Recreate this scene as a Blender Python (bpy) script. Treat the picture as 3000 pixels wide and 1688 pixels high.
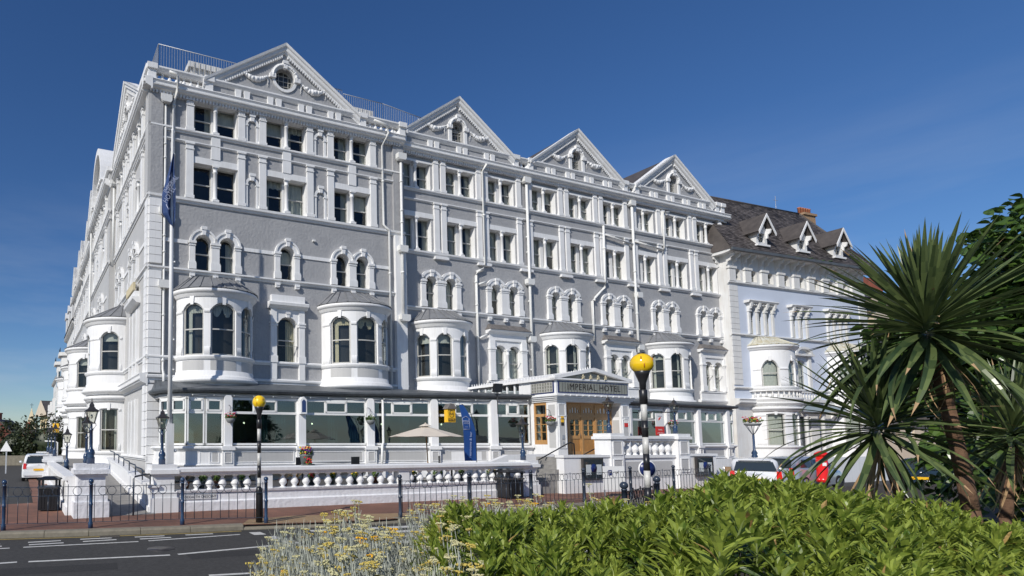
import bpy, math, random
from mathutils import Vector, Matrix
from math import sin, cos, pi, sqrt, radians as R, tan, atan2, hypot
for o in list(bpy.data.objects): bpy.data.objects.remove(o)
scene = bpy.context.scene
COL = scene.collection
rnd = random.Random(11)

# ------------------------------------------------------------ camera, sky, sun
cam_d = bpy.data.cameras.new('camera'); cam = bpy.data.objects.new('camera', cam_d); COL.objects.link(cam)
cam.location = (0, 0, 2.0); cam.rotation_euler = (R(90 + 4.19), 0, 0)
cam_d.sensor_width = 36.0; cam_d.lens = 20.58; cam_d.shift_x = 0.25; cam_d.shift_y = 0.109
cam_d.clip_start = 0.05; cam_d.clip_end = 2500
scene.camera = cam
SUN_TRAVEL = R(50.5)      # compass heading (from +X, anticlockwise) in which the sunlight travels
SUN_ELEV = R(34)
world = bpy.data.worlds.new('World'); scene.world = world; world.use_nodes = True
wn = world.node_tree; wn.nodes.clear()
wo = wn.nodes.new('ShaderNodeOutputWorld'); bg = wn.nodes.new('ShaderNodeBackground'); sky = wn.nodes.new('ShaderNodeTexSky')
sky.sky_type = 'NISHITA'; sky.sun_disc = False; sky.sun_elevation = SUN_ELEV
sd_ = Vector((-cos(SUN_TRAVEL), -sin(SUN_TRAVEL)))          # where the sun stands
sky.sun_rotation = atan2(sd_.x, sd_.y)
sky.altitude = 0; sky.air_density = 1.0; sky.dust_density = 0.25; sky.ozone_density = 5.0
bg.inputs['Strength'].default_value = 0.088
hs = wn.nodes.new('ShaderNodeHueSaturation'); hs.inputs['Saturation'].default_value = 1.17; hs.inputs['Hue'].default_value = 0.508
wn.links.new(sky.outputs[0], hs.inputs['Color'])
# faint high wisps low in the sky
wt = wn.nodes.new('ShaderNodeTexCoord'); wm = wn.nodes.new('ShaderNodeMapping'); wm.inputs['Scale'].default_value = (2.0, 2.0, 11.0); wm.inputs['Rotation'].default_value = (0.12, 0.0, 0.0)
wn.links.new(wt.outputs['Generated'], wm.inputs['Vector'])
wz = wn.nodes.new('ShaderNodeTexNoise'); wz.inputs['Scale'].default_value = 1.6; wz.inputs['Detail'].default_value = 7; wz.inputs['Roughness'].default_value = 0.55; wn.links.new(wm.outputs[0], wz.inputs['Vector'])
wr = wn.nodes.new('ShaderNodeValToRGB'); wr.color_ramp.elements[0].position = 0.42; wr.color_ramp.elements[1].position = 0.85; wn.links.new(wz.outputs['Fac'], wr.inputs['Fac'])
wsep = wn.nodes.new('ShaderNodeSeparateXYZ'); wn.links.new(wt.outputs['Generated'], wsep.inputs[0])
wel = wn.nodes.new('ShaderNodeMapRange'); wel.inputs['From Min'].default_value = 0.02; wel.inputs['From Max'].default_value = 0.42; wel.inputs['To Min'].default_value = 0.55; wel.inputs['To Max'].default_value = 0.0; wn.links.new(wsep.outputs['Z'], wel.inputs['Value'])
wmul = wn.nodes.new('ShaderNodeMath'); wmul.operation = 'MULTIPLY'; wn.links.new(wr.outputs[0], wmul.inputs[0]); wn.links.new(wel.outputs[0], wmul.inputs[1])
wmix = wn.nodes.new('ShaderNodeMix'); wmix.data_type = 'RGBA'; wmix.inputs[7].default_value = (5.6, 6.2, 7.2, 1)
wn.links.new(wmul.outputs[0], wmix.inputs['Factor']); wn.links.new(hs.outputs[0], wmix.inputs[6]); wn.links.new(wmix.outputs[2], bg.inputs['Color']); wn.links.new(bg.outputs[0], wo.inputs['Surface'])
sun_d = bpy.data.lights.new('sun', 'SUN'); sun = bpy.data.objects.new('sun', sun_d); COL.objects.link(sun)
sun_d.energy = 3.9; sun_d.angle = R(0.53); sun_d.color = (1.0, 0.955, 0.88)
sv = Vector((cos(SUN_TRAVEL) * cos(SUN_ELEV), sin(SUN_TRAVEL) * cos(SUN_ELEV), -sin(SUN_ELEV)))
sun.rotation_euler = sv.to_track_quat('-Z', 'Y').to_euler()
scene.view_settings.view_transform = 'Standard'; scene.view_settings.look = 'None'
scene.view_settings.exposure = 0.08; scene.view_settings.gamma = 1.0
scene.view_settings.use_curve_mapping = False
try:
    scene.cycles.max_bounces = 8; scene.cycles.transparent_max_bounces = 16
except Exception: pass

# ------------------------------------------------------------ materials
def mat(name, col, rough=0.6, spec=0.4, noise=0.0, nscale=8.0, bump=0.0, bscale=40.0, metal=0.0, col2=None, coat=0.0,
        trans=0.0, stretch=None, bdist=0.02):
    m = bpy.data.materials.new(name); m.use_nodes = True; nt = m.node_tree
    b = nt.nodes['Principled BSDF']
    b.inputs['Base Color'].default_value = (*col, 1); b.inputs['Roughness'].default_value = rough
    b.inputs['Metallic'].default_value = metal
    if 'Specular IOR Level' in b.inputs: b.inputs['Specular IOR Level'].default_value = spec
    if 'Coat Weight' in b.inputs: b.inputs['Coat Weight'].default_value = coat
    if trans and 'Transmission Weight' in b.inputs: b.inputs['Transmission Weight'].default_value = trans
    tc = nt.nodes.new('ShaderNodeTexCoord'); mp = nt.nodes.new('ShaderNodeMapping')
    nt.links.new(tc.outputs['Object'], mp.inputs['Vector'])
    if stretch: mp.inputs['Scale'].default_value = stretch
    if noise > 0 or col2:
        n = nt.nodes.new('ShaderNodeTexNoise'); n.inputs['Scale'].default_value = nscale; n.inputs['Detail'].default_value = 6
        n.inputs['Roughness'].default_value = 0.65
        nt.links.new(mp.outputs[0], n.inputs['Vector'])
        rp = nt.nodes.new('ShaderNodeValToRGB'); rp.color_ramp.elements[0].position = 0.3; rp.color_ramp.elements[1].position = 0.7
        c2 = col2 if col2 else tuple(max(0, c * (1 - noise)) for c in col)
        c1 = col if col2 else tuple(min(1, c * (1 + noise * 0.5)) for c in col)
        rp.color_ramp.elements[0].color = (*c2, 1); rp.color_ramp.elements[1].color = (*c1, 1)
        nt.links.new(n.outputs['Fac'], rp.inputs['Fac']); nt.links.new(rp.outputs[0], b.inputs['Base Color'])
    if bump > 0:
        n2 = nt.nodes.new('ShaderNodeTexNoise'); n2.inputs['Scale'].default_value = bscale; n2.inputs['Detail'].default_value = 5
        nt.links.new(mp.outputs[0], n2.inputs['Vector'])
        bp = nt.nodes.new('ShaderNodeBump'); bp.inputs['Strength'].default_value = bump; bp.inputs['Distance'].default_value = bdist
        nt.links.new(n2.outputs['Fac'], bp.inputs['Height']); nt.links.new(bp.outputs[0], b.inputs['Normal'])
    return m

def streaky_paint(name, col, dirt, bump=0.12, bscale=30, amount=0.35, vscale=0.35):
    """masonry paint: broad cloudiness plus faint vertical weather streaks"""
    m = bpy.data.materials.new(name); m.use_nodes = True; nt = m.node_tree; L = nt.links
    b = nt.nodes['Principled BSDF']; b.inputs['Roughness'].default_value = 0.55
    if 'Specular IOR Level' in b.inputs: b.inputs['Specular IOR Level'].default_value = 0.3
    tc = nt.nodes.new('ShaderNodeTexCoord')
    mp = nt.nodes.new('ShaderNodeMapping'); mp.inputs['Scale'].default_value = (5, 5, vscale)
    L.new(tc.outputs['Object'], mp.inputs['Vector'])
    n = nt.nodes.new('ShaderNodeTexNoise'); n.inputs['Scale'].default_value = 2.2; n.inputs['Detail'].default_value = 7; L.new(mp.outputs[0], n.inputs['Vector'])
    n1 = nt.nodes.new('ShaderNodeTexNoise'); n1.inputs['Scale'].default_value = 1.1; n1.inputs['Detail'].default_value = 8; L.new(tc.outputs['Object'], n1.inputs['Vector'])
    mu = nt.nodes.new('ShaderNodeMath'); mu.operation = 'MULTIPLY'; L.new(n.outputs['Fac'], mu.inputs[0]); L.new(n1.outputs['Fac'], mu.inputs[1])
    rp = nt.nodes.new('ShaderNodeValToRGB'); rp.color_ramp.elements[0].position = 0.12; rp.color_ramp.elements[1].position = 0.3
    mix = tuple(c * (1 - amount) + d * amount for c, d in zip(col, dirt))
    rp.color_ramp.elements[0].color = (*mix, 1); rp.color_ramp.elements[1].color = (*col, 1)
    L.new(mu.outputs[0], rp.inputs['Fac']); L.new(rp.outputs[0], b.inputs['Base Color'])
    n2 = nt.nodes.new('ShaderNodeTexNoise'); n2.inputs['Scale'].default_value = bscale; n2.inputs['Detail'].default_value = 6; L.new(tc.outputs['Object'], n2.inputs['Vector'])
    bp = nt.nodes.new('ShaderNodeBump'); bp.inputs['Strength'].default_value = bump; bp.inputs['Distance'].default_value = 0.035
    L.new(n2.outputs['Fac'], bp.inputs['Height']); L.new(bp.outputs[0], b.inputs['Normal'])
    return m

def glass_mat(name, tint, fac=0.16, rough=0.02):
    m = bpy.data.materials.new(name); m.use_nodes = True; nt = m.node_tree; nt.nodes.clear(); L = nt.links
    out = nt.nodes.new('ShaderNodeOutputMaterial'); mx = nt.nodes.new('ShaderNodeMixShader')
    tr = nt.nodes.new('ShaderNodeBsdfTransparent'); gl = nt.nodes.new('ShaderNodeBsdfGlossy')
    tr.inputs['Color'].default_value = (*tint, 1); gl.inputs['Roughness'].default_value = rough
    gl.inputs['Color'].default_value = (0.9, 0.95, 0.97, 1)
    ge = nt.nodes.new('ShaderNodeNewGeometry'); dt = nt.nodes.new('ShaderNodeVectorMath'); dt.operation = 'DOT_PRODUCT'
    L.new(ge.outputs['Normal'], dt.inputs[0]); L.new(ge.outputs['Incoming'], dt.inputs[1])
    ab = nt.nodes.new('ShaderNodeMath'); ab.operation = 'ABSOLUTE'; L.new(dt.outputs['Value'], ab.inputs[0])
    om = nt.nodes.new('ShaderNodeMath'); om.operation = 'SUBTRACT'; om.inputs[0].default_value = 1.0; L.new(ab.outputs[0], om.inputs[1])
    fr = nt.nodes.new('ShaderNodeMath'); fr.operation = 'POWER'; fr.inputs[1].default_value = 4.0; L.new(om.outputs[0], fr.inputs[0])
    ad = nt.nodes.new('ShaderNodeMath'); ad.operation = 'ADD'; ad.use_clamp = True; ad.inputs[1].default_value = fac
    tc = nt.nodes.new('ShaderNodeTexCoord'); n = nt.nodes.new('ShaderNodeTexNoise'); n.inputs['Scale'].default_value = 0.7
    L.new(tc.outputs['Object'], n.inputs['Vector'])
    bp = nt.nodes.new('ShaderNodeBump'); bp.inputs['Strength'].default_value = 0.12; bp.inputs['Distance'].default_value = 0.08
    L.new(n.outputs['Fac'], bp.inputs['Height']); L.new(bp.outputs[0], gl.inputs['Normal'])
    L.new(fr.outputs[0], ad.inputs[0]); L.new(ad.outputs[0], mx.inputs['Fac']); L.new(tr.outputs[0], mx.inputs[1]); L.new(gl.outputs[0], mx.inputs[2])
    L.new(mx.outputs[0], out.inputs['Surface'])
    return m

def leaf_mat(name, c1, c2, rough=0.45, trans=0.25, scale=3.0, spec=0.5):
    m = bpy.data.materials.new(name); m.use_nodes = True; nt = m.node_tree; L = nt.links
    b = nt.nodes['Principled BSDF']; b.inputs['Roughness'].default_value = rough
    if 'Specular IOR Level' in b.inputs: b.inputs['Specular IOR Level'].default_value = spec
    tc = nt.nodes.new('ShaderNodeTexCoord'); n = nt.nodes.new('ShaderNodeTexNoise'); n.inputs['Scale'].default_value = scale; n.inputs['Detail'].default_value = 4
    gi = nt.nodes.new('ShaderNodeNewGeometry')
    L.new(gi.outputs['Position'], n.inputs['Vector'])
    rnd_i = nt.nodes.new('ShaderNodeMath'); rnd_i.operation = 'MULTIPLY_ADD'; rnd_i.inputs[1].default_value = 0.5; 
    L.new(gi.outputs['Random Per Island'], rnd_i.inputs[0]); L.new(n.outputs['Fac'], rnd_i.inputs[2])
    rp = nt.nodes.new('ShaderNodeValToRGB'); rp.color_ramp.elements[0].position = 0.4; rp.color_ramp.elements[1].position = 1.0
    rp.color_ramp.elements[0].color = (*c1, 1); rp.color_ramp.elements[1].color = (*c2, 1)
    L.new(rnd_i.outputs[0], rp.inputs['Fac']); L.new(rp.outputs[0], b.inputs['Base Color'])
    tl = nt.nodes.new('ShaderNodeBsdfTranslucent'); L.new(rp.outputs[0], tl.inputs['Color'])
    mx = nt.nodes.new('ShaderNodeMixShader'); mx.inputs['Fac'].default_value = trans
    out = nt.nodes['Material Output']; L.new(b.outputs[0], mx.inputs[1]); L.new(tl.outputs[0], mx.inputs[2]); L.new(mx.outputs[0], out.inputs['Surface'])
    return m

M = {}
M['white'] = streaky_paint('white_masonry_paint', (0.80, 0.80, 0.80), (0.55, 0.54, 0.50), 0.10, 35, 0.28)
M['white_rough'] = streaky_paint('white_roughcast', (0.78, 0.78, 0.80), (0.5, 0.5, 0.48), 0.6, 9, 0.3)
M['grey'] = streaky_paint('grey_stucco', (0.385, 0.385, 0.39), (0.29, 0.29, 0.30), 0.75, 7, 0.5, 1.6)
M['palegrey'] = streaky_paint('pale_grey_stucco', (0.50, 0.495, 0.485), (0.38, 0.38, 0.37), 0.25, 14, 0.3)  # panels and trim; also the side wing, its fuller sun put into the colour
M['paleblue'] = streaky_paint('pale_blue_stucco', (0.58, 0.63, 0.73), (0.50, 0.55, 0.64), 0.15, 14, 0.3)
M['warmwhite'] = streaky_paint('ivory_masonry_paint', (0.71, 0.71, 0.70), (0.5, 0.46, 0.40), 0.10, 30, 0.4)
M['cream'] = streaky_paint('cream_stucco', (0.66, 0.56, 0.43), (0.5, 0.42, 0.33), 0.15, 14, 0.4)
M['yellow_wall'] = mat('yellow_render', (0.66, 0.54, 0.32), 0.8, noise=0.12)
M['pvc'] = mat('white_window_frame', (0.78, 0.78, 0.76), 0.3, 0.5)
M['sash'] = mat('aged_sash_paint', (0.50, 0.49, 0.46), 0.5, noise=0.2, nscale=20)
M['pipe'] = mat('painted_drainpipe', (0.74, 0.74, 0.72), 0.4, noise=0.1, nscale=12)
M['glass'] = glass_mat('window_glass', (0.80, 0.84, 0.84), 0.05)
M['glass_con'] = glass_mat('reflection_toned_lounge_glass', (0.36, 0.47, 0.50), 0.15)  # teal of outdoor reflections is put into the tint
M['curtain'] = mat('net_curtain', (0.55, 0.54, 0.47), 0.9, noise=0.25, nscale=9, stretch=(6, 6, 0.5))
M['curtain_gold'] = mat('gold_curtain', (0.62, 0.54, 0.36), 0.9, noise=0.25, nscale=9, stretch=(6, 6, 0.5))
M['blind'] = mat('roller_blind', (0.56, 0.60, 0.60), 0.8)
M['interior'] = mat('dark_room', (0.035, 0.032, 0.03), 0.95, noise=0.5, nscale=1.2)  # dimness of unlit rooms put into a near-black colour
M['interior_lit'] = mat('lounge_room', (0.10, 0.095, 0.085), 0.9, noise=0.5, nscale=0.8)  # lighter copy of the room tone, lit look put into the colour
M['lead'] = mat('lead_sheet', (0.20, 0.205, 0.215), 0.5, noise=0.2, nscale=3)
M['lead_cons'] = mat('dark_felt_roof', (0.10, 0.11, 0.12), 0.5, noise=0.3, nscale=3)
M['slate'] = mat('slate_roof', (0.105, 0.092, 0.085), 0.65, noise=0.5, nscale=1.6, bump=0.3, bscale=30, col2=(0.055, 0.048, 0.046))
M['slate_light'] = mat('light_slate', (0.17, 0.155, 0.145), 0.65, noise=0.4, nscale=4)
M['copper'] = mat('weathered_dome_lead', (0.62, 0.64, 0.60), 0.6, noise=0.2, nscale=3, col2=(0.42, 0.36, 0.22))
M['steel'] = mat('galvanised_bars', (0.42, 0.44, 0.47), 0.45, metal=0.4)
M['navy'] = mat('navy_gloss_paint', (0.022, 0.05, 0.11), 0.22, 0.6, noise=0.2, coat=0.4)
M['navy_dk'] = mat('dark_railing_paint', (0.03, 0.042, 0.065), 0.3, 0.5)
M['black'] = mat('black_plastic', (0.012, 0.012, 0.014), 0.35, 0.5)
M['black_band'] = mat('black_band', (0.018, 0.018, 0.02), 0.35, 0.5, noise=0.2)
M['white_band'] = mat('white_band', (0.66, 0.65, 0.62), 0.4, 0.5, noise=0.25, nscale=6, col2=(0.42, 0.41, 0.38))
M['globe'] = mat('amber_globe_plastic', (0.86, 0.55, 0.012), 0.12, 0.6, coat=0.6)
M['orange'] = mat('globe_vent', (0.42, 0.14, 0.01), 0.4)
M['lampglass'] = glass_mat('lantern_glass', (0.82, 0.82, 0.76), 0.12)
M['pewter'] = mat('lantern_metal', (0.11, 0.10, 0.095), 0.35, metal=0.6, noise=0.3)
M['bulb'] = mat('bulb_glass', (0.85, 0.85, 0.8), 0.1)
M['oak'] = mat('varnished_oak', (0.50, 0.27, 0.10), 0.4, 0.5, noise=0.35, nscale=5, stretch=(8, 8, 0.8), coat=0.2)
M['oak_dk'] = mat('oak_panel', (0.42, 0.20, 0.055), 0.4, 0.5, noise=0.3, nscale=5, stretch=(8, 8, 0.8), coat=0.2)
M['flagblue'] = mat('navy_flag_cloth', (0.025, 0.055, 0.16), 0.75)
M['bannerblue'] = mat('blue_banner_cloth', (0.02, 0.085, 0.30), 0.7, noise=0.15, nscale=2)
M['flagwhite'] = mat('printed_white', (0.42, 0.46, 0.60), 0.8)
M['signwhite'] = mat('white_sign_face', (0.78, 0.78, 0.77), 0.4)
M['signyellow'] = mat('yellow_sign_face', (0.85, 0.48, 0.02), 0.35)
M['signred'] = mat('red_sign_face', (0.62, 0.03, 0.025), 0.35)
M['signblue'] = mat('blue_sign_face', (0.012, 0.025, 0.12), 0.3)
M['ink'] = mat('black_lettering', (0.03, 0.025, 0.02), 0.5)
M['canvas'] = mat('parasol_canvas', (0.62, 0.55, 0.46), 0.85, noise=0.06)
M['terracotta'] = mat('terracotta', (0.36, 0.13, 0.065), 0.8, noise=0.25)
M['pot_grey'] = mat('grey_planter', (0.16, 0.18, 0.17), 0.6, noise=0.2)
M['hopper'] = mat('grey_basket', (0.22, 0.23, 0.23), 0.6)
M['asphalt'] = mat('asphalt', (0.062, 0.060, 0.057), 0.85, 0.3, noise=0.35, nscale=14, bump=0.5, bscale=180, bdist=0.01)
M['paint'] = mat('road_paint', (0.62, 0.61, 0.57), 0.6, noise=0.25, nscale=9)
M['paint_y'] = mat('faded_yellow_line', (0.40, 0.30, 0.10), 0.7, noise=0.3, nscale=9)
M['kerb'] = mat('kerb_stone', (0.24, 0.215, 0.165), 0.8, noise=0.3, nscale=4, bump=0.3, bscale=60)
M['tactile'] = mat('buff_tactile_paving', (0.33, 0.22, 0.12), 0.8, noise=0.2, nscale=5)
M['concrete'] = mat('concrete', (0.26, 0.25, 0.235), 0.8, noise=0.25, nscale=4, bump=0.2, bscale=60)
M['soil'] = mat('garden_soil', (0.05, 0.04, 0.03), 0.95, noise=0.4, nscale=6)
M['brick_dk'] = mat('dark_red_brick', (0.16, 0.05, 0.035), 0.85, noise=0.3, nscale=2)
M['brick'] = mat('red_brick', (0.33, 0.10, 0.06), 0.85, noise=0.3, nscale=2)
M['spire'] = mat('pale_gilded_spire', (0.80, 0.66, 0.42), 0.5, noise=0.06)
M['chimney_pot'] = mat('clay_pot', (0.45, 0.17, 0.09), 0.8, noise=0.3)
M['chimney'] = mat('buff_brick', (0.38, 0.25, 0.15), 0.85, noise=0.3, nscale=6)
M['carwhite'] = mat('white_car_paint', (0.78, 0.79, 0.80), 0.15, 0.6, coat=0.8)
M['carsilver'] = mat('silver_car_paint', (0.42, 0.46, 0.52), 0.2, 0.6, coat=0.8, metal=0.4)
M['cardark'] = mat('dark_car_paint', (0.02, 0.035, 0.05), 0.15, 0.6, coat=0.8)
M['carglass'] = mat('car_glass', (0.03, 0.04, 0.045), 0.05, 0.8, coat=0.5)
M['tyre'] = mat('tyre_rubber', (0.02, 0.02, 0.02), 0.8)
M['rim'] = mat('alloy_rim', (0.5, 0.5, 0.52), 0.3, metal=0.8)
M['lamp_red'] = mat('red_tail_lamp', (0.70, 0.02, 0.015), 0.15, 0.6, coat=0.6)
M['lamp_clear'] = mat('clear_lamp', (0.8, 0.8, 0.8), 0.1, 0.6, coat=0.6)
M['postbox'] = mat('pillar_box_red', (0.68, 0.02, 0.015), 0.2, 0.6, coat=0.5)
M['leaf'] = leaf_mat('hedge_leaf', (0.075, 0.135, 0.014), (0.36, 0.43, 0.075), 0.34, 0.36, 2.0)
M['leaf_in'] = leaf_mat('hedge_shade_leaf', (0.02, 0.04, 0.008), (0.08, 0.13, 0.025), 0.4, 0.2, 2.0)  # darker hedge leaf copy, shade inside the shrub put into the colour
M['stem'] = mat('green_stem', (0.10, 0.13, 0.03), 0.6)
M['cordy'] = leaf_mat('cordyline_leaf', (0.028, 0.052, 0.022), (0.13, 0.17, 0.06), 0.32, 0.18, 1.2)
M['cordy_dry'] = mat('withered_leaf_tip', (0.42, 0.28, 0.15), 0.8, noise=0.3)
M['bark'] = mat('palm_bark', (0.15, 0.085, 0.05), 0.95, noise=0.4, nscale=8, bump=0.8, bscale=14, bdist=0.05)
M['tree_leaf'] = leaf_mat('broad_tree_leaf', (0.018, 0.042, 0.010), (0.085, 0.15, 0.03), 0.28, 0.2, 1.0)
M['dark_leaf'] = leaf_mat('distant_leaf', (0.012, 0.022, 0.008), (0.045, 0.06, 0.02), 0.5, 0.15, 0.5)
M['silver'] = leaf_mat('silver_foliage', (0.27, 0.29, 0.24), (0.48, 0.50, 0.43), 0.85, 0.15, 4.0, 0.1)
M['fl_y'] = leaf_mat('yellow_flowers', (0.46, 0.36, 0.09), (0.66, 0.52, 0.14), 0.8, 0.15, 6.0, 0.1)
M['fl_cream'] = leaf_mat('pale_buds', (0.50, 0.47, 0.24), (0.64, 0.60, 0.34), 0.85, 0.15, 6.0, 0.1)
M['fl_gold'] = mat('golden_flowers', (0.80, 0.42, 0.02), 0.8)
M['petal_r'] = mat('red_petals', (0.6, 0.03, 0.05), 0.7)
M['petal_p'] = mat('pink_petals', (0.65, 0.2, 0.32), 0.7)
M['petal_w'] = mat('white_petals', (0.8, 0.8, 0.78), 0.7)
M['petal_y'] = mat('yellow_petals', (0.8, 0.55, 0.05), 0.7)
M['petal_v'] = mat('violet_petals', (0.12, 0.03, 0.2), 0.7)
M['ivyleaf'] = leaf_mat('basket_leaf', (0.03, 0.07, 0.012), (0.12, 0.2, 0.04), 0.5, 0.2, 4.0)
M['dryleaf'] = leaf_mat('bronze_strap_leaf', (0.16, 0.09, 0.03), (0.45, 0.3, 0.1), 0.6, 0.2, 6.0)

# red block paving: small bricks too fine to tell apart from here, so the coursing is a procedural pattern
def paving():
    m = bpy.data.materials.new('red_block_paving'); m.use_nodes = True; nt = m.node_tree; L = nt.links; b = nt.nodes['Principled BSDF']
    b.inputs['Roughness'].default_value = 0.85
    tc = nt.nodes.new('ShaderNodeTexCoord'); mp = nt.nodes.new('ShaderNodeMapping'); mp.inputs['Rotation'].default_value = (0, 0, R(22))
    L.new(tc.outputs['Object'], mp.inputs['Vector'])
    br = nt.nodes.new('ShaderNodeTexBrick'); br.inputs['Scale'].default_value = 1.0
    br.inputs['Color1'].default_value = (0.26, 0.115, 0.075, 1); br.inputs['Color2'].default_value = (0.20, 0.095, 0.066, 1); br.inputs['Mortar'].default_value = (0.12, 0.085, 0.065, 1)
    br.inputs['Brick Width'].default_value = 0.2; br.inputs['Row Height'].default_value = 0.1; br.inputs['Mortar Size'].default_value = 0.006
    L.new(mp.outputs[0], br.inputs['Vector'])
    n = nt.nodes.new('ShaderNodeTexNoise'); n.inputs['Scale'].default_value = 0.9; n.inputs['Detail'].default_value = 8; L.new(tc.outputs['Object'], n.inputs['Vector'])
    mx = nt.nodes.new('ShaderNodeMix'); mx.data_type = 'RGBA'; mx.blend_type = 'MULTIPLY'; mx.inputs['Factor'].default_value = 0.8
    rp = nt.nodes.new('ShaderNodeValToRGB'); rp.color_ramp.elements[0].position = 0.3; rp.color_ramp.elements[1].position = 0.7
    rp.color_ramp.elements[0].color = (0.55, 0.55, 0.55, 1); rp.color_ramp.elements[1].color = (1.1, 1.08, 1.0, 1)
    L.new(n.outputs['Fac'], rp.inputs['Fac']); L.new(br.outputs['Color'], mx.inputs[6]); L.new(rp.outputs[0], mx.inputs[7]); L.new(mx.outputs[2], b.inputs['Base Color'])
    return m
M['paving'] = paving()

# ------------------------------------------------------------ mesh builder
class G:
    def __init__(s): s.v = []; s.f = []; s.sm = []
    def quad(s, a, b, c, d, smooth=False):
        i = len(s.v); s.v += [a, b, c, d]; s.f.append((i, i+1, i+2, i+3)); s.sm.append(smooth)
    def ngon(s, pts, smooth=False):
        i = len(s.v); s.v += list(pts); s.f.append(tuple(range(i, i+len(pts)))); s.sm.append(smooth)
    def box(s, x0, x1, y0, y1, z0, z1, taper=0.0):
        t = taper; i = len(s.v)
        s.v += [(x0, y0, z0), (x1, y0, z0), (x1, y1, z0), (x0, y1, z0), (x0+t, y0+t, z1), (x1-t, y0+t, z1), (x1-t, y1-t, z1), (x0+t, y1-t, z1)]
        for q in ((0, 3, 2, 1), (4, 5, 6, 7), (0, 1, 5, 4), (1, 2, 6, 5), (2, 3, 7, 6), (3, 0, 4, 7)):
            s.f.append(tuple(i+k for k in q)); s.sm.append(False)
        return s
    def prism_y(s, pts, y0, y1):            # xz outline extruded along y (y0 is the front)
        n = len(pts); i = len(s.v)
        s.v += [(x, y0, z) for x, z in pts] + [(x, y1, z) for x, z in pts]
        s.f.append(tuple(range(i, i+n))); s.sm.append(False); s.f.append(tuple(range(i+2*n-1, i+n-1, -1))); s.sm.append(False)
        for k in range(n):
            j = (k+1) % n; s.f.append((i+k, i+n+k, i+n+j, i+j)); s.sm.append(False)
        return s
    def prism_z(s, pts, z0, z1):
        n = len(pts); i = len(s.v)
        s.v += [(x, y, z0) for x, y in pts] + [(x, y, z1) for x, y in pts]
        s.f.append(tuple(range(i+n-1, i-1, -1))); s.sm.append(False); s.f.append(tuple(range(i+n, i+2*n))); s.sm.append(False)
        for k in range(n):
            j = (k+1) % n; s.f.append((i+k, i+j, i+n+j, i+n+k)); s.sm.append(False)
        return s
    def prof_x(s, x0, x1, pts):             # closed yz outline run along x
        n = len(pts); i = len(s.v)
        s.v += [(x0, y, z) for y, z in pts] + [(x1, y, z) for y, z in pts]
        s.f.append(tuple(range(i, i+n))); s.sm.append(False); s.f.append(tuple(range(i+2*n-1, i+n-1, -1))); s.sm.append(False)
        for k in range(n):
            j = (k+1) % n; s.f.append((i+k, i+n+k, i+n+j, i+j)); s.sm.append(False)
        return s
    def sweep(s, path, prof, smooth=True, closed=False):   # path: [(x,y,nx,ny)], prof: [(off,z)]
        i = len(s.v); m = len(prof)
        for (x, y, nx, ny) in path:
            for (o, z) in prof: s.v.append((x+nx*o, y+ny*o, z))
        for a in range(len(path)-1):
            for k in range(m if closed else m-1):
                k2 = (k+1) % m
                s.f.append((i+a*m+k, i+(a+1)*m+k, i+(a+1)*m+k2, i+a*m+k2)); s.sm.append(smooth)
        if closed:
            s.f.append(tuple(range(i, i+m))); s.sm.append(False)
            e = i+(len(path)-1)*m; s.f.append(tuple(range(e+m-1, e-1, -1))); s.sm.append(False)
        return s
    def lathe(s, cx, cy, prof, n=16, smooth=True, z0=0.0):
        i = len(s.v); m = len(prof)
        for a in range(n):
            t = 2*pi*a/n
            for r, z in prof: s.v.append((cx+r*cos(t), cy+r*sin(t), z+z0))
        for a in range(n):
            b = (a+1) % n
            for k in range(m-1):
                s.f.append((i+a*m+k, i+b*m+k, i+b*m+k+1, i+a*m+k+1)); s.sm.append(smooth)
        s.f.append(tuple(i+a*m+m-1 for a in range(n))); s.sm.append(False)
        s.f.append(tuple(i+a*m for a in range(n-1, -1, -1))); s.sm.append(False)
        return s
    def tube(s, pts, r, n=8, smooth=True, r2=None):
        pts = [Vector(p) for p in pts]; i = len(s.v); N = len(pts)
        for k, p in enumerate(pts):
            d = (pts[min(k+1, N-1)] - pts[max(k-1, 0)]).normalized()
            up = Vector((0, 0, 1)) if abs(d.z) < 0.9 else Vector((1, 0, 0))
            a = d.cross(up).normalized(); b = d.cross(a).normalized()
            rr = r if r2 is None else r + (r2-r)*k/(N-1)
            for q in range(n):
                t = 2*pi*q/n; w = p + a*(rr*cos(t)) + b*(rr*sin(t)); s.v.append(tuple(w))
        for k in range(N-1):
            for q in range(n):
                q2 = (q+1) % n; s.f.append((i+k*n+q, i+k*n+q2, i+(k+1)*n+q2, i+(k+1)*n+q)); s.sm.append(smooth)
        s.f.append(tuple(i+q for q in range(n-1, -1, -1))); s.sm.append(False)
        s.f.append(tuple(i+(N-1)*n+q for q in range(n))); s.sm.append(False)
        return s
    def ball(s, c, r, n=8, m=6, sc=(1, 1, 1)):
        i = len(s.v)
        for k in range(m+1):
            ph = pi*k/m
            for q in range(n):
                t = 2*pi*q/n; s.v.append((c[0]+r*sc[0]*sin(ph)*cos(t), c[1]+r*sc[1]*sin(ph)*sin(t), c[2]+r*sc[2]*cos(ph)))
        for k in range(m):
            for q in range(n):
                q2 = (q+1) % n; s.f.append((i+k*n+q, i+(k+1)*n+q, i+(k+1)*n+q2, i+k*n+q2)); s.sm.append(True)
        return s
    def mesh(s, name, m):
        me = bpy.data.meshes.new(name); me.from_pydata([tuple(v) for v in s.v], [], s.f)
        me.polygons.foreach_set('use_smooth', s.sm)
        if m is not None: me.materials.append(M[m] if isinstance(m, str) else m)
        me.update(); return me

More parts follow.
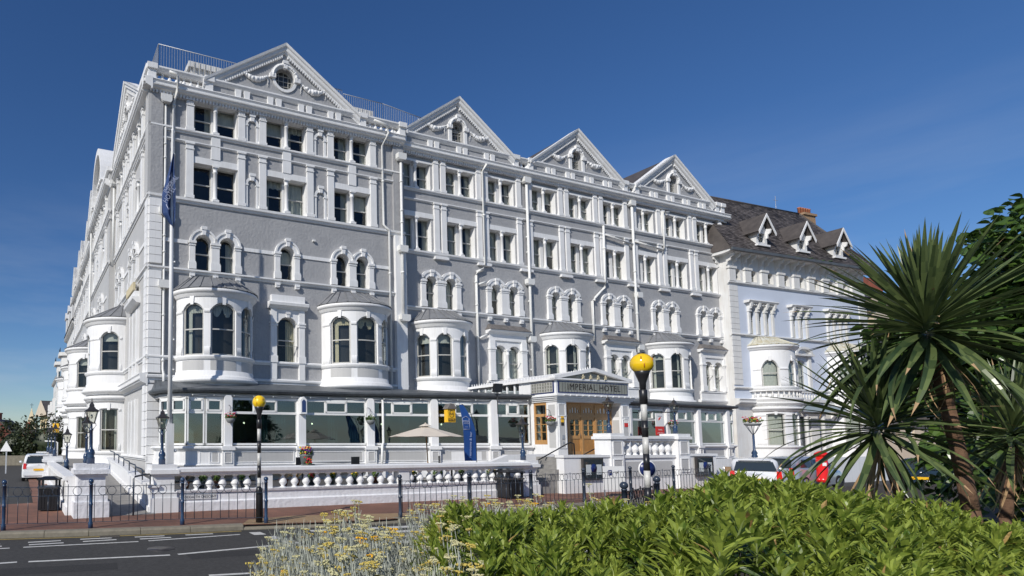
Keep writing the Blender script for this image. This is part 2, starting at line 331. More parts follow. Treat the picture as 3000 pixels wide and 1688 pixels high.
CACHE = {}
def obj(name, me, parent=None, loc=(0, 0, 0), rz=0.0, **props):
    o = bpy.data.objects.new(name, me); COL.objects.link(o)
    if parent is not None: o.parent = parent
    o.location = loc; o.rotation_euler = (0, 0, rz)
    for k, v in props.items(): o[k] = v
    return o
def part(name, g, m, parent, loc=(0, 0, 0), rz=0.0, **props): return obj(name, g.mesh(name, m), parent, loc, rz, **props)
def cached(key, name, m, fn):
    if key not in CACHE: CACHE[key] = fn().mesh(name, m)
    return CACHE[key]
def thing(name, label, cat, loc=(0, 0, 0), rz=0.0, group=None):
    o = obj(name, None, None, loc, rz, label=label, category=cat)
    if group: o['group'] = group
    return o
def copy_tree(o, parent=None):
    c = o.copy(); COL.objects.link(c); c.parent = parent
    for ch in list(o.children): copy_tree(ch, c)
    return c
def tag(o, label, cat, group=None):
    o['label'] = label; o['category'] = cat
    if group: o['group'] = group
    return o
def structure(name, g, m, **kw): return obj(name, g.mesh(name, m), None, kind='structure', **kw)
def text_mesh(s, size, m, depth=0.004, font_w=1.0, spacing=1.0):
    cu = bpy.data.curves.new('lettering', 'FONT'); cu.body = s; cu.size = size; cu.extrude = depth; cu.align_x = 'CENTER'; cu.align_y = 'CENTER'
    cu.space_character = spacing; cu.resolution_u = 3
    t = bpy.data.objects.new('lettering', cu); COL.objects.link(t)
    dg = bpy.context.evaluated_depsgraph_get(); me = bpy.data.meshes.new_from_object(t.evaluated_get(dg))
    bpy.data.objects.remove(t); bpy.data.curves.remove(cu)
    me.materials.clear(); me.materials.append(M[m]); me.name = 'lettering'
    me.transform(Matrix.Scale(font_w, 4, (1, 0, 0)) @ Matrix.Rotation(R(90), 4, 'X'))    # stands upright in xz, faces -y
    return me

# ------------------------------------------------------------ facade frames
A_ANG = R(21.64)
DA = Vector((cos(A_ANG), sin(A_ANG))); NA = Vector((DA.y, -DA.x))      # along the front, and outwards
ORG = Vector((-5.1425, 27.5))
def wpt(s, d, z=0.0):                                                   # front-frame metres -> world
    p = ORG + DA*s + NA*d; return (p.x, p.y, z)
def lpt(s, d, z=0.0):                                                   # side-street-frame metres -> world
    p = ORG + Vector((-DA.y, DA.x))*s - DA*d; return (p.x, p.y, z)
# ============================================================ openings, walls, windows
class Op:
    """opening in a wall: x0..x1, bottom z0, springing zs, arch rise (0 = square head)"""
    def __init__(s, x0, x1, z0, zs, rise=0.0): s.x0, s.x1, s.z0, s.zs, s.rise = x0, x1, z0, zs, rise; s.c = (x0+x1)/2; s.r = (x1-x0)/2
    def top(s, x):
        if s.rise <= 0: return s.zs
        q = abs((x-s.c)/s.r)
        if s.rise < .8*s.r: return s.zs + s.rise*(1-min(1, q)**2.6)
        return s.zs + s.rise*sqrt(max(0.0, 1-q*q))
    def cuts(s):
        if s.rise <= 0: return [s.x0, s.x1]
        n = 10; return [s.c - s.r*cos(pi*k/n) for k in range(n+1)]

def wall(g, x0, x1, z0, z1, ops, y=0.0, depth=0.35, rev=None):
    rv = rev if rev is not None else g
    xs = {round(x0, 4), round(x1, 4)}
    for o in ops:
        for c in o.cuts():
            if x0 < c < x1: xs.add(round(c, 4))
    xs = sorted(xs)
    for a, b in zip(xs[:-1], xs[1:]):
        mid = (a+b)/2; cov = sorted([o for o in ops if o.x0 < mid < o.x1], key=lambda o: o.z0)
        la = lb = z0
        for o in cov:
            if o.z0 > la+1e-4: g.quad((a, y, la), (b, y, lb), (b, y, o.z0), (a, y, o.z0))
            la, lb = o.top(a), o.top(b)
            rv.quad((a, y, la), (b, y, lb), (b, y+depth, lb), (a, y+depth, la))
        g.quad((a, y, la), (b, y, lb), (b, y, z1), (a, y, z1))
    for o in ops:
        for xx in (o.x0, o.x1):
            rv.quad((xx, y, o.z0), (xx, y+depth, o.z0), (xx, y+depth, o.top(xx)), (xx, y, o.top(xx)))
        rv.quad((o.x0, y, o.z0), (o.x1, y, o.z0), (o.x1, y+depth, o.z0), (o.x0, y+depth, o.z0))

def arch_pts(w, h, rise, n=10):              # outline of an opening, local, bottom centre at 0
    r = w/2; p = [(-r, 0), (r, 0)]
    if rise > 0:
        for k in range(n+1): t = pi*k/n; p.append((r*cos(t), h+(rise*sin(t) if rise >= .8*r else rise*(1-abs(cos(t))**2.6))))
    else: p += [(r, h), (-r, h)]
    return p

def sash(w, h, rise, bar=0.055, mid=0.5):     # two sliding sashes; upper sits 4 cm in front of the lower
    g = G(); r = w/2; H = h+rise; zm = H*mid
    g.box(-r, -r+bar, 0, .06, 0, h); g.box(r-bar, r, 0, .06, 0, h)
    g.box(-r+bar, r-bar, 0.01, .07, 0, bar*1.4); g.box(-r+bar, r-bar, -.02, .05, zm-bar*.5, zm+bar*.5)
    if rise > 0:
        n = 10
        for k in range(n):
            a, b = pi*k/n, pi*(k+1)/n
            fz = (lambda t: sin(t)) if rise >= .8*r else (lambda t: 1-abs(cos(t))**2.6)
            P = [(r*cos(a), h+rise*fz(a)), (r*cos(b), h+rise*fz(b)), ((r-bar)*cos(b), h+rise*fz(b)-bar), ((r-bar)*cos(a), h+rise*fz(a)-bar)]
            g.prism_y(P, 0, .06)
    else: g.box(-r+bar, r-bar, 0, .06, h-bar, h)
    return g
def pane_g(w, h, rise): g = G(); g.ngon([(x, 0, z) for x, z in arch_pts(w, h, rise)]); return g
def curtain_g(w, h, kind):
    g = G(); n = 26
    def drape(xa, xb, za, zb, amp=.035, flare=0.0):
        p = []
        for k in range(n+1):
            t = k/n; p.append((xa+(xb-xa)*t, amp*sin(t*pi*7+xa*9)))
        for k in range(n):
            (a, ya), (b, yb) = p[k], p[k+1]
            g.quad((a, ya, za), (b, yb, za), (b+flare, yb, zb), (a+flare, ya, zb), True)
    r = w/2
    if kind == 0: drape(-r, -r+w*.2, 0, h); drape(r-w*.3, r, 0, h)
    elif kind == 1: drape(-r+.02, r-.02, 0, h, .02)
    elif kind == 2: drape(-r, r, h*.55, h, .01)
    elif kind == 3: drape(r-w*.42, r, 0, h)
    elif kind == 4: drape(-r, -r+w*.3, 0, h, flare=.0); drape(-r, r, h*.78, h, .05)
    elif kind == 5: drape(-r, -r+w*.14, 0, h); drape(r-w*.14, r, 0, h)
    return g

class Fac:
    def __init__(s, parent, rz=0.0, y=0.0): s.p, s.rz, s.y = parent, rz, y
    def loc(s, x=0, y=0, z=0):
        y = y+s.y; return (x*cos(s.rz)-y*sin(s.rz), x*sin(s.rz)+y*cos(s.rz), z)
    def part(s, name, g, m, **kw): return obj(name, g.mesh(name, m), s.p, s.loc(), s.rz, **kw)
    def inst(s, name, me, x, y, z, rot=0.0, parent=None, **kw):
        return obj(name, me, s.p, s.loc(x, y, z), s.rz+rot, **kw)

def window(F, x, y, z, w, h, rise=0.0, curt=0, mid=0.5, frame='sash', glass='glass', cm='curtain', bar=0.055, name='window'):
    k = (round(w, 3), round(h, 3), round(rise, 3), mid, frame, bar)
    wdw = F.inst(name, cached(('sash',)+k, 'sash_frame', frame, lambda: sash(w, h, rise, bar, mid)), x, y, z)
    pn = obj('pane', cached(('pane',)+k+(glass,), 'pane', glass, lambda: pane_g(w, h, rise)), wdw, (0, .035, 0))
    pn.rotation_euler = (R(rnd.uniform(-.6, .6)), 0, R(rnd.uniform(-.8, .8)))
    if curt is not None and curt >= 0:
        obj('curtain', cached(('cur', curt, round(w, 2), round(h, 2), cm), 'curtain', cm, lambda: curtain_g(w-.04, h+rise*.6, curt)), wdw, (0, .16, 0))
    return wdw

def seg_arch(g, c, r0, r1, zs, rise, t, y0, y1, n=12):
    for k in range(n):
        u0, u1 = -1+2*k/n, -1+2*(k+1)/n; f = lambda u: 1-abs(u)**2.6
        P = [(c+r1*u0, zs+t*.75*(abs(u0) < 2)+(rise+t*.25)*f(u0)), (c+r1*u1, zs+t*.75+(rise+t*.25)*f(u1)), (c+r0*u1, zs+rise*f(u1)), (c+r0*u0, zs+rise*f(u0))]
        g.prism_y(P, y0, y1)
    for sx in (-1, 1): g.box(min(c+sx*r0, c+sx*r1), max(c+sx*r0, c+sx*r1), y0, y1, zs-.02, zs+t*.75)
def ring_arch(g, c, r0, r1, zs, y0, y1, ratio=1.0, n=12, a0=0.0, a1=pi, ry=None):
    """moulded arch band between radii (ratio squashes it vertically)"""
    for k in range(n):
        a, b = a0+(a1-a0)*k/n, a0+(a1-a0)*(k+1)/n
        P = [(c+r1*cos(a), zs+(r1 if ry is None else ry[1])*ratio*sin(a)), (c+r1*cos(b), zs+(r1 if ry is None else ry[1])*ratio*sin(b)),
             (c+r0*cos(b), zs+(r0 if ry is None else ry[0])*ratio*sin(b)), (c+r0*cos(a), zs+(r0 if ry is None else ry[0])*ratio*sin(a))]
        g.prism_y(P, y0, y1)
def keystone(g, c, z0, z1, w0, w1, y0, y1):
    g.prism_y([(c-w0/2, z0), (c+w0/2, z0), (c+w1/2, z1), (c-w1/2, z1)], y0, y1)
    for k in range(3):
        zz = z0+(z1-z0)*(.62+.13*k); g.box(c-w1/2-.02, c+w1/2+.02, y0-.03, y0, zz, zz+.05)

def colonnette(h, r=.10):
    g = G(); g.box(-r*1.55, r*1.55, -r*1.55, r*1.55, 0, .10)
    g.lathe(0, 0, [(r*1.45, .10), (r*1.5, .16), (r*1.15, .2), (r*1.05, .24), (r, .3), (r*.92, h-.36), (r*1.2, h-.34), (r*1.2, h-.3), (r*.9, h-.27), (r*1.1, h-.16), (r*1.4, h-.1)], 14)
    g.box(-r*1.5, r*1.5, -r*1.5, r*1.5, h-.10, h); return g
def pilaster(w, h, proj=.12, flute=True):
    g = G(); g.box(-w/2, w/2, -proj, 0, 0, h-.32); g.box(-w/2-.04, w/2+.04, -proj-.04, 0, 0, .16)
    g.box(-w/2-.03, w/2+.03, -proj-.03, 0, h-.36, h-.30); g.box(-w/2-.05, w/2+.05, -proj-.05, 0, h-.09, h)
    g.box(-w/2, w/2, -proj, 0, h-.30, h-.09)
    if flute:
        for k in range(4):
            x = -w/2+.06+k*(w-.12)/3; g.box(x-.018, x+.018, -proj-.03, -proj, h-.29, h-.11)
    return g
def baluster_me(h, r=.09, m='white'):
    return cached(('bal', round(h, 2), r, m), 'baluster', m, lambda: G().lathe(0, 0, [(r*.95, 0), (r*.95, .06*h), (r*.55, .1*h), (r*.7, .16*h), (r*1.25, .34*h), (r*1.3, .42*h), (r*1.0, .58*h), (r*.5, .78*h), (r*.48, .84*h), (r*.8, .88*h), (r*.8, .93*h), (r*.95, .95*h), (r*.95, h)], 12))

def ellipse_path(c, a, b, t0, t1, n=None, y=0.0):
    n = n or max(2, int(abs(t1-t0)/4)); P = []
    for k in range(n+1):
        t = R(t0+(t1-t0)*k/n); x, yy = c+a*sin(t), y-b*cos(t)
        nx, ny = sin(t)/a, -cos(t)/b; l = hypot(nx, ny); P.append((x, yy, nx/l, ny/l))
    return P

def bay_window(F, c, z, a=1.95, b=1.5, wins=((-65, -29), (-19, 19), (29, 65)), fancy=True, cm='curtain', roof='lead', ground=None, curts=(4, 2, 0)):
    """bowed oriel. z: dict with base, shelf, sill, spring, rise, lintel (top of wall), eave, ridge"""
    g = G(); yb = 0.0
    edges = [-90] + [e for w in wins for e in w] + [90]
    segs = []
    for i in range(len(edges)-1): segs.append((edges[i], edges[i+1], i % 2 == 1))
    rev = .20
    for (t0, t1, isw) in segs:
        n = max(2, int((t1-t0)/3.5)); P = ellipse_path(c, a, b, t0, t1, n)
        if not isw:
            g.sweep(P, [(0, z['shelf']), (0, z['lintel'])])
            for e in (P[0], P[-1]):     # reveals
                x, y, nx, ny = e; g.quad((x, y, z['sill']), (x-nx*rev, y-ny*rev, z['sill']), (x-nx*rev, y-ny*rev, z['spring']+.02), (x, y, z['spring']+.02))
        else:
            tm, tr = (t0+t1)/2, (t1-t0)/2
            for k in range(n):
                q = []
                for e, tt in ((P[k], t0+(t1-t0)*k/n), (P[k+1], t0+(t1-t0)*(k+1)/n)):
                    q.append((e, z['spring']+z['rise']*(1-min(1, abs((tt-tm)/tr))**2.6)))
                (ea, za), (eb, zb) = q
                g.quad((ea[0], ea[1], za), (eb[0], eb[1], zb), (eb[0], eb[1], z['lintel']), (ea[0], ea[1], z['lintel']), True)
                g.quad((ea[0], ea[1], za), (eb[0], eb[1], zb), (eb[0]-eb[2]*rev, eb[1]-eb[3]*rev, zb), (ea[0]-ea[2]*rev, ea[1]-ea[3]*rev, za), True)
                g.quad((ea[0], ea[1], z['sill']), (eb[0], eb[1], z['sill']), (eb[0], eb[1], z['shelf']), (ea[0], ea[1], z['shelf']), True)
                g.quad((ea[0], ea[1], z['sill']), (eb[0], eb[1], z['sill']), (eb[0]-eb[2]*rev, eb[1]-eb[3]*rev, z['sill']), (ea[0]-ea[2]*rev, ea[1]-ea[3]*rev, z['sill']), True)
    bay = F.part('bay_window', g, 'white')
    full = ellipse_path(c, a, b, -90, 90, 44)
    def child(name, gg, m, **kw): return obj(name, gg.mesh(name, m), bay, (0, 0, 0), 0, **kw)
    # mouldings
    e = z['eave']
    child('cornice', G().sweep(full, [(-.02, z['lintel']-.10), (.04, z['lintel']-.08), (.05, e-.22), (.16, e-.12), (.17, e-.06), (.24, e-.04), (.25, e+.10), (.20, e+.14), (-.1, e+.16)]), 'white')
    s0 = z['sill']
    child('sill_band', G().sweep(full, [(-.02, s0+.02), (.10, s0), (.12, s0-.07), (.06, s0-.13), (.05, s0-.19), (0, s0-.21)]), 'white')
    sh = z['shelf']; b0 = z['base']
    child('base_moulding', G().sweep(full, [(-.02, sh+.12), (.03, sh+.1), (.05, sh-.10), (.10, sh-.13), (.2, sh-.18), (.2, sh-.24), (.26, sh-.28), (.27, sh-.36), (.12, sh-.46), (.0, sh-.48), (0, b0)]), 'white')
    if fancy:
        gp = G()
        for (t0, t1) in wins:
            gp.sweep(ellipse_path(c, a, b, t0, t1), [(.008, sh+.14), (.008, s0-.24)])
        child('sunk_panel', gp, 'palegrey')
    kg = G(); ang = []
    for (t0, t1) in wins:
        tm = R((t0+t1)/2); x, y = c+a*sin(tm), -b*cos(tm); nx, ny = sin(tm)/a, -cos(tm)/b; l = hypot(nx, ny); nx /= l; ny /= l
        tx, ty = -ny, nx; zt = z['spring']+z['rise']
        for (hw, off, za, zb) in ((.10, .05, zt-.10, zt+.30),):
            pts = [(-hw*.75, za), (hw*.75, za), (hw*1.1, zb), (-hw*1.1, zb)]; i = len(kg.v)
            for (u, zz) in pts: kg.v.append((x+tx*u+nx*off, y+ty*u+ny*off, zz))
            for (u, zz) in pts: kg.v.append((x+tx*u-nx*.02, y+ty*u-ny*.02, zz))
            kg.f.append((i, i+1, i+2, i+3)); kg.sm.append(False)
            for k in range(4): j = (k+1) % 4; kg.f.append((i+k, i+4+k, i+4+j, i+j)); kg.sm.append(False)
    child('keystone', kg, 'white')
    # pier caps and feet
    for (p0, p1) in [(-84, wins[0][0]-1)] + [(wins[i][1]+1, wins[i+1][0]-1) for i in range(len(wins)-1)] + [(wins[-1][1]+1, 84)]:
        pg = G(); P = ellipse_path(c, a, b, p0, p1, max(2, int((p1-p0)/4)))
        pg.sweep(P, [(0, z['spring']-.16), (.035, z['spring']-.14), (.05, z['spring']-.02), (.03, z['spring']), (0, z['spring']+.01)])
        child('pier_capital', pg, 'white'); pg = G()
        pg.sweep(P, [(0, s0+.42), (.03, s0+.38), (.05, s0+.02), (0, s0)])
        child('pier_foot', pg, 'white')
    # lead roof with rolls
    if roof:
        rg = G(); ra, rb = a+.27, b+.27; ta, tb = a*.62, b*.22; zr = z['ridge']
        lo = ellipse_path(c, ra, rb, -90, 90, 44); hi = ellipse_path(c, ta, tb, -90, 90, 44); i0 = len(rg.v)
        for k in range(44):
            rg.quad((lo[k][0], lo[k][1], e+.14), (lo[k+1][0], lo[k+1][1], e+.14), (hi[k+1][0], hi[k+1][1], zr), (hi[k][0], hi[k][1], zr), True)
        rg.ngon([(p[0], p[1], zr) for p in hi])
        rf = child('bay_roof', rg, roof)
        for k in range(2, 44, 4 if roof == 'lead' else 3):
            A_, B_ = lo[k], hi[k]
            obj('roof_roll', G().tube([(A_[0], A_[1], e+.16), (B_[0], B_[1], zr+.02)], .032, 6).mesh('roof_roll', roof), bay)
    # glazing
    for wi, (t0, t1) in enumerate(wins):
        P = ellipse_path(c, a-.13, b-.13, t0, t1, 8); zt = z['spring']+z['rise']; tm, tr = (t0+t1)/2, (t1-t0)/2
        tops = [z['spring']+z['rise']*(1-min(1, abs((t0+(t1-t0)*k/8-tm)/tr))**2.6) for k in range(9)]
        pg = G()
        for k in range(8): pg.quad((P[k][0], P[k][1], s0), (P[k+1][0], P[k+1][1], s0), (P[k+1][0], P[k+1][1], tops[k+1]), (P[k][0], P[k][1], tops[k]), True)
        child('pane', pg, 'glass')
        fg = G(); zm = (s0+zt)/2
        for (za, zb) in ((s0, s0+.09), (zm-.03, zm+.03)): fg.sweep(P, [(-.03, za), (.04, za), (.04, zb), (-.03, zb)], False, True)
        for k in range(8):
            i = len(fg.v)
            for e2, zz in ((P[k], tops[k]), (P[k+1], tops[k+1])):
                for o in (-.03, .04):
                    fg.v.append((e2[0]+e2[2]*o, e2[1]+e2[3]*o, zz)); fg.v.append((e2[0]+e2[2]*o, e2[1]+e2[3]*o, zz-.07))
            fg.f += [(i+2, i+6, i+7, i+3), (i+1, i+3, i+7, i+5)]; fg.sm += [False, False]
        for q in (0, 8):
            x, y, nx, ny = P[q]; tx, ty = -ny, nx; s_ = .07 if q == 0 else -.07
            pts = [(x+nx*.04, y+ny*.04), (x+tx*s_+nx*.04, y+ty*s_+ny*.04), (x+tx*s_-nx*.03, y+ty*s_-ny*.03), (x-nx*.03, y-ny*.03)]
            fg.prism_z(pts, s0, z['spring']+.02)
        child('sash_frame', fg, 'sash')
        cu = curts[wi % len(curts)]
        if cu is not None:
            PP = ellipse_path(c, a-.32, b-.32, t0, t1, 32); cg = G()
            def dr(k0, k1, za, zb, amp=.03):
                for k in range(k0, k1):
                    A_, B_ = PP[k], PP[k+1]; oa, ob = amp*sin(k*1.9), amp*sin((k+1)*1.9)
                    cg.quad((A_[0]+A_[2]*oa, A_[1]+A_[3]*oa, za), (B_[0]+B_[2]*ob, B_[1]+B_[3]*ob, za), (B_[0], B_[1], zb), (A_[0], A_[1], zb), True)
            if cu == 0: dr(0, 7, s0, zt); dr(25, 32, s0, zt)
            elif cu == 1: dr(0, 32, s0, zt, .02)
            elif cu == 2:
                for k in range(32):      # swagged valance
                    dz = .38*abs(sin(k/32*pi*2)) + .25; dr(k, k+1, zt-dz, zt, .04)
            elif cu == 3: dr(0, 32, zt-.55, zt, .005)
            elif cu == 4: dr(2, 10, s0, zt); dr(0, 32, zt-.45, zt, .04)
            child('curtain', cg, cm)
    # dark room behind
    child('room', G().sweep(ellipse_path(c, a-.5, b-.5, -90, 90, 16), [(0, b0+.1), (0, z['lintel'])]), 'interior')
    return bay

def quoins(F, x0, x1, z0, z1, proj=.10, m='white', hgt=.42, yback=0.0, side=None):
    n = int(round((z1-z0)/hgt)); h = (z1-z0)/n
    me = cached(('quoin', round(x1-x0, 3), round(h, 3), proj, m), 'quoin', m, lambda: G().box(0, x1-x0, -proj, .02, .012, h-.012, 0.0))
    for k in range(n): F.inst('quoin', me, x0, yback, z0+k*h)

def moulding_x(F, name, x0, x1, z, prof, m='white'):
    g = G(); g.prof_x(x0, x1, [(-o, z+dz) for o, dz in prof]); return F.part(name, g, m)
STRING = [(0, -.10), (.06, -.10), (.08, -.02), (.15, 0), (.15, .07), (.10, .11), (0, .12)]
STRING_S = [(0, -.06), (.05, -.05), (.11, 0), (.11, .05), (0, .07)]
SILLP = [(0, -.16), (.05, -.15), (.09, -.06), (.17, -.03), (.17, .05), (0, .08)]

def drainpipe(F, pts, r=.055, hoppers=(), collars=()):
    g = G(); g.tube(pts, r, 8)
    for (x, y, z) in collars: g.tube([(x, y, z-.05), (x, y, z+.05)], r+.022, 8)
    o = F.part('drainpipe', g, 'pipe')
    for (x, y, z, w) in hoppers:
        obj('hopper_head', cached(('hop', w), 'hopper_head', 'pipe', lambda: G().prism_y([(-w*.35, -.16), (w*.35, -.16), (w/2, -.06), (w/2, .22), (-w/2, .22), (-w/2, -.06)], -.16, .14)), o, (x, y, z))
    return o

def garland(F, c, z, w, y=-.05):
    """festoon of plaster fruit hanging between two ribbons: far too fine to pick apart"""
    g = G(); r_ = random.Random(int(c*100))
    for k in range(46):
        t = k/45; x = c-w/2+w*t; zz = z-.30*sin(pi*t); s_ = .045+.105*sin(pi*t)
        g.ball((x+r_.uniform(-.02, .02), y-.02-r_.random()*.05, zz+r_.uniform(-.04, .04)), s_*r_.uniform(.7, 1.1), 6, 4)
    for sx in (-1, 1):
        for k in range(7): g.ball((c+sx*w/2+r_.uniform(-.03, .03), y-.03, z-.05-.075*k), .055-.005*k, 6, 4)
        for k in range(6):
            g.ball((c+sx*(w/2+.06+.07*k), y-.02, z+.05+.05*(k % 3)-.02*k), .045, 6, 4, (1.5, .6, .7))
    return F.part('garland', g, 'white', kind='stuff')

def gable(F, c, zb, zp, half, opening='arch', wall_m='grey', y=0.0):
    """pediment: tympanum, raking cornice with dentils, small window, garlands, slated roof behind"""
    sl = (zp-zb)/half; L = hypot(half, zp-zb); ux, uz = half/L, (zp-zb)/L
    th = .42
    # tympanum triangle with opening, cut into columns
    zo0, zs, rr = zb+.10, zb+.92, .46
    if opening == 'round': zo0, zs, rr = zb+.42, zb+.98, .56
    g = G(); hi = half-.15
    def roofz(x): return max(zb, zp-.25-abs(x-c)*sl)
    n = 10; cuts = [c-hi, c+hi, c] + [c-rr*cos(pi*k/n) for k in range(n+1)]
    cuts = sorted(set(round(v, 4) for v in cuts))
    def lo(x):
        if opening == 'round': return zs-rr*sqrt(max(0, 1-((x-c)/rr)**2))
        return zo0
    def up(x): return zs+rr*sqrt(max(0, 1-((x-c)/rr)**2))*(1.0 if opening == 'round' else 1.0)
    for a, b in zip(cuts[:-1], cuts[1:]):
        mid = (a+b)/2
        if abs(mid-c) < rr:
            g.quad((a, y, zb), (b, y, zb), (b, y, lo(b)), (a, y, lo(a)))
            g.quad((a, y, up(a)), (b, y, up(b)), (b, y, roofz(b)), (a, y, roofz(a)))
            for f_ in (lo, up): g.quad((a, y, f_(a)), (b, y, f_(b)), (b, y+.3, f_(b)), (a, y+.3, f_(a)))
        else: g.quad((a, y, zb), (b, y, zb), (b, y, roofz(b)), (a, y, roofz(a)))
    if opening != 'round':
        for xx in (c-rr, c+rr): g.quad((xx, y, zo0), (xx, y+.3, zo0), (xx, y+.3, zs), (xx, y, zs))
    F.part('tympanum', g, wall_m)
    if opening == 'round':
        w = F.inst('window', cached(('rw', rr), 'window', 'sash', lambda: (lambda q: (ring_arch(q, 0, rr-.06, rr, 0, 0, .06, 1, 20, 0, 2*pi), [q.box(-rr+.02+k*rr*.5, -rr+.02+k*rr*.5+.02, 0, .04, -rr*sqrt(max(0, 1-(1-k*.5)**2))*.98, rr*sqrt(max(0, 1-(1-k*.5)**2))*.98) for k in (1, 2, 3)], [q.box(-rr*.85, rr*.85, 0, .04, (k-1)*rr*.5-.01, (k-1)*rr*.5+.01) for k in (0, 1, 2)], q)[-1])(G())), c, y+.2, zs)
        pg = G(); pg.ngon([(rr*cos(2*pi*k/20), 0, rr*sin(2*pi*k/20)) for k in range(20)]); obj('pane', cached(('rwp', rr), 'pane', 'glass', lambda: pg), w, (0, .03, 0))
    else:
        w = window(F, c, y+.2, zo0, 2*rr, zs-zo0, rr, None, .55, bar=.05)
        bg_ = G(); H = zs-zo0
        for k in (-1, 0, 1): bg_.box(k*rr*.5-.012, k*rr*.5+.012, -.01, .02, 0, H+rr*.8)
        for k in range(4): bg_.box(-rr, rr, -.01, .02, .3*k+.2, .3*k+.222)
        obj('glazing_bars', cached(('gb', rr, round(H, 2)), 'glazing_bars', 'sash', lambda: bg_), w)
    g = G(); ring_arch(g, c, rr+.02, rr+.27, zs, y-.10, y+.02)
    if opening == 'round': ring_arch(g, c, rr+.02, rr+.17, zs, y-.06, y+.02, 1, 12, pi, 2*pi)
    else:
        for sx in (-1, 1): g.box(min(c+sx*(rr+.02), c+sx*(rr+.24)), max(c+sx*(rr+.02), c+sx*(rr+.24)), y-.08, y+.02, zb+.02, zs)
    for sx in (-1, 1): g.box(c+sx*(rr+.16)-.17, c+sx*(rr+.16)+.17, y-.16, y, zs-.10, zs+.12)
    F.part('arch_surround', g, 'white')
    r_ = random.Random(int(c*7)); g = G()
    for k in range(40):
        a = pi*(k+.5)/40; g.ball((c+(rr+.145)*cos(a), y-.12, zs+(rr+.145)*sin(a)), .075*r_.uniform(.7, 1.2), 6, 4)
    F.part('wreath', g, 'white', kind='stuff')
    g = G(); keystone(g, c, zs+rr-.04, zs+rr+.38, .20, .28, y-.18, y); F.part('keystone', g, 'white')
    for sx in (-1, 1): garland(F, c+sx*1.72, zb+.88, 1.5, y)
    # raking cornice, both slopes; profile (distance out, distance down from the slope line)
    prof = [(.0, .40), (.07, .40), (.08, .33), (.15, .30), (.19, .27), (.21, .14), (.28, .11), (.31, 0.0), (.0, 0.0)]
    for sx in (-1, 1):
        gg = G(); i = 0
        for (px, pz) in ((c+sx*(half+.25), zb-.25*sl+.02), (c, zp+.02)):
            for (o, dn) in prof: gg.v.append((px, y-o, pz-dn/ux*1.0))
        m_ = len(prof)
        for k in range(m_): j = (k+1) % m_; gg.f.append((k, k+m_, j+m_, j)); gg.sm.append(False)
        gg.f.append(tuple(range(m_))); gg.sm.append(False)
        # weathered top running back over the wall
        gg.quad((c+sx*(half+.25), y-.31, zb-.25*sl+.02), (c, y-.31, zp+.02), (c, y+.5, zp+.02), (c+sx*(half+.25), y+.5, zb-.25*sl+.02))
        F.part('raking_cornice', gg, 'white')
        dg = G(); nd = int(L/.15)
        for k in range(2, nd-1):
            t = (k+.5)/nd; x = c+sx*half*(1-t); z_ = zb+(zp-zb)*t-.43/ux
            if z_ > zb+.02: dg.box(x-.042, x+.042, y-.13, y, z_-.10, z_+.02)
        F.part('dentils', dg, 'white', kind='stuff')
    rg = G(); rg.prism_y([(c-half, zb), (c+half, zb), (c, zp-.06)], y+.32, y+6); F.part('gable_roof', rg, 'slate')
# ============================================================ the hotel
hotel = thing('grand_hotel', 'long white and grey Victorian corner hotel with gables, bow windows and glazed ground floor', 'hotel', (ORG.x, ORG.y, 0), A_ANG)
FA = Fac(hotel); FB = Fac(hotel, 0.0, 0.5); FL = Fac(hotel, -pi/2)
BX1 = 44.75      # where the front ends at the neighbour

# ---------- wing A (corner block front)
topA = [3.31, 7.27, 11.27]
def up_ops(cs, w, zl, zt): return [Op(c-w/2, c+w/2, zl, zt) for c in cs]
A_top = up_ops(topA, 2.3, 17.55, 19.12) + up_ops(topA, 2.3, 14.06, 15.93)
A_nich = [Op(c-.33, c+.33, z0, z0+1.25, .3) for c in (5.29, 9.25) for z0 in (17.55, 14.08)]
rv_ = G(); g = G(); wall(g, 0, 14.65, 13.95, 19.6, A_top, 0, .38, rv_); FA.part('window_reveal', rv_, 'white', kind='stuff')
FA.part('upper_wall', g, 'grey')
A_arch = [Op(c-.425, c+.425, 10.5, 11.85, .425) for c in (2.69, 3.95, 7.27, 10.59, 11.85)]
A_hood = [Op(6.72, 7.82, 6.1, 8.15, .36)]
rv_ = G(); g = G(); wall(g, 0, 14.65, 4.3, 13.95, A_arch + A_hood, 0, .34, rv_); FA.part('window_reveal', rv_, 'white', kind='stuff')
FA.part('stucco_wall', g, 'grey')
g = G(); wall(g, 0, 14.65, 0, 4.3, [], 0, .3); FA.part('lower_wall', g, 'palegrey')
FA.part('dark_room_backing', G().box(0.4, 14.4, 1.5, 1.6, 4.3, 19.6), 'interior')
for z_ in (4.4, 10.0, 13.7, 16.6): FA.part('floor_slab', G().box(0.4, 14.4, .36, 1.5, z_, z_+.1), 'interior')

def pair_window(F, c, z, w, h, k, colr=.095, off=.32):
    ww = (w-.26)/2
    for sx in (-1, 1):
        window(F, c+sx*(ww/2+.13), off, z, ww, h, 0, (k+(sx > 0)*2) % 5 if k >= 0 else None, frame='sash')
    F.inst('mullion', cached(('mul', round(h, 2)), 'mullion', 'white', lambda: G().box(-.13, .13, 0, .1, 0, h)), c, off-.06, z)
    F.inst('column', cached(('coln', round(h, 2), colr), 'column', 'white', lambda: colonnette(h, colr)), c, .02, z)
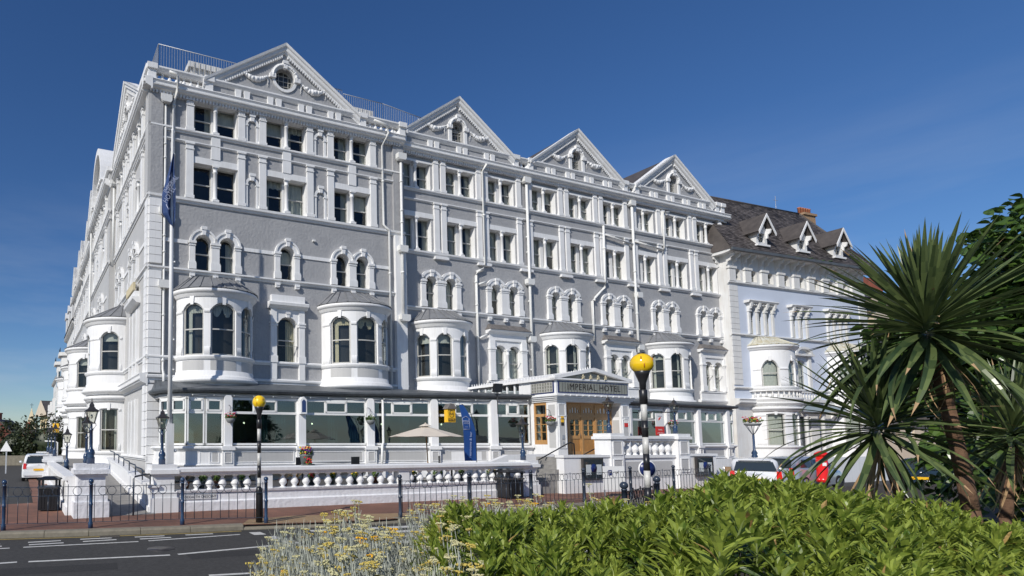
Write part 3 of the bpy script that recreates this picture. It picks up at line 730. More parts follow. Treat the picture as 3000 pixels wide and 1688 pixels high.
    # inner lintel
for i, c in enumerate(topA):
    pair_window(FA, c, 17.55, 2.3, 1.57, (0, 2, 3)[i], .11); pair_window(FA, c, 14.06, 2.3, 1.87, (-1, 4, 0)[i], .11)
    g = G(); g.box(c-1.3, c+1.3, -.07, 0, 15.93, 16.25); FA.part('lintel', g, 'white')
    g = G(); g.box(c-1.16, c+1.16, -.045, 0, 19.10, 19.2); FA.part('lintel', g, 'white')
    for za, zb in ((16.97, 17.5), (16.25, 16.9)):
        FA.part('spandrel_block', G().box(c-.24, c+.24, -.10, 0, za, zb), 'white')
pA = cached(('pil', .38, 1.66), 'pilaster', 'white', lambda: pilaster(.38, 1.66)); pA2 = cached(('pil', .38, 2.85), 'pilaster', 'white', lambda: pilaster(.38, 2.85, .12, False))
for c in (1.96, 4.70, 5.88, 8.64, 9.9, 12.62):
    FA.inst('pilaster', pA, c, 0, 17.5); FA.inst('pilaster', pA2, c, 0, 14.06)
def niche(F, c, z, h=1.25, r=.30):
    g = G()
    for sx in (-1, 1): g.box(min(c+sx*r, c+sx*(r+.13)), max(c+sx*r, c+sx*(r+.13)), -.07, 0, z, z+h)
    for sx in (-1, 1): g.box(c+sx*(r+.065)-.1, c+sx*(r+.065)+.1, -.1, 0, z+h-.07, z+h)
    ring_arch(g, c, r, r+.14, z+h, -.08, 0); keystone(g, c, z+h+r-.05, z+h+r+.32, .16, .3, -.14, 0)
    F.part('niche_surround', g, 'white')
for c in (5.29, 9.27): niche(FA, c, 17.57, .92, .24); niche(FA, c, 14.08, 1.22, .24)

for z_, pr in ((17.46, STRING), (16.93, STRING_S)): moulding_x(FA, 'string_course', -.02, 14.67, z_, pr)
moulding_x(FA, 'string_course', -.05, 14.7, 13.93, [(0, -.16), (.06, -.15), (.10, -.05), (.16, -.02), (.17, .10), (.10, .13), (0, .14)])
moulding_x(FA, 'sill_course', -.05, 14.7, 10.42, SILLP)
moulding_x(FA, 'sill_course', -.05, 14.7, 6.05, STRING)
moulding_x(FA, 'base_course', -.05, 14.7, 5.12, [(0, -.3), (.07, -.3), (.1, -.1), (.2, -.03), (.22, .06), (.1, .1), (0, .12)])
for x0, x1 in ((4.84, 6.5), (8.1, 9.86), (12.66, 13.6), (.6, 1.9)):
    FA.part('impost_band', G().box(x0, x1, -.05, 0, 11.75, 11.93), 'white')

def arched_surround(F, cs, z0, zs, r, outer, seg=False, t=.28, kz=.28, foot=True):
    """pilasters and archivolts round one or two arched windows"""
    g = G(); xs = []
    for c in cs: xs += [c-r, c+r]
    piers = [(cs[0]-r-t, cs[0]-r)]
    if len(cs) == 2: piers.append((cs[0]+r, cs[1]-r))
    piers.append((cs[-1]+r, cs[-1]+r+t))
    for a, b in piers:
        g = G(); g.box(a, b, -.13, 0.001, z0, zs); g.box(a-.05, b+.05, -.18, 0.001, z0, z0+.32); g.box(a-.03, b+.03, -.16, 0.001, z0+.32, z0+.40)
        g.box(a-.05, b+.05, -.19, 0.001, zs-.05, zs+.06); g.box(a-.03, b+.03, -.16, 0.001, zs-.17, zs-.12)
        F.part('pilaster', g, 'white')
    for c in cs:
        g = G()
        if seg: seg_arch(g, c, r, r+t*.9, zs+.03, .30, t*.95, -.12, 0); seg_arch(g, c, r+t*.6, r+t*.98, zs+.03+t*.55, .33, t*.45, -.17, -.05)
        else: ring_arch(g, c, r, r+t, zs, -.12, 0); ring_arch(g, c, r+t*.7, r+t*1.05, zs, -.17, 0)
        F.part('arch_surround', g, 'white')
        zt = zs+(.30 if seg else r)
        g = G(); keystone(g, c, zt-.02, zt+kz+.12, .17, .26, -.22, 0); F.part('keystone', g, 'white')
    for a, b in piers:
        if foot:
            m = (a+b)/2; g = G(); g.prism_y([(m-.10, z0-.46), (m+.10, z0-.46), (m+.14, z0-.22), (m-.14, z0-.22)], -.16, 0); g.box(m-.12, m+.12, -.19, 0, z0-.36, z0-.32)
            F.part('corbel', g, 'white')
arched_surround(FA, [2.69, 3.95], 10.5, 11.85, .425, None)
arched_surround(FA, [7.27], 10.5, 11.85, .425, None)
arched_surround(FA, [10.59, 11.85], 10.5, 11.85, .425, None)
for i, c in enumerate((2.69, 3.95, 7.27, 10.59, 11.85)): window(FA, c, .26, 10.5, .85, 1.35, .425, (None, 3, 2, None, 0)[i])

zA = dict(base=4.3, shelf=5.25, sill=6.08, spring=8.26, rise=.34, lintel=8.95, eave=9.12, ridge=10.12)
bay_window(FA, 3.31, zA, 1.95, 1.5, cm='curtain', curts=(4, 2, 0)); bay_window(FA, 11.25, zA, 1.95, 1.5, cm='curtain_gold', curts=(4, 2, 0))
# hooded window between the bows
def hood_single(F, c):
    for sx in (-1, 1):
        g = G(); x = c+sx*.80; g.box(x-.16, x+.16, -.16, 0, 5.25, 8.95); g.box(x-.2, x+.2, -.2, 0, 6.1, 6.45); g.box(x-.2, x+.2, -.2, 0, 8.0, 8.06); g.box(x-.21, x+.21, -.21, 0, 8.14, 8.22)
        F.part('pilaster', g, 'white')
    F.part('apron', G().box(c-1.0, c+1.0, -.13, 0, 4.95, 5.25), 'white')
    g = G(); wall(g, c-.64, c+.64, 8.0, 8.95, [Op(c-.549, c+.549, 7.0, 8.151, .361)], -.10, .1); F.part('lintel', g, 'white')
    g = G(); keystone(g, c, 8.48, 8.75, .15, .22, -.16, 0); F.part('keystone', g, 'white')
    moulding_x(F, 'hood_moulding', c-1.12, c+1.12, 9.0, [(0, -.08), (.2, -.08), (.26, 0), (.38, .06), (.4, .2), (.34, .24), (0, .26)])
    F.part('hood_block', G().box(c-.95, c+.95, -.22, 0, 9.22, 9.62), 'white')
    window(F, c, .22, 6.12, 1.1, 2.03, .36, 3, cm='curtain_gold')
hood_single(FA, 7.27)
quoins(FA, -.02, .60, .6, 4.75, .12); quoins(FA, -.02, .60, 5.3, 10.25, .12); quoins(FA, -.02, .60, 10.6, 13.8, .12)
FA.part('corner_pier', G().box(0.0, .60, -.14, 0, 14.05, 19.4), 'grey')
FA.part('corner_pier', G().box(13.95, 14.66, -.22, 0, 4.4, 13.75), 'white'); FA.part('corner_pier', G().box(13.95, 14.66, -.12, 0, 13.95, 19.4), 'grey')
FA.part('return_wall', G().box(14.5, 14.66, 0.005, .52, 4.3, 19.6), 'grey')
drainpipe(FA, [(.72, -.08, 18.7), (.72, -.08, 5.5), (.72, -.30, 5.2), (.72, -.30, 4.3)], .06, [(.72, -.16, 18.8, .55), (.72, -.16, 13.15, .55), (.72, -.14, 9.55, .55)], [(.72, -.08, z_) for z_ in (16.6, 15.9, 12.0, 11.2, 8.1, 5.9)])
drainpipe(FA, [(.75, -.66, 19.95), (1.1, -.66, 19.9), (1.22, -.6, 19.7), (1.2, -.35, 19.2), (1.12, -.12, 18.7), (1.12, -.12, 5.2)], .07, [], [(1.12, -.12, z_) for z_ in (18.6, 17.2, 16.1, 13.2, 11.0, 8.5, 7.6)])
drainpipe(FA, [(12.4, -.62, 19.98), (13.25, -.62, 19.86), (13.4, -.5, 19.5), (13.25, -.1, 18.9), (13.25, -.1, 14.3), (13.35, -.2, 14.1), (13.55, -.2, 14.0), (13.6, -.14, 13.8), (13.6, -.14, 4.9)], .065, [], [(13.25, -.1, 16.8), (13.6, -.14, 11.5), (13.6, -.14, 6.2)])
drainpipe(FA, [(14.35, -.30, 18.0), (14.35, -.30, 9.0)], .075, [(14.35, -.34, 18.3, .55), (14.35, -.34, 12.9, .55), (14.4, -.34, 8.95, .6)], [(14.35, -.30, z_) for z_ in (16.9, 15.2, 14.5, 11.6)])
FA.part('wall_vent', G().box(8.78, 8.92, -.12, 0, 12.75, 12.85), 'pipe')

# ---------- eaves cornice, parapets (A then B in one run each)
CORN = [(0, -.26), (.06, -.26), (.08, -.18), (.22, -.13), (.34, -.08), (.36, -.02), (.42, .0), (.43, .05), (.36, .07), (.38, .2), (.44, .26), (.42, .30), (.0, .34)]
moulding_x(FA, 'eaves_cornice', -.45, 14.65, 19.34, CORN)
moulding_x(FB, 'eaves_cornice', 14.66, BX1+.5, 19.34, CORN)
def dentil_run(F, x0, x1, z, y=-.1, st=.17):
    g = G(); n = int((x1-x0)/st)
    for k in range(n): x = x0+(k+.5)*st; g.box(x-.045, x+.045, y-.12, y+.1, z-.16, z)
    F.part('dentils', g, 'white', kind='stuff')
dentil_run(FA, 0, 14.6, 19.22); dentil_run(FB, 14.8, BX1, 19.22)
def parapet(F, spans, solid, y=-.15):
    bm = baluster_me(.48, .085)
    for (a, b) in solid:
        F.part('parapet_panel', G().box(a, b, y+.02, y+.22, 19.64, 20.16), 'grey')
        n = max(2, int((b-a)/1.75)); 
        for k in range(1, n):
            x = a+(b-a)*k/n
            for dx in (-.24, .24):
                F.inst('parapet_block', cached('pblk', 'parapet_block', 'white', lambda: G().prism_y([(-.13, 0), (.13, 0), (.17, .46), (-.17, .46)], -.10, .02)), x+dx, y, 19.68)
    for (a, b) in spans:
        n = max(2, int((b-a)/.36))
        for k in range(n): F.inst('baluster', bm, a+(b-a)*(k+.5)/n, y+.12, 19.68)
    for (a, b) in sorted(spans+solid):
        F.part('parapet_coping', G().prof_x(a, b, [(y-.02, 20.14), (y-.10, 20.22), (y-.16, 20.30), (y-.16, 20.38), (y-.1, 20.41), (y+.3, 20.42), (y+.3, 20.14)]), 'white')
    for x in sorted(set([s_[0] for s_ in spans] + [s_[1] for s_ in spans])):
        F.part('parapet_pier', G().box(x-.2, x+.2, y-.1, y+.27, 19.66, 20.18).box(x-.25, x+.25, y-.20, y+.33, 20.18, 20.45), 'white')
parapet(FA, [(0.0, 2.9), (11.9, 14.55)], [(2.9, 11.9)])
parapet(FB, [(14.85, 15.0), (23.65, 24.9), (33.75, 34.95), (43.9, BX1-.2)], [(15.0, 23.65), (24.9, 33.75), (34.95, 43.9)])
gable(FA, 7.13, 20.42, 23.26, 4.3, 'round', y=-.10)
for c in (19.08, 29.18, 39.05): gable(FB, c, 20.42, 23.30, 4.15, 'arch', y=-.10)
FA.part('flat_roof', G().box(.3, 14.6, .45, 12, 19.7, 19.9), 'lead_cons'); FB.part('flat_roof', G().box(14.6, BX1, .45, 11, 19.7, 19.9), 'lead_cons')
# roof terrace: guard rail and white plant rooms
def guard(F, pts, z0, z1, st=.14):
    top = G(); L_ = 0
    for (a, b) in zip(pts[:-1], pts[1:]):
        top.tube([(a[0], a[1], z1), (b[0], b[1], z1)], .022, 6); top.tube([(a[0], a[1], z0), (b[0], b[1], z0)], .018, 6)
    o = F.part('roof_guard', top, 'steel'); me = cached(('gb', round(z1-z0, 2)), 'guard_bar', 'steel', lambda: G().box(-.009, .009, -.009, .009, 0, z1-z0))
    for (a, b) in zip(pts[:-1], pts[1:]):
        L_ = hypot(b[0]-a[0], b[1]-a[1]); n = int(L_/st)
        for k in range(n+1): obj('guard_bar', me, o, (a[0]+(b[0]-a[0])*k/n, a[1]+(b[1]-a[1])*k/n, z0))
guard(FA, [(.55, 5.5), (.55, 1.0), (11.3, 1.0)], 20.75, 22.4); guard(FA, [(11.5, 1.2), (14.2, 1.2), (17.9, 1.7)], 20.75, 22.35)
FA.part('plant_room', G().box(2.5, 10.6, 1.9, 5.5, 19.9, 22.15).box(2.35, 10.75, 1.75, 5.65, 22.15, 22.45), 'warmwhite')
FA.part('plant_room', G().box(11.6, 14.0, 1.9, 5.0, 19.9, 22.2), 'warmwhite')
g = G()
for k in range(27): x = 2.65+k*.3; g.box(x-.02, x+.02, 1.72, 1.77, 21.3, 22.43)
for k in range(8): x = 11.7+k*.3; g.box(x-.02, x+.02, 1.87, 1.9, 20.0, 22.18)
FA.part('cladding_seams', g, 'sash', kind='stuff')
FA.part('chimney_stack', G().box(12.6, 13.4, 4.5, 5.3, 21.5, 23.3).box(12.5, 13.5, 4.4, 5.4, 23.3, 23.45), 'warmwhite')
for x, y in ((23.7, 2.0), (33.9, 2.0)): guard(FB, [(x-.6, y), (x+2.2, y)], 20.7, 21.6)
FB.part('roof_finial', G().lathe(44.2, 1.8, [(.16, 19.9), (.16, 21.5), (.2, 21.55), (.05, 21.7), (.03, 22.8), (.06, 22.85), (.0, 23.1)], 8), 'pipe')

# ---------- wing B (three houses of the long front)
colsB = [15.95, 19.25, 22.5, 26.15, 29.45, 32.65, 35.75, 39.2, 42.75]
ops = []
for c in colsB: ops += [Op(c-1.08, c+1.08, 17.08, 18.72), Op(c-1.08, c+1.08, 13.32, 15.36)]
ops[0].x0 = ops[1].x0 = 14.95
rv_ = G(); g = G(); wall(g, 14.67, BX1, 13.1, 19.6, ops, 0, .42, rv_); FB.part('window_reveal', rv_, 'white', kind='stuff'); FB.part('upper_wall', g, 'grey')
pairs = [17.6, 22.53, 27.57, 32.5, 37.54, 42.47]
opa = []
for c in pairs:
    for sx in (-1, 1): opa.append(Op(c+sx*.715-.415, c+sx*.715+.415, 9.97, 11.55, .30))
hoods = [22.62, 32.68, 42.65]; oph = []
for c in hoods:
    for sx in (-1, 1): oph.append(Op(c+sx*.58-.5, c+sx*.58+.5, 5.85, 7.7, .32))
rv_ = G(); g = G(); wall(g, 14.67, BX1, 4.3, 13.1, opa+oph, 0, .34, rv_); FB.part('window_reveal', rv_, 'white', kind='stuff'); FB.part('stucco_wall', g, 'grey')
g = G(); wall(g, 14.67, BX1, 0, 4.3, [], 0, .3); FB.part('lower_wall', g, 'cream')
FB.part('dark_room_backing', G().box(14.8, 44.5, 1.5, 1.6, 4.3, 19.6), 'interior')
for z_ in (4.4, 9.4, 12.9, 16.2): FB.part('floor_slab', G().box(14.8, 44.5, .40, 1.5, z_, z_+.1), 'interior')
for i, c in enumerate(colsB):
    w = 2.16; 
    pair_window(FB, c, 17.08, w, 1.64, (1, 3, 3, 0, 3, 1, 3, 0, 1)[i], .095, .34); pair_window(FB, c, 13.32, w, 2.04, (3, 3, 3, 0, 3, 3, 1, 0, 3)[i], .095, .34)
    FB.part('lintel', G().box(c-1.2, c+1.2, -.05, 0, 18.72, 18.86), 'white'); FB.part('lintel', G().box(c-1.2, c+1.2, -.05, 0, 15.36, 15.66), 'white')
pB = cached(('pil', .36, 2.08), 'pilaster', 'white', lambda: pilaster(.36, 2.08)); pB2 = cached(('pil', .36, 3.0), 'pilaster', 'white', lambda: pilaster(.36, 3.05, .12, False))
pb = []
for i in range(8):
    m = (colsB[i]+colsB[i+1])/2+.05; gap = .46 if (i % 3) == 2 else .27
    pb += [m-gap, m+gap]
pb += [44.3]
for c in pb: FB.inst('pilaster', pB, c, 0, 17.08); FB.inst('pilaster', pB2, c, 0, 13.32)
for z_, pr in ((17.0, STRING), (16.38, STRING_S)): moulding_x(FB, 'string_course', 14.66, BX1, z_, pr)
moulding_x(FB, 'string_course', 14.66, BX1, 13.22, [(0, -.14), (.06, -.13), (.10, -.04), (.16, -.02), (.17, .08), (0, .10)])
moulding_x(FB, 'sill_course', 14.66, BX1, 9.88, SILLP)
for i in range(8):
    m = (colsB[i]+colsB[i+1])/2+.05
    FB.part('corbel', G().box(m-.5, m+.5, -.2, 0, 12.92, 13.08), 'white')
for i, c in enumerate(pairs):
    arched_surround(FB, [c-.715, c+.715], 9.97, 11.52, .415, None, True, .32, .26, True)
    for sx in (-1, 1): window(FB, c+sx*.715, .26, 9.97, .83, 1.58, .30, (i*2+(sx > 0)) % 4+(0 if sx < 0 else 0))
zB = dict(base=4.3, shelf=5.1, sill=5.72, spring=7.92, rise=.32, lintel=8.66, eave=8.86, ridge=9.80)
bay_window(FB, 17.45, zB, 1.80, 1.35, ((-86, -50), (-37, -5), (12, 42)), False, curts=(3, 3, 0)); bay_window(FB, 27.45, zB, 1.80, 1.30, ((-87, -50), (-36, -4), (14, 42)), False, curts=(0, 0, 1)); bay_window(FB, 37.4, zB, 1.80, 1.30, ((-87, -50), (-36, -4), (14, 42)), False, curts=(4, 0, 1))
def hood_pair(F, c, k):
    for sx in (-1, 1):
        g = G(); x = c+sx*1.28; g.box(x-.2, x+.2, -.18, 0, 5.8, 8.3); g.box(x-.24, x+.24, -.22, 0, 5.8, 6.2); g.box(x-.25, x+.25, -.24, 0, 7.72, 7.84); g.box(x-.22, x+.22, -.2, 0, 7.6, 7.66)
        F.part('pilaster', g, 'white')
    F.inst('column', cached('hcol', 'column', 'white', lambda: colonnette(1.95, .09)), c, -.04, 5.85)
    g = G(); wall(g, c-1.10, c+1.10, 7.6, 8.3, [Op(c-.58-.501, c-.58+.501, 7.0, 7.7, .32), Op(c+.58-.501, c+.58+.501, 7.0, 7.7, .32)], -.06, .06); F.part('lintel', g, 'white')
    F.part('frieze', G().box(c-1.5, c+1.5, -.14, 0, 8.3, 8.74), 'white')
    moulding_x(F, 'hood_moulding', c-1.66, c+1.66, 8.74, [(0, -.04), (.18, -.04), (.26, .05), (.4, .1), (.42, .18), (0, .2)])
    g = G(); g.v += [(c-1.68, -.46, 8.93), (c+1.68, -.46, 8.93), (c+1.45, -.02, 9.32), (c-1.45, -.02, 9.32), (c-1.68, -.0, 8.93), (c+1.68, -.0, 8.93)]; g.f += [(0, 1, 2, 3), (0, 3, 4), (1, 5, 2)]; g.sm += [False]*3
    F.part('hood_roof', g, 'slate_light')
    F.part('apron', G().box(c-1.62, c+1.62, -.12, 0, 5.15, 5.62), 'white'); moulding_x(F, 'sill', c-1.66, c+1.66, 5.72, SILLP); moulding_x(F, 'base_course', c-1.85, c+1.85, 5.05, [(0, -.2), (.1, -.18), (.22, -.05), (.24, .06), (.1, .1), (0, .12)])
    for sx in (-1, 1): window(F, c+sx*.58, .2, 5.87, 1.0, 1.83, .32, (1, 1, 4)[k], cm='curtain' if k < 2 else 'curtain_gold')
for k, c in enumerate(hoods): hood_pair(FB, c, k)
moulding_x(FB, 'base_course', 14.7, BX1, 4.78, [(0, -.2), (.1, -.18), (.16, 0), (0, .08)])
def dp(F, x, zt, zb, hop, col, r=.06, y=-.14): drainpipe(F, [(x, y, zt), (x, y, zb)], r, hop, col)
drainpipe(FB, [(20.95, -.5, 19.3), (20.9, -.2, 18.9), (20.9, -.2, 13.0), (20.8, -.14, 12.7), (20.3, -.14, 12.5), (20.2, -.14, 12.2), (20.2, -.14, 5.1)], .075, [], [(20.9, -.2, 16.1), (20.2, -.14, 11.8), (20.2, -.14, 10.4), (20.2, -.14, 8.4)])
drainpipe(FB, [(20.95, -.2, 11.9), (20.4, -.14, 11.7)], .06); drainpipe(FB, [(20.9, -.2, 8.6), (20.35, -.14, 8.35)], .06)
dp(FB, 24.5, 19.0, 4.9, [(24.5, -.2, 18.9, .55), (24.5, -.2, 12.2, .55), (24.5, -.2, 8.5, .5)], [(24.5, -.14, z_) for z_ in (15.2, 14.2, 11, 6.6)], .085, -.2)
drainpipe(FB, [(31.4, -.2, 16.9), (31.4, -.2, 13.0), (31.35, -.14, 12.6), (31.0, -.14, 12.3), (30.4, -.14, 11.8), (30.1, -.14, 11.5), (30.1, -.14, 8.8)], .075, [], [(31.4, -.2, 15.3), (30.3, -.14, 11.6)])
dp(FB, 34.35, 18.9, 5.1, [(34.35, -.2, 18.9, .5), (34.6, -.2, 12.3, .5), (34.5, -.2, 8.6, .5)], [(34.35, -.2, 14.0), (34.35, -.2, 11)], .085, -.2)
drainpipe(FB, [(31.45, -.2, 16.3), (34.3, -.2, 15.95)], .06, [], [(32.4, -.2, 16.2), (33.4, -.2, 16.08)]); drainpipe(FB, [(34.5, -.2, 16.2), (37.5, -.2, 15.9), (37.6, -.2, 16.1), (37.6, -.2, 18.8), (38.3, -.2, 18.9)], .07, [], [(35.6, -.2, 16.1)])
dp(FB, 44.55, 17.0, 5.0, [], [(44.55, -.14, z_) for z_ in (15, 13.3, 10.4, 7.5)], .06)

# ---------- side-street wing (x runs negative along the side street)
def LX(s): return -s
def side_section(s0, s1, y, cz, bays=True, full=True):
    F = Fac(hotel, -pi/2, y); x0, x1 = -s1, -s0; w = s1-s0
    cs = [-(s0+w*.26), -(s0+w*.78)]
    to = []
    for c in cs: to += [Op(c-1.05, c+1.05, 17.5, 19.0), Op(c-1.05, c+1.05, 14.06, 15.93)]
    rv_ = G(); g = G(); wall(g, x0, x1, 13.95, 19.6, to, 0, .38, rv_); F.part('window_reveal', rv_, 'white', kind='stuff'); F.part('upper_wall', g, 'palegrey')  # paler than the front: fuller sunlight put into the wall colour
    ao = []; pc = [-(s0+w*.34), -(s0+w*.76)]
    for c in pc:
        for sx in (-1, 1): ao.append(Op(c+sx*.63-.42, c+sx*.63+.42, 10.5, 11.85, .42))
    nw = []
    for k in (-1, 1):
        for (za, zb_) in ((6.12, 8.6), (1.5, 4.0)): nw.append(Op(-(s0+3.4)+k*.5-.32, -(s0+3.4)+k*.5+.32, za, zb_, .2))
    rv_ = G(); g = G(); wall(g, x0, x1, 0.3, 13.95, ao+nw, 0, .34, rv_); F.part('window_reveal', rv_, 'white', kind='stuff'); F.part('stucco_wall', g, 'palegrey')
    F.part('dark_room_backing', G().box(x0+.1, x1-.42, 1.4, 1.5, 0.3, 19.5), 'interior')
    for z_ in (4.4, 10.0, 13.7, 16.6): F.part('floor_slab', G().box(x0+.1, x1-.42, .38, 1.4, z_, z_+.1), 'interior')
    for c in cs: pair_window(F, c, 17.5, 2.1, 1.5, 0, .11); pair_window(F, c, 14.06, 2.1, 1.87, 3, .11)
    for c in cs:
        for sx in (-1, 1): F.inst('pilaster', cached(('pil', .36, 1.66), 'pilaster', 'white', lambda: pilaster(.36, 1.66)), c+sx*1.3, 0, 17.48); F.inst('pilaster', cached(('pil', .36, 2.85), 'pilaster', 'white', lambda: pilaster(.36, 2.85, .12, False)), c+sx*1.3, 0, 14.06)
    m = (cs[0]+cs[1])/2; niche(F, m, 17.55, 1.0, .3); niche(F, m, 14.08, 1.15, .3)
    for sx in (-1, 1): F.inst('pilaster', cached(('pil', .36, 1.66), 'pilaster', 'white', lambda: pilaster(.36, 1.66)), m+sx*.8, 0, 17.48); F.inst('pilaster', cached(('pil', .36, 2.85), 'pilaster', 'white', lambda: pilaster(.36, 2.85, .12, False)), m+sx*.8, 0, 14.06)
    for z_, pr in ((17.46, STRING), (16.93, STRING_S), (13.93, STRING), (10.42, SILLP), (6.05, STRING), (4.95, CORN), (1.25, STRING)): moulding_x(F, 'string_course', x0, x1+.14, z_, pr)
    moulding_x(F, 'eaves_cornice', x0, x1+(.45 if s0 == 0 else 0), cz, CORN)
    for i, c in enumerate(pc):
        arched_surround(F, [c-.63, c+.63], 10.5, 11.85, .42, None)
        for sx in (-1, 1): window(F, c+sx*.63, .26, 10.5, .84, 1.35, .42, 3)
        F.part('impost_band', G().box(c+1.34, min(x1, c+3), -.05, 0, 11.75, 11.93), 'white')
    for o in nw: window(F, o.c, .22, o.z0, .64, o.zs-o.z0, .2, 1)
    for k in (-1, 1):
        for z0_, z1_ in ((5.3, 8.8), (1.3, 4.2)): F.part('pilaster', G().box(-(s0+3.4)+k*1.0-.14, -(s0+3.4)+k*1.0+.14, -.14, 0, z0_, z1_), 'white')
    for z0_, z1_ in ((5.3, 8.8), (1.3, 4.2)): F.part('pilaster', G().box(-(s0+3.4)-.14, -(s0+3.4)+.14, -.14, 0, z0_, z1_), 'white')
    moulding_x(F, 'hood_moulding', -(s0+4.8), -(s0+2.0), 9.2, [(0, -.1), (.2, -.08), (.4, .1), (.42, .2), (0, .24)])
    F.part('window_hood_crest', G().box(-(s0+4.4), -(s0+2.4), -.25, 0, 9.42, 9.8), 'white')
    if bays:
        c = -(s0+8.55); zz_ = dict(base=4.75, shelf=5.3, sill=6.12, spring=8.1, rise=.34, lintel=8.95, eave=9.12, ridge=10.12)
        bay_window(F, c, zz_, 1.88, 1.95, ((-80, -46), (-18, 18), (46, 80)), False, curts=(3, 3, 3))
        zg = dict(base=.3, shelf=.9, sill=1.5, spring=3.95, rise=.02, lintel=4.72, eave=4.55, ridge=4.8)
        bay_window(F, c, zg, 1.80, 1.85, ((-80, -46), (-18, 18), (46, 80)), False, roof=None, curts=(None, None, 0))
    F.part('parapet_panel', G().box(x0, x1, -.13, .1, 19.6, 20.16), 'palegrey'); F.part('parapet_coping', G().box(x0, x1+.2, -.30, .15, 20.16, 20.42), 'white')
    return F
F1 = side_section(0, 11.6, 0.0, 19.34)
quoins(F1, -.60, -.0, 5.3, 10.25, .12); quoins(F1, -.60, -.0, 10.6, 13.8, .12)
quoins(F1, -.60, -.0, 1.4, 4.7, .12)
F1.part('corner_pier', G().box(-.6, 0.14, -.14, 0, 14.05, 19.4), 'palegrey')
gable(F1, -6.4, 20.42, 23.4, 4.4, 'arch', 'palegrey', -.10)
F2 = side_section(11.6, 23.4, -.35, 19.34)
# round pediment half way along
g = G(); ring_arch(g, -16.6, 2.5, 2.9, 20.5, -.45, .8, 1.15, 20); F2.part('round_pediment', g, 'white')
g = G(); ring_arch(g, -16.6, 0, 2.5, 20.5, -.1, .5, 1.15, 20); F2.part('tympanum', g, 'palegrey')
F2.part('pediment_base', G().box(-19.6, -13.6, -.30, .8, 20.3, 20.6), 'white'); garland(F2, -16.6, 21.6, 3.2, -.15)
gable(F2, -21.3, 20.42, 22.8, 2.4, 'arch', 'palegrey', -.08)
F3 = side_section(23.4, 34.6, 0.0, 19.2, True); F4 = side_section(34.6, 46.0, 0.05, 18.9, True)
for F_, c in ((F3, -27.3), (F3, -33.0), (F4, -36.3), (F4, -42.7)): gable(F_, c, 20.0, 22.4, 2.2, 'arch', 'palegrey', -.15)
drainpipe(F2, [(-20.9, -.3, 19.0), (-20.9, -.3, 5.5)], .08); drainpipe(F1, [(-11.1, -.2, 19.0), (-11.1, -.2, 13.6)], .08, [(-11.1, -.25, 19.1, .5)])
FL.part('side_return', G().box(-11.75, -11.6, -.35, 0.02, .3, 19.6), 'palegrey')
FA.part('rear_mass', G().box(1.7, 12.0, 12.0, 46.0, 0, 19.7), 'palegrey')
# lettered plaque high on the side wall, gilt on a small bracket
F1.part('gilt_plaque', G().box(-4.6, -2.4, -.32, -.2, 9.85, 10.25), 'curtain_gold')
# ---------- glazed ground-floor lounge wrapped round the front (path in front metres s,d)
CP = [(.35, 0.0), (.35, 1.0), (.50, 1.45), (.75, 1.85), (1.05, 2.15), (1.4, 2.35), (1.85, 2.48), (2.3, 2.55), (4.5, 2.65), (8.9, 2.9), (12.8, 3.7), (15.2, 4.3), (18.6, 5.0)]
CP2 = [(24.1, 4.35), (25, 4.15), (28, 3.7), (33, 3.3), (38.65, 2.9), (38.9, 2.2), (38.9, -.4)]
def cpath(pts):
    out = []
    for i, p in enumerate(pts):
        a = pts[max(0, i-1)]; b = pts[min(len(pts)-1, i+1)]; dx, dy = b[0]-a[0], -(b[1]-a[1]); l = hypot(dx, dy); out.append((p[0], -p[1], dy/l, -dx/l))
    return out
def on_cp(pts, s):
    for a, b in zip(pts[:-1], pts[1:]):
        if a[0] <= s <= b[0] and b[0] > a[0]:
            t = (s-a[0])/(b[0]-a[0]); return (s, -(a[1]+(b[1]-a[1])*t)), atan2(-(b[1]-a[1]), b[0]-a[0])
    return (pts[-1][0], -pts[-1][1]), 0
for P_ in (CP, CP2):
    p = cpath(P_)
    FA.part('lounge_plinth', G().sweep(p, [(0, 0), (0, .95), (.06, .96), (.08, 1.02), (0, 1.06), (0, 1.62), (.05, 1.64), (.1, 1.70), (.16, 1.74), (.16, 1.80), (.10, 1.84), (-.3, 1.86)], False), 'white')
    FA.part('lounge_fascia', G().sweep(p, [(-.25, 4.02), (.0, 4.02), (.0, 4.18), (-.05, 4.22), (-.05, 4.34)], False), 'palegrey')
    FA.part('lounge_gutter', G().sweep(p, [(-.05, 4.22), (.26, 4.24), (.32, 4.32), (.32, 4.40), (.28, 4.41), (.26, 4.35), (-.05, 4.32)], False), 'lead_cons')
    r = G()
    for a, b in zip(p[:-1], p[1:]):
        r.quad((a[0]+a[2]*.2, a[1]+a[3]*.2, 4.40), (b[0]+b[2]*.2, b[1]+b[3]*.2, 4.40), (b[0], max(b[1], .0) if b[1] > -.3 else -.0, 5.0), (max(a[0], .4), 0.0 if a[1] < 0 else a[1], 5.0))
    FA.part('lounge_roof', r, 'lead_cons')
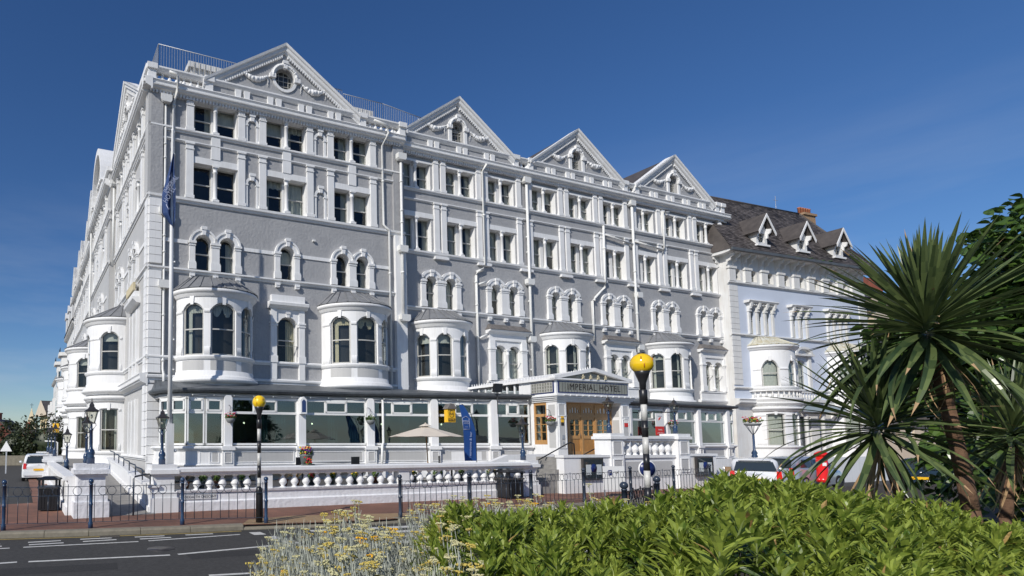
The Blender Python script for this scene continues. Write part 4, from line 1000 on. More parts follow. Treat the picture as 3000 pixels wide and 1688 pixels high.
    # sunk grey panels along the plinth
def seg_unit(pts, s0, s1, kind):
    """one glazed bay between posts"""
    (a, _), (b, _) = on_cp(pts, s0), on_cp(pts, s1); L_ = hypot(b[0]-a[0], b[1]-a[1]); ang = atan2(b[1]-a[1], b[0]-a[0])
    o = obj('lounge_window', lounge_frame(L_, kind).mesh('lounge_window', 'pvc'), hotel, (a[0], a[1], 0), ang)
    obj('pane', G().box(0, L_, .05, .06, 1.9, 3.98).mesh('pane', 'glass_con'), o)
    pn = G(); pn.box(.22, L_-.22, -.012, .0, 1.14, 1.56)
    obj('sunk_panel', pn.mesh('sunk_panel', 'palegrey'), o)
    fr = G()
    for (x0, x1, z0, z1) in ((.18, L_-.18, 1.56, 1.60), (.18, L_-.18, 1.10, 1.14), (.18, .22, 1.14, 1.56), (L_-.22, L_-.18, 1.14, 1.56)): fr.box(x0, x1, -.035, .0, z0, z1)
    obj('panel_moulding', fr.mesh('panel_moulding', 'white'), o)
    return o
def lounge_frame(L_, kind):
    g = G(); zs, zt, zh = 1.88, 3.34, 3.98
    g.box(0, L_, 0, .12, zs, zs+.09); g.box(0, L_, 0, .12, zh-.06, zh+.04); g.box(0, L_, -.01, .12, zt-.05, zt+.06)
    g.box(0, .07, 0, .12, zs, zh); g.box(L_-.07, L_, 0, .12, zs, zh)
    if kind == 'wide':
        for t in (.33, .68): g.box(L_*t-.035, L_*t+.035, 0, .1, zt, zh)
        x0, x1 = L_*.33, L_*.68
        g.box(x0, x1, -.03, .05, zt+.06, zt+.13); g.box(x0, x1, -.03, .05, zh-.13, zh-.06); g.box(x0, x0+.08, -.03, .05, zt+.06, zh-.06); g.box(x1-.08, x1, -.03, .05, zt+.06, zh-.06)
    else:
        g.box(.07, L_-.07, -.03, .05, zt+.06, zt+.13); g.box(.07, L_-.07, -.03, .05, zh-.13, zh-.06); g.box(.07, .15, -.03, .05, zt+.06, zh-.06); g.box(L_-.15, L_-.07, -.03, .05, zt+.06, zh-.06)
    return g
def post_at(pts, s, w=.36):
    (a, ang) = on_cp(pts, s)
    me = cached(('lpost', w), 'lounge_post', 'white', lambda: (lambda q: (q.box(-w/2, w/2, -.16, .14, 1.80, 4.0), q.prism_y([(-w/2, 4.0), (w/2, 4.0), (w*.3, 4.12), (-w*.3, 4.12)], -.16, .1), q.box(-w*.75, w*.75, -.16, .1, .4, 1.66), q.box(-w*.85, w*.85, -.24, .1, 1.66, 1.84), q)[-1])(G()))
    o = obj('lounge_post', me, hotel, (a[0], a[1], 0), ang)
    mo = cached(('lpostp', w), 'sunk_panel', 'palegrey', lambda: G().box(-w*.42, w*.42, -.168, -.16, 1.12, 1.55))
    obj('sunk_panel', mo, o)
    fm = cached(('lpostf', w), 'panel_moulding', 'white', lambda: (lambda q: [q.box(-w*.5, w*.5, -.19, -.16, 1.55, 1.59), q.box(-w*.5, w*.5, -.19, -.16, 1.08, 1.12), q.box(-w*.5, -w*.42, -.19, -.16, 1.12, 1.55), q.box(w*.42, w*.5, -.19, -.16, 1.12, 1.55), q][-1])(G()))
    obj('panel_moulding', fm, o); return o
posts1 = [3.13, 6.7, 10.2, 13.42, 16.5]
for s in posts1: post_at(CP, s)
prev = 3.31
for s in posts1[1:]: seg_unit(CP, prev, s-.18, 'wide'); prev = s+.18
seg_unit(CP, prev, 18.5, 'wide')
for a, b in ((2.12, 2.93), (1.34, 2.08), (.72, 1.30), (.37, .68)): seg_unit(CP, a, b, 'narrow')
posts2 = [31.1, 34.45, 37.75]
for s in posts2: post_at(CP2, s, .32)
for a, b in ((24.2, 27.3), (27.4, 30.9), (31.3, 34.25), (34.65, 37.55), (37.92, 38.6)): seg_unit(CP2, a, b, 'wide' if b-a > 1 else 'narrow')
post_at(CP2, 27.35, .2)
# fairy-light cable with its little lamps under the gutter
bl = G()
for P_, s0, s1 in ((CP, .6, 18.3), (CP2, 24.3, 38.4)):
    cab = G(); n = int((s1-s0)/.9); pts = []
    for k in range(n+1):
        (q, _) = on_cp(P_, s0+(s1-s0)*k/n); pts.append((q[0], q[1]-.12, 4.12)); bl.ball((q[0], q[1]-.14, 4.10), .032, 6, 4)
    for a, b in zip(pts[:-1], pts[1:]): cab.tube([a, ((a[0]+b[0])/2, (a[1]+b[1])/2, 4.07), b], .009, 4)
    FA.part('light_cable', cab, 'pipe')
FA.part('festoon_bulbs', bl, 'bulb', kind='stuff')
drainpipe(FA, [(10.78, -3.22, 4.2), (10.78, -3.40, 4.0), (10.78, -3.42, 2.0), (10.6, -3.6, 1.85), (10.55, -3.6, .6)], .06)
# lounge interior: floor, back lights, curtains
FA.part('lounge_floor', G().box(.5, 38.5, -3.2, 0, .55, .6), 'interior_lit')
for i, s in enumerate((1.9, 4.7, 5.6, 8.3, 9.4, 12, 15)):
    (q, _) = on_cp(CP, s); g = G()
    for k in range(8): g.quad((q[0]+k*.07, q[1]+.5+.03*(k % 2), 1.9), (q[0]+(k+1)*.07, q[1]+.5+.03*((k+1) % 2), 1.9), (q[0]+(k+1)*.07, q[1]+.5+.03*((k+1) % 2), 3.95), (q[0]+k*.07, q[1]+.5+.03*(k % 2), 3.95), True)
    FA.part('curtain', g, 'curtain')
M['warmlamp'] = bpy.data.materials.new('lit_lamp'); M['warmlamp'].use_nodes = True
_b = M['warmlamp'].node_tree.nodes['Principled BSDF']; _b.inputs['Emission Color'].default_value = (1, .75, .45, 1); _b.inputs['Emission Strength'].default_value = 9
for s in (4.6, 8.2, 11.9, 15.1):
    (q, _) = on_cp(CP, s); o = FA.part('wall_light', G().ball((q[0], q[1]+1.9, 2.95), .045, 8, 6), 'warmlamp')
r_ = random.Random(2)
for k in range(16):       # tables and upholstered chairs in the lounge
    s = 1.9+k*1.05+r_.uniform(-.2, .2); (q, _) = on_cp(CP, min(s, 18)); y = q[1]+r_.uniform(.9, 1.7)
    FA.part('lounge_table', G().lathe(q[0], y, [(.25, .6), (.03, .64), (.03, 1.28), (.42, 1.3), (.42, 1.34)], 14), 'signwhite' if k % 2 else 'oak_dk')
    for dx in (-.62, .62): FA.part('lounge_chair', G().box(q[0]+dx-.24, q[0]+dx+.24, y-.24, y+.24, .6, 1.08).box(q[0]+dx*1.35-.05, q[0]+dx*1.35+.05, y-.25, y+.25, 1.08, 2.05), ('petal_r', 'curtain_gold', 'interior_lit')[k % 3] if k % 3 != 0 else 'brick')
# satin white speaker / light box on the post, lit-up style plate
(q, an) = on_cp(CP, 6.7)
sp_ = obj('wall_lantern', G().prism_y([(-.15, -.38), (.15, -.38), (.15, .28), (0, .42), (-.15, .28)], -.36, -.16).mesh('wall_lantern', 'signwhite'), hotel, (q[0], q[1], 3.7), an)
obj('panel', G().prism_y([(-.10, -.30), (.10, -.30), (.10, .2), (0, .3), (-.10, .2)], -.365, -.36).mesh('panel', 'flagblue'), sp_)

# ---------- entrance porch
PX0, PX1, PD = 18.65, 23.7, 6.5
def porch_box(name, x0, x1, d0, d1, z0, z1, m='white'): return FA.part(name, G().box(x0, x1, -d1, -d0, z0, z1), m)
porch_box('porch_floor', PX0-.3, PX1+.3, 3.8, PD+.2, 1.25, 1.40, 'concrete')
for x in (PX0, PX1-.62):
    o = porch_box('porch_pier', x, x+.62, PD-.62, PD, 1.40, 4.0)
    for (z0, z1) in ((1.75, 3.15), (3.32, 3.85)):
        for (a0, a1, b0, b1) in ((x+.12, x+.50, PD, PD+.012),):
            obj('sunk_panel', G().box(a0, a1, -b1, -b0, z0, z1).mesh('sunk_panel', 'palegrey'), o)
            fr = G()
            for (p0, p1, q0, q1) in ((a0-.05, a1+.05, z1, z1+.04), (a0-.05, a1+.05, z0-.04, z0), (a0-.05, a0, z0, z1), (a1, a1+.05, z0, z1)): fr.box(p0, p1, -PD-.03, -PD, q0, q1)
            obj('panel_moulding', fr.mesh('panel_moulding', 'white'), o)
        obj('sunk_panel', G().box(x-.012, x, -PD+.12, -PD+.5, z0, z1).mesh('sunk_panel', 'palegrey'), o)
porch_box('porch_pier', PX0, PX0+.5, 4.7, 5.1, 1.40, 4.0)
for k in range(4):    # stepped entablature
    e = .05+.07*k; z0 = 4.0+.085*k
    porch_box('entablature_band', PX0-e, PX1+e, 3.9, PD+e, z0, z0+.08)
for k in range(12):
    x = PX0+.2+k*.42; porch_box('soffit_slot', x, x+.28, PD+.265, PD+.30, 4.28, 4.335)
porch_box('sign_frieze', PX0, PX1, 4.2, PD, 4.36, 5.08)
sg = FA.part('name_sign', G().box(PX0+.10, PX1-.10, -PD-.03, -PD-.002, 4.42, 5.0), 'signblue')
obj('sign_face', G().box(PX0+.16, PX1-.16, -PD-.045, -PD-.031, 4.47, 4.95).mesh('sign_face', 'curtain'), sg)
M['signgrey'] = mat('leaded_sign_glass', (0.24, 0.24, 0.21), 0.25, 0.6, noise=0.25, nscale=3); sg.children[0].data.materials[0] = M['signgrey']
obj('lettering', text_mesh('IMPERIAL HOTEL', .44, 'ink', .004, 1.02, 1.12), sg, ((PX0+PX1)/2, -PD-.052, 4.72))
lead = G()
for k in range(25): x = PX0+.16+k*(PX1-PX0-.32)/24; lead.box(x-.008, x+.008, -PD-.049, -PD-.045, 4.47, 4.95)
obj('glazing_bars', lead.mesh('glazing_bars', 'ink'), sg, kind='stuff')
# side sign + clerestory on the left flank
sf = FA.part('side_sign', G().box(PX0-.03, PX0-.002, -PD+.12, -5.0, 4.42, 5.0), 'signblue')
obj('sign_face', G().box(PX0-.045, PX0-.031, -PD+.18, -5.06, 4.47, 4.95).mesh('sign_face', 'signgrey'), sf)
gb = G()
for k in range(9): y = -PD+.18+k*.158; gb.box(PX0-.06, PX0-.045, y-.012, y+.012, 4.47, 4.95)
for k in range(4): gb.box(PX0-.06, PX0-.045, -PD+.18, -5.06, 4.47+k*.155, 4.49+k*.155)
obj('glazing_bars', gb.mesh('glazing_bars', 'sash'), sf)
fl = G(); fl.box(PX0-.0, PX0+.1, -4.95, -.6, 4.36, 4.5)
for k in range(9): y = -4.95+k*.52; fl.box(PX0-.02, PX0+.08, y-.04, y+.04, 4.5, 5.0)
FA.part('clerestory_frame', fl, 'white'); FA.part('clerestory_pane', G().box(PX0+.03, PX0+.05, -4.95, -.6, 4.5, 5.0), 'glass')
FA.part('porch_inner', G().box(PX0+.6, PX1-.6, -4.2, -4.1, 1.4, 5.0), 'interior')
# pediment of the porch with stars
cx = (PX0+PX1)/2; pk = 5.72
g = G(); g.prism_y([(PX0-.15, 5.08), (PX1+.15, 5.08), (PX1+.15, 5.16), (cx, pk-.02), (PX0-.15, 5.16)], -PD+.2, -.6); FA.part('porch_roof', g, 'white')
g = G()
for sx in (-1, 1):
    e = cx+sx*((PX1-PX0)/2+.18); P = [(e, 5.08), (cx, pk-.16), (cx, pk+.02), (e, 5.24)]; g.prism_y(P if sx < 0 else P[::-1], -PD-.10, -PD+.2)
g.box(PX0-.18, PX1+.18, -PD-.10, -PD+.2, 5.06, 5.14); FA.part('porch_pediment', g, 'white')
FA.part('pediment_recess', G().prism_y([(PX0+.5, 5.15), (PX1-.5, 5.15), (cx, 5.52)], -PD+.10, -PD+.18), 'signgrey')
sm = cached('star', 'star', 'curtain_gold', lambda: G().prism_y([(.13*(1 if k % 2 == 0 else .42)*sin(pi*k/5), .13*(1 if k % 2 == 0 else .42)*cos(pi*k/5)) for k in range(10)], -.04, .0))
for k in range(4): FA.inst('star', sm, cx-.85+.52*k, -PD-.12, 5.24)
# cresting: row of little white finials up the roof edge
cm_ = cached('crest', 'crest_finial', 'white', lambda: G().lathe(0, 0, [(.035, 0), (.02, .04), (.03, .08), (.012, .14), (.0, .17)], 6))
for k in range(30): y = -PD+.1+k*.19; FA.inst('crest_finial', cm_, PX0-.1, y, 5.17)
for k in range(10): t = k/10; FA.inst('crest_finial', cm_, PX0+.9+1.6*t, -PD, 5.34+.36*t)
FA.part('roof_edge', G().box(PX0-.16, PX0+.02, -PD+.2, -.6, 5.06, 5.18), 'white')
# oak doors with small panes
dd = -PD+.55
def door_leaf(x0, x1, z0=1.40, z1=3.28, glassz=2.35, nx=2, nz=3):
    g = G(); w = x1-x0; s_ = .10
    g.box(0, s_, 0, .07, 0, z1-z0); g.box(w-s_, w, 0, .07, 0, z1-z0); g.box(s_, w-s_, 0, .07, 0, .16); g.box(s_, w-s_, 0, .07, z1-z0-.13, z1-z0); g.box(s_, w-s_, 0, .07, glassz-z0-.16, glassz-z0)
    for k in range(1, nx): x = s_+(w-2*s_)*k/nx; g.box(x-.018, x+.018, .0, .06, glassz-z0, z1-z0-.13)
    for k in range(1, nz): z_ = glassz-z0+(z1-.13-glassz)*k/nz; g.box(s_, w-s_, .01, .06, z_-.016, z_+.016)
    for (sx, sz) in ((0, 0), (1, 0), (0, 1), (1, 1)):   # shaped corners of the lights
        X = s_ if sx == 0 else w-s_-.07; Z = glassz-z0 if sz == 0 else z1-z0-.20; g.box(X, X+.07, .005, .06, Z, Z+.07)
    o = FA.inst('entrance_door', g.mesh('entrance_door', 'oak'), x0, dd, z0)
    obj('door_panel', G().box(s_, w-s_, .03, .06, .16, glassz-z0-.16).mesh('door_panel', 'oak_dk'), o)
    obj('pane', G().box(s_, w-s_, .04, .045, glassz-z0, z1-z0-.13).mesh('pane', 'glass'), o)
    obj('door_handle', G().tube([(w*.86, -.05, .95-.12), (w*.86, -.05, .95+.12)], .014, 6).mesh('door_handle', 'pewter'), o)
    return o
xs = [PX0+.66, PX0+1.35, PX0+2.28, PX0+3.25, PX1-.66]
for a, b in zip(xs[:-1], xs[1:]): door_leaf(a+.03, b-.03, nx=2 if b-a > .75 else 1)
fr = G()
for x in xs: fr.box(x-.045, x+.045, dd-.03, dd+.1, 1.40, 3.98)
fr.box(xs[0], xs[-1], dd-.04, dd+.1, 3.28, 3.40); fr.box(xs[0], xs[-1], dd-.02, dd+.1, 3.86, 4.0)
FA.part('door_frame', fr, 'oak')
for a, b in zip(xs[:-1], xs[1:]):
    g = G(); wall(g, a+.045, b-.045, 3.40, 3.86, [Op(a+.045+(b-a-.09)*t0, a+.045+(b-a-.09)*t1, 3.50, z1) for t0, t1, z1 in ((.12, .26, 3.66), (.30, .46, 3.76), (.54, .70, 3.76), (.74, .88, 3.66))], dd, .05)
    FA.part('fanlight', g, 'oak'); 
FA.part('fanlight_pane', G().box(xs[0], xs[-1], dd+.05, dd+.055, 3.4, 3.86), 'bulb')
FA.part('lobby_wall', G().box(xs[0], xs[-1], dd+1.3, dd+1.35, 1.4, 4.0), 'interior_lit')
# oak side window on the porch flank
g = G(); 
for (y0, y1, z0, z1) in ((-5.90, -5.80, 1.9, 4.0), (-5.18, -5.08, 1.9, 4.0), (-5.80, -5.18, 1.9, 2.12), (-5.80, -5.18, 3.28, 3.42), (-5.80, -5.18, 3.86, 4.0), (-5.51, -5.47, 2.12, 3.28), (-5.80, -5.18, 2.5, 2.53), (-5.80, -5.18, 2.88, 2.91)): g.box(PX0+.02, PX0+.12, y0, y1, z0, z1)
sw = FA.part('side_window', g, 'oak'); obj('pane', G().box(PX0+.07, PX0+.08, -5.8, -5.18, 2.1, 3.9).mesh('pane', 'glass'), sw)
porch_box('porch_side_wall', PX0+.02, PX0+.2, 5.05, 5.95, 1.40, 1.9)
# notices on the piers
FA.part('rating_plate', G().box(PX0+.22, PX0+.40, -PD-.03, -PD-.013, 2.98, 3.28), 'signyellow')
nb = FA.part('rating_plate', G().box(PX0+.22, PX0+.40, -PD-.03, -PD-.013, 2.82, 2.975), 'ink')
obj('lettering', text_mesh('AA', .13, 'ink', .002), nb, (PX0+.31, -PD-.035, 3.15))
FA.part('rating_plate', G().box(PX1-.42, PX1-.18, -PD-.03, -PD-.013, 3.0, 3.25), 'signwhite'); FA.part('rating_plate', G().box(PX1-.42, PX1-.18, -PD-.03, -PD-.013, 2.80, 2.995), 'signred')
FA.part('door_entry_panel', G().box(PX0+.24, PX0+.42, -PD-.035, -PD-.013, 2.16, 2.36), 'steel')
FA.part('door_entry_panel', G().box(PX0+.29, PX0+.37, -PD-.03, -PD-.013, 1.94, 2.05), 'steel')

# ============================================================ neighbour with slate roof
C_ANG = R(90-71.3)
pc_ = ORG + DA*44.75 + NA*.25
house = thing('terraced_hotel', 'pale blue and ivory town house with steep slate roof, three dormers and domed bow windows', 'building', (pc_.x, pc_.y, 0), C_ANG)
FC = Fac(house)
X0, X1 = -.9, 15.9
ow = []
cw2 = [(.78, 4.0), (5.75, 8.1), (10.25, 13.2)]
for a, b in cw2:
    n = 3 if b-a > 2.8 else 2; w = (b-a-.5)/n
    for k in range(n): ow.append(Op(a+.3+k*w+.16, a+.3+(k+1)*w-.04, 10.25, 12.2, .28))
g = G(); wall(g, X0, X1, 4.9, 14.1, ow+[Op(6.35, 7.55, 6.15, 8.0, .5)], 0, .3); FC.part('stucco_wall', g, 'paleblue')
og = [Op(6.3, 7.7, 1.3, 4.0, 0)]
g = G(); wall(g, X0, X1, 0, 4.9, og, 0, .3); FC.part('ground_floor_wall', g, 'warmwhite')
FC.part('dark_room_backing', G().box(X0+.2, X1-.2, 1.0, 1.1, 0, 16), 'interior')
oa = [Op(c-.33, c+.33, 14.35, 14.95, .28) for c in [.18, 2.05, 3.98, 5.9, 7.75, 9.6, 11.45, 13.3]]
g = G(); wall(g, X0, X1, 14.1, 16.35, oa, 0, .3); FC.part('attic_wall', g, 'warmwhite')
for o in oa: window(FC, o.c, .22, o.z0, .66, .6, .28, None, bar=.045)
for o in ow: window(FC, o.c, .22, o.z0, o.x1-o.x0, 1.95, .28, 1, bar=.045)
FC.part('flank_wall', G().box(X0, X0+.2, 0.005, 10, 0, 16.3), 'warmwhite'); FC.part('flank_wall', G().box(X1-.2, X1, 0.005, 10, 0, 16.3), 'warmwhite')
quoins(FC, X0-.02, .0, 6.3, 13.9, .07, 'warmwhite', .42); quoins(FC, X1-1.0, X1+.02, 6.3, 13.9, .07, 'warmwhite', .42)
moulding_x(FC, 'string_course', X0-.12, X1+.1, 14.08, STRING, 'warmwhite'); moulding_x(FC, 'string_course', X0-.1, X1+.1, 10.1, STRING, 'warmwhite')
moulding_x(FC, 'string_course', X0-.1, X1+.1, 6.05, STRING, 'warmwhite'); moulding_x(FC, 'base_course', X0-.15, X1+.1, 4.95, CORN, 'warmwhite')
pm = cached('cpil', 'attic_pier', 'warmwhite', lambda: (lambda q: [q.box(-.34, .34, -.16, 0, 0, 1.0), q.box(-.42, .42, -.22, 0, .95, 1.12), q][-1])(G()))
for c in [-.6, 1.15, 3.05, 5.0, 6.85, 8.7, 10.5, 12.4, 14.3]: FC.inst('attic_pier', pm, c, 0, 14.2)
bk = cached('cbrk', 'eaves_bracket', 'warmwhite', lambda: G().prof_x(-.05, .05, [(0, 0), (-.06, 0), (-.12, .22), (-.3, .3), (-.34, .5), (-.55, .56), (-.6, .8), (0, .8)]))
for c in [-.6, 1.15, 3.05, 5.0, 6.85, 8.7, 10.5, 12.4, 14.3]:
    for dx in (-.38, .28): FC.inst('eaves_bracket', bk, c+dx, 0, 15.42)
moulding_x(FC, 'eaves_cornice', X0-.65, X1+.65, 16.3, [(0, -.1), (.35, -.08), (.62, -.02), (.7, .12), (0, .16)], 'warmwhite')
FC.part('flank_eaves', G().box(X0-.65, X0, 0.0, 9, 16.2, 16.42), 'warmwhite')
for k in range(4): FC.inst('eaves_bracket', bk, X0, .6+k*.8, 15.42, -pi/2)
# slate roof: solid planes, then courses of slates lapped over the front slope
ZE, ZR, YF, YR = 16.42, 22.1, -.78, 2.6
rg = G(); e0, e1, r0, r1 = X0-.7, X1+.75, X0+.2, 12.9
rg.v += [(e0, YF, ZE), (e1, YF, ZE), (r1, YR, ZR), (r0, YR, ZR), (e0, 10, ZE), (e1, 10, ZE)]
rg.f += [(0, 1, 2, 3), (1, 5, 2), (0, 3, 4), (3, 2, 5, 4), (0, 4, 5, 1)]; rg.sm += [False]*5
FC.part('roof', rg, 'slate')
FC.part('eaves_gutter', G().box(e0, e1, YF-.10, YF+.02, ZE-.14, ZE+.06), 'lead_cons')
def bell(t): return -.16*sin(pi*min(1, t*1.0))*(1-t)   # slight sprocket sweep at the foot
sl = G(); rows = 32; r_ = random.Random(5)
ln = hypot(YR-YF, ZR-ZE); ny_, nz_ = -(ZR-ZE)/ln, (YR-YF)/ln
for k in range(rows):
    t0, t1 = k/rows, (k+1.35)/rows; xa, xb = e0+(r0-e0)*t0, e1+(r1-e1)*t0; n = int((xb-xa)/.34); off = (k % 2)*.17
    for j in range(n):
        x = xa+off+j*.34; 
        if x+.32 > e1+(r1-e1)*min(1, t1): continue
        y0, z0 = YF+(YR-YF)*t0, ZE+(ZR-ZE)*t0; y1, z1 = YF+(YR-YF)*min(1, t1), ZE+(ZR-ZE)*min(1, t1); h = .035+r_.random()*.02
        a = (x, y0+ny_*h, z0+nz_*h); b = (x+.325, y0+ny_*h, z0+nz_*h); c = (x+.325, y1+ny_*.012, z1+nz_*.012); d = (x, y1+ny_*.012, z1+nz_*.012)
        sl.quad(a, b, c, d); sl.quad((x, y0, z0), (x+.325, y0, z0), b, a)
M['slates'] = leaf_mat('slates', (0.032, 0.028, 0.027), (0.135, 0.118, 0.112), 0.6, 0.0, 0.55, 0.3)
FC.part('slates', sl, 'slates', kind='stuff')
FC.part('ridge_tiles', G().tube([(r0-.1, YR, ZR+.03), (r1, YR, ZR+.03)], .09, 6), 'slate'); FC.part('ridge_tiles', G().tube([(e1, YF, ZE+.05), (r1, YR, ZR+.03)], .08, 6), 'slate')
mo = G()
for k in range(60): x = 4.5+r_.random()*6; mo.ball((x, YF+.02+r_.random()*.3, ZE+.06+r_.random()*.18), .05+r_.random()*.05, 6, 4, (1.6, 1, .5))
FC.part('roof_moss', mo, 'ivyleaf', kind='stuff')
def dormer(c):
    zb_, zt = 17.2, 19.45; yF = YF+(YR-YF)*((zb_-ZE)/(ZR-ZE))-.12; yB = YF+(YR-YF)*((18.9-ZE)/(ZR-ZE))
    hw = .62; g = G(); wall(g, c-hw, c+hw, zb_, 18.4, [Op(c-.36, c+.36, zb_+.2, 18.1, .0)], yF, .2)
    g.prism_y([(c-hw, 18.4), (c+hw, 18.4), (c, 19.15)], yF, yF+.15)
    for sx in (-1, 1):
        xx = c+sx*hw; g.v += [(xx, yF, zb_), (xx, yF, 18.4), (xx, yB, 18.4), (xx, yF+.5, zb_+.6)]; n = len(g.v)-4; g.f.append((n, n+1, n+2, n+3)); g.sm.append(False)
    d = FC.part('dormer', g, 'warmwhite')
    FC.part('dormer_sill', G().box(c-hw-.1, c+hw+.1, yF-.16, yF+.1, zb_-.14, zb_), 'white')
    window(FC, c, yF+.14, zb_+.2, .72, .9, 0, None, bar=.05)
    g = G(); ov = .95
    for sx in (-1, 1):
        P = [(c+sx*ov, 18.0), (c, zt), (c, zt+.10), (c+sx*(ov+.06), 18.06)]; g2 = G(); g2.prism_y(P if sx > 0 else P[::-1], yF-.42, yB+.5); FC.part('dormer_roof', g2, 'slate')
        P = [(c+sx*ov, 17.86), (c, zt-.16), (c, zt+.08), (c+sx*(ov+.05), 18.08)]; g2 = G(); g2.prism_y(P if sx > 0 else P[::-1], yF-.47, yF-.42); FC.part('bargeboard', g2, 'white')
        FC.part('dormer_bracket', G().prof_x(c+sx*.56-.06, c+sx*.56+.06, [(yF, 17.7), (yF-.1, 17.75), (yF-.14, 18.0), (yF-.3, 18.1), (yF-.38, 18.4), (yF, 18.5)]), 'white')
for c in (2.45, 7.25, 11.85): dormer(c)
ch = FC.part('chimney_stack', G().box(14.0, 15.6, 2.8, 3.7, 16.5, 22.3).box(13.9, 15.7, 2.7, 3.8, 22.3, 22.5), 'chimney')
for k in range(5): obj('chimney_pot', cached('cpot', 'chimney_pot', 'chimney_pot', lambda: G().lathe(0, 0, [(.13, 0), (.12, .5), (.15, .52), (.15, .6), (.10, .62)], 10)), ch, (14.15+k*.33, 3.2, 22.5))
obj('aerial', G().tube([(11.7, 3.6, 21.6), (11.7, 3.6, 24.0)], .02, 5).box(11.4, 12.0, 3.59, 3.61, 23.6, 23.63).mesh('aerial', 'steel'), ch)
# canopied second floor windows
for (a, b) in cw2:
    n = 3 if b-a > 2.8 else 2
    moulding_x(FC, 'window_canopy', a-.08, b+.08, 12.72, [(0, -.1), (.34, -.08), (.42, .04), (.4, .1), (0, .12)], 'warmwhite')
    w = (b-a-.5)/n
    for k in range(n+1):
        x = a+.25+k*w+(0 if k else 0)+.06
        g = G(); g.box(-.10, .10, -.12, 0, 0, 1.75); g.box(-.14, .14, -.2, 0, 1.72, 1.8); g.prof_x(-.11, .11, [(0, 1.8), (-.16, 1.82), (-.22, 2.0), (-.3, 2.08), (-.36, 2.4), (0, 2.42)]); g.ball((0, -.2, 2.0), .10, 8, 6)
        FC.inst('canopy_column', cached('ccol', 'canopy_column', 'warmwhite', lambda: g), x, 0, 10.25)
    for k in range(int((b-a)/.25)): FC.inst('canopy_dentil', cached('cdn', 'canopy_dentil', 'warmwhite', lambda: G().box(-.05, .05, -.26, 0, 0, .16)), a+.2+k*.25, 0, 12.46)
zC = dict(base=4.95, shelf=5.2, sill=6.15, spring=7.55, rise=.62, lintel=9.0, eave=9.15, ridge=10.05)
for c in (2.95, 12.2):
    bay_window(FC, c, zC, 1.95, 1.5, ((-66, -30), (-8, 20), (44, 66)), False, roof='copper', curts=(1, 1, 1))
    for k in range(16):
        t = R(-80+k*160/15); FC.inst('balcony_baluster', baluster_me(.5, .06, 'warmwhite'), c+2.12*sin(t), -1.68*cos(t), 5.32)
    FC.part('balcony_rail', G().sweep(ellipse_path(c, 1.95, 1.5, -90, 90, 30), [(0, 5.9), (.26, 5.9), (.28, 5.82), (.22, 5.80), (0, 5.80)], False), 'warmwhite')
    FC.part('balcony_floor', G().sweep(ellipse_path(c, 1.95, 1.5, -90, 90, 30), [(0, 5.32), (.3, 5.32), (.32, 5.2), (.24, 5.0), (.3, 4.9), (.1, 4.7), (0, 4.6)], False), 'warmwhite')
    zG = dict(base=0.0, shelf=.6, sill=1.75, spring=4.1, rise=.05, lintel=4.75, eave=4.5, ridge=4.8)
    bay_window(FC, c, zG, 1.95, 1.5, ((-62, -24), (-6, 22), (40, 64)), False, roof=None, curts=(1, 1, 1))
# pedimented middle window and a little balcony
g = G()
for k in range(8):
    a0, a1 = pi*k/8, pi*(k+1)/8; P = [(6.95+1.05*cos(a0), 8.95+.6*sin(a0)), (6.95+1.05*cos(a1), 8.95+.6*sin(a1)), (6.95+.8*cos(a1), 8.95+.42*sin(a1)), (6.95+.8*cos(a0), 8.95+.42*sin(a0))]; g.prism_y(P, -.3, 0)
g.box(5.8, 8.1, -.34, 0, 8.8, 8.95); g.box(5.95, 6.25, -.16, 0, 6.1, 8.8); g.box(7.65, 7.95, -.16, 0, 6.1, 8.8); FC.part('window_pediment', g, 'warmwhite')
window(FC, 6.95, .2, 6.15, 1.2, 1.85, .5, 1)
for k in range(7): FC.inst('balcony_baluster', baluster_me(.5, .06, 'warmwhite'), 5.95+k*.34, -.55, 5.32)
FC.part('balcony_rail', G().box(5.7, 8.2, -.65, -.45, 5.82, 5.92), 'warmwhite'); FC.part('balcony_floor', G().box(5.6, 8.3, -.8, 0, 5.1, 5.32), 'warmwhite')
FC.part('entrance_door', G().box(6.35, 7.65, .1, .15, .9, 3.9), 'cardark'); 
for x in (6.0, 8.0): FC.part('porch_column', G().lathe(x, -.6, [(.18, .9), (.15, 1.1), (.14, 4.3), (.2, 4.4), (.2, 4.6)], 12), 'warmwhite')
FC.part('fascia_board', G().box(5.4, 10.5, -.95, -.7, 4.35, 4.8), 'carsilver')

# ============================================================ cream building beyond
cb = ORG + DA*61.5 + NA*(-1.5)
cream = thing('cream_building', 'cream rendered corner building with slate eaves behind the palm leaves', 'building', (cb.x+1.5, cb.y+.8, 0), C_ANG)
FD = Fac(cream)
oc = [Op(1.2+k*2.6, 2.2+k*2.6, z, z+1.7) for k in range(7) for z in (2.0, 6.6, 9.4, 12.2)]
g = G(); wall(g, -2.0, 20, 0, 15.0, oc, 0, .25); FD.part('wall', g, 'cream')
FD.part('dark_room_backing', G().box(-1.9, 20, .8, .9, 0, 15), 'interior')
for o in oc: window(FD, o.c, .18, o.z0, 1.0, 1.7, 0, 1, frame='pvc', bar=.08)
FD.part('projecting_bay', G().box(1.5, 4.2, -1.6, 0.0, 12.4, 14.8), 'cream')
FD.part('flank_wall', G().box(-2.0, -1.8, 0.01, 10, 0, 15.0), 'cream'); moulding_x(FD, 'eaves_cornice', -2.5, 20, 14.9, CORN, 'cream'); moulding_x(FD, 'string_course', -2.1, 20, 11.6, CORN, 'warmwhite'); moulding_x(FD, 'string_course', -2.1, 20, 5.6, CORN, 'warmwhite')
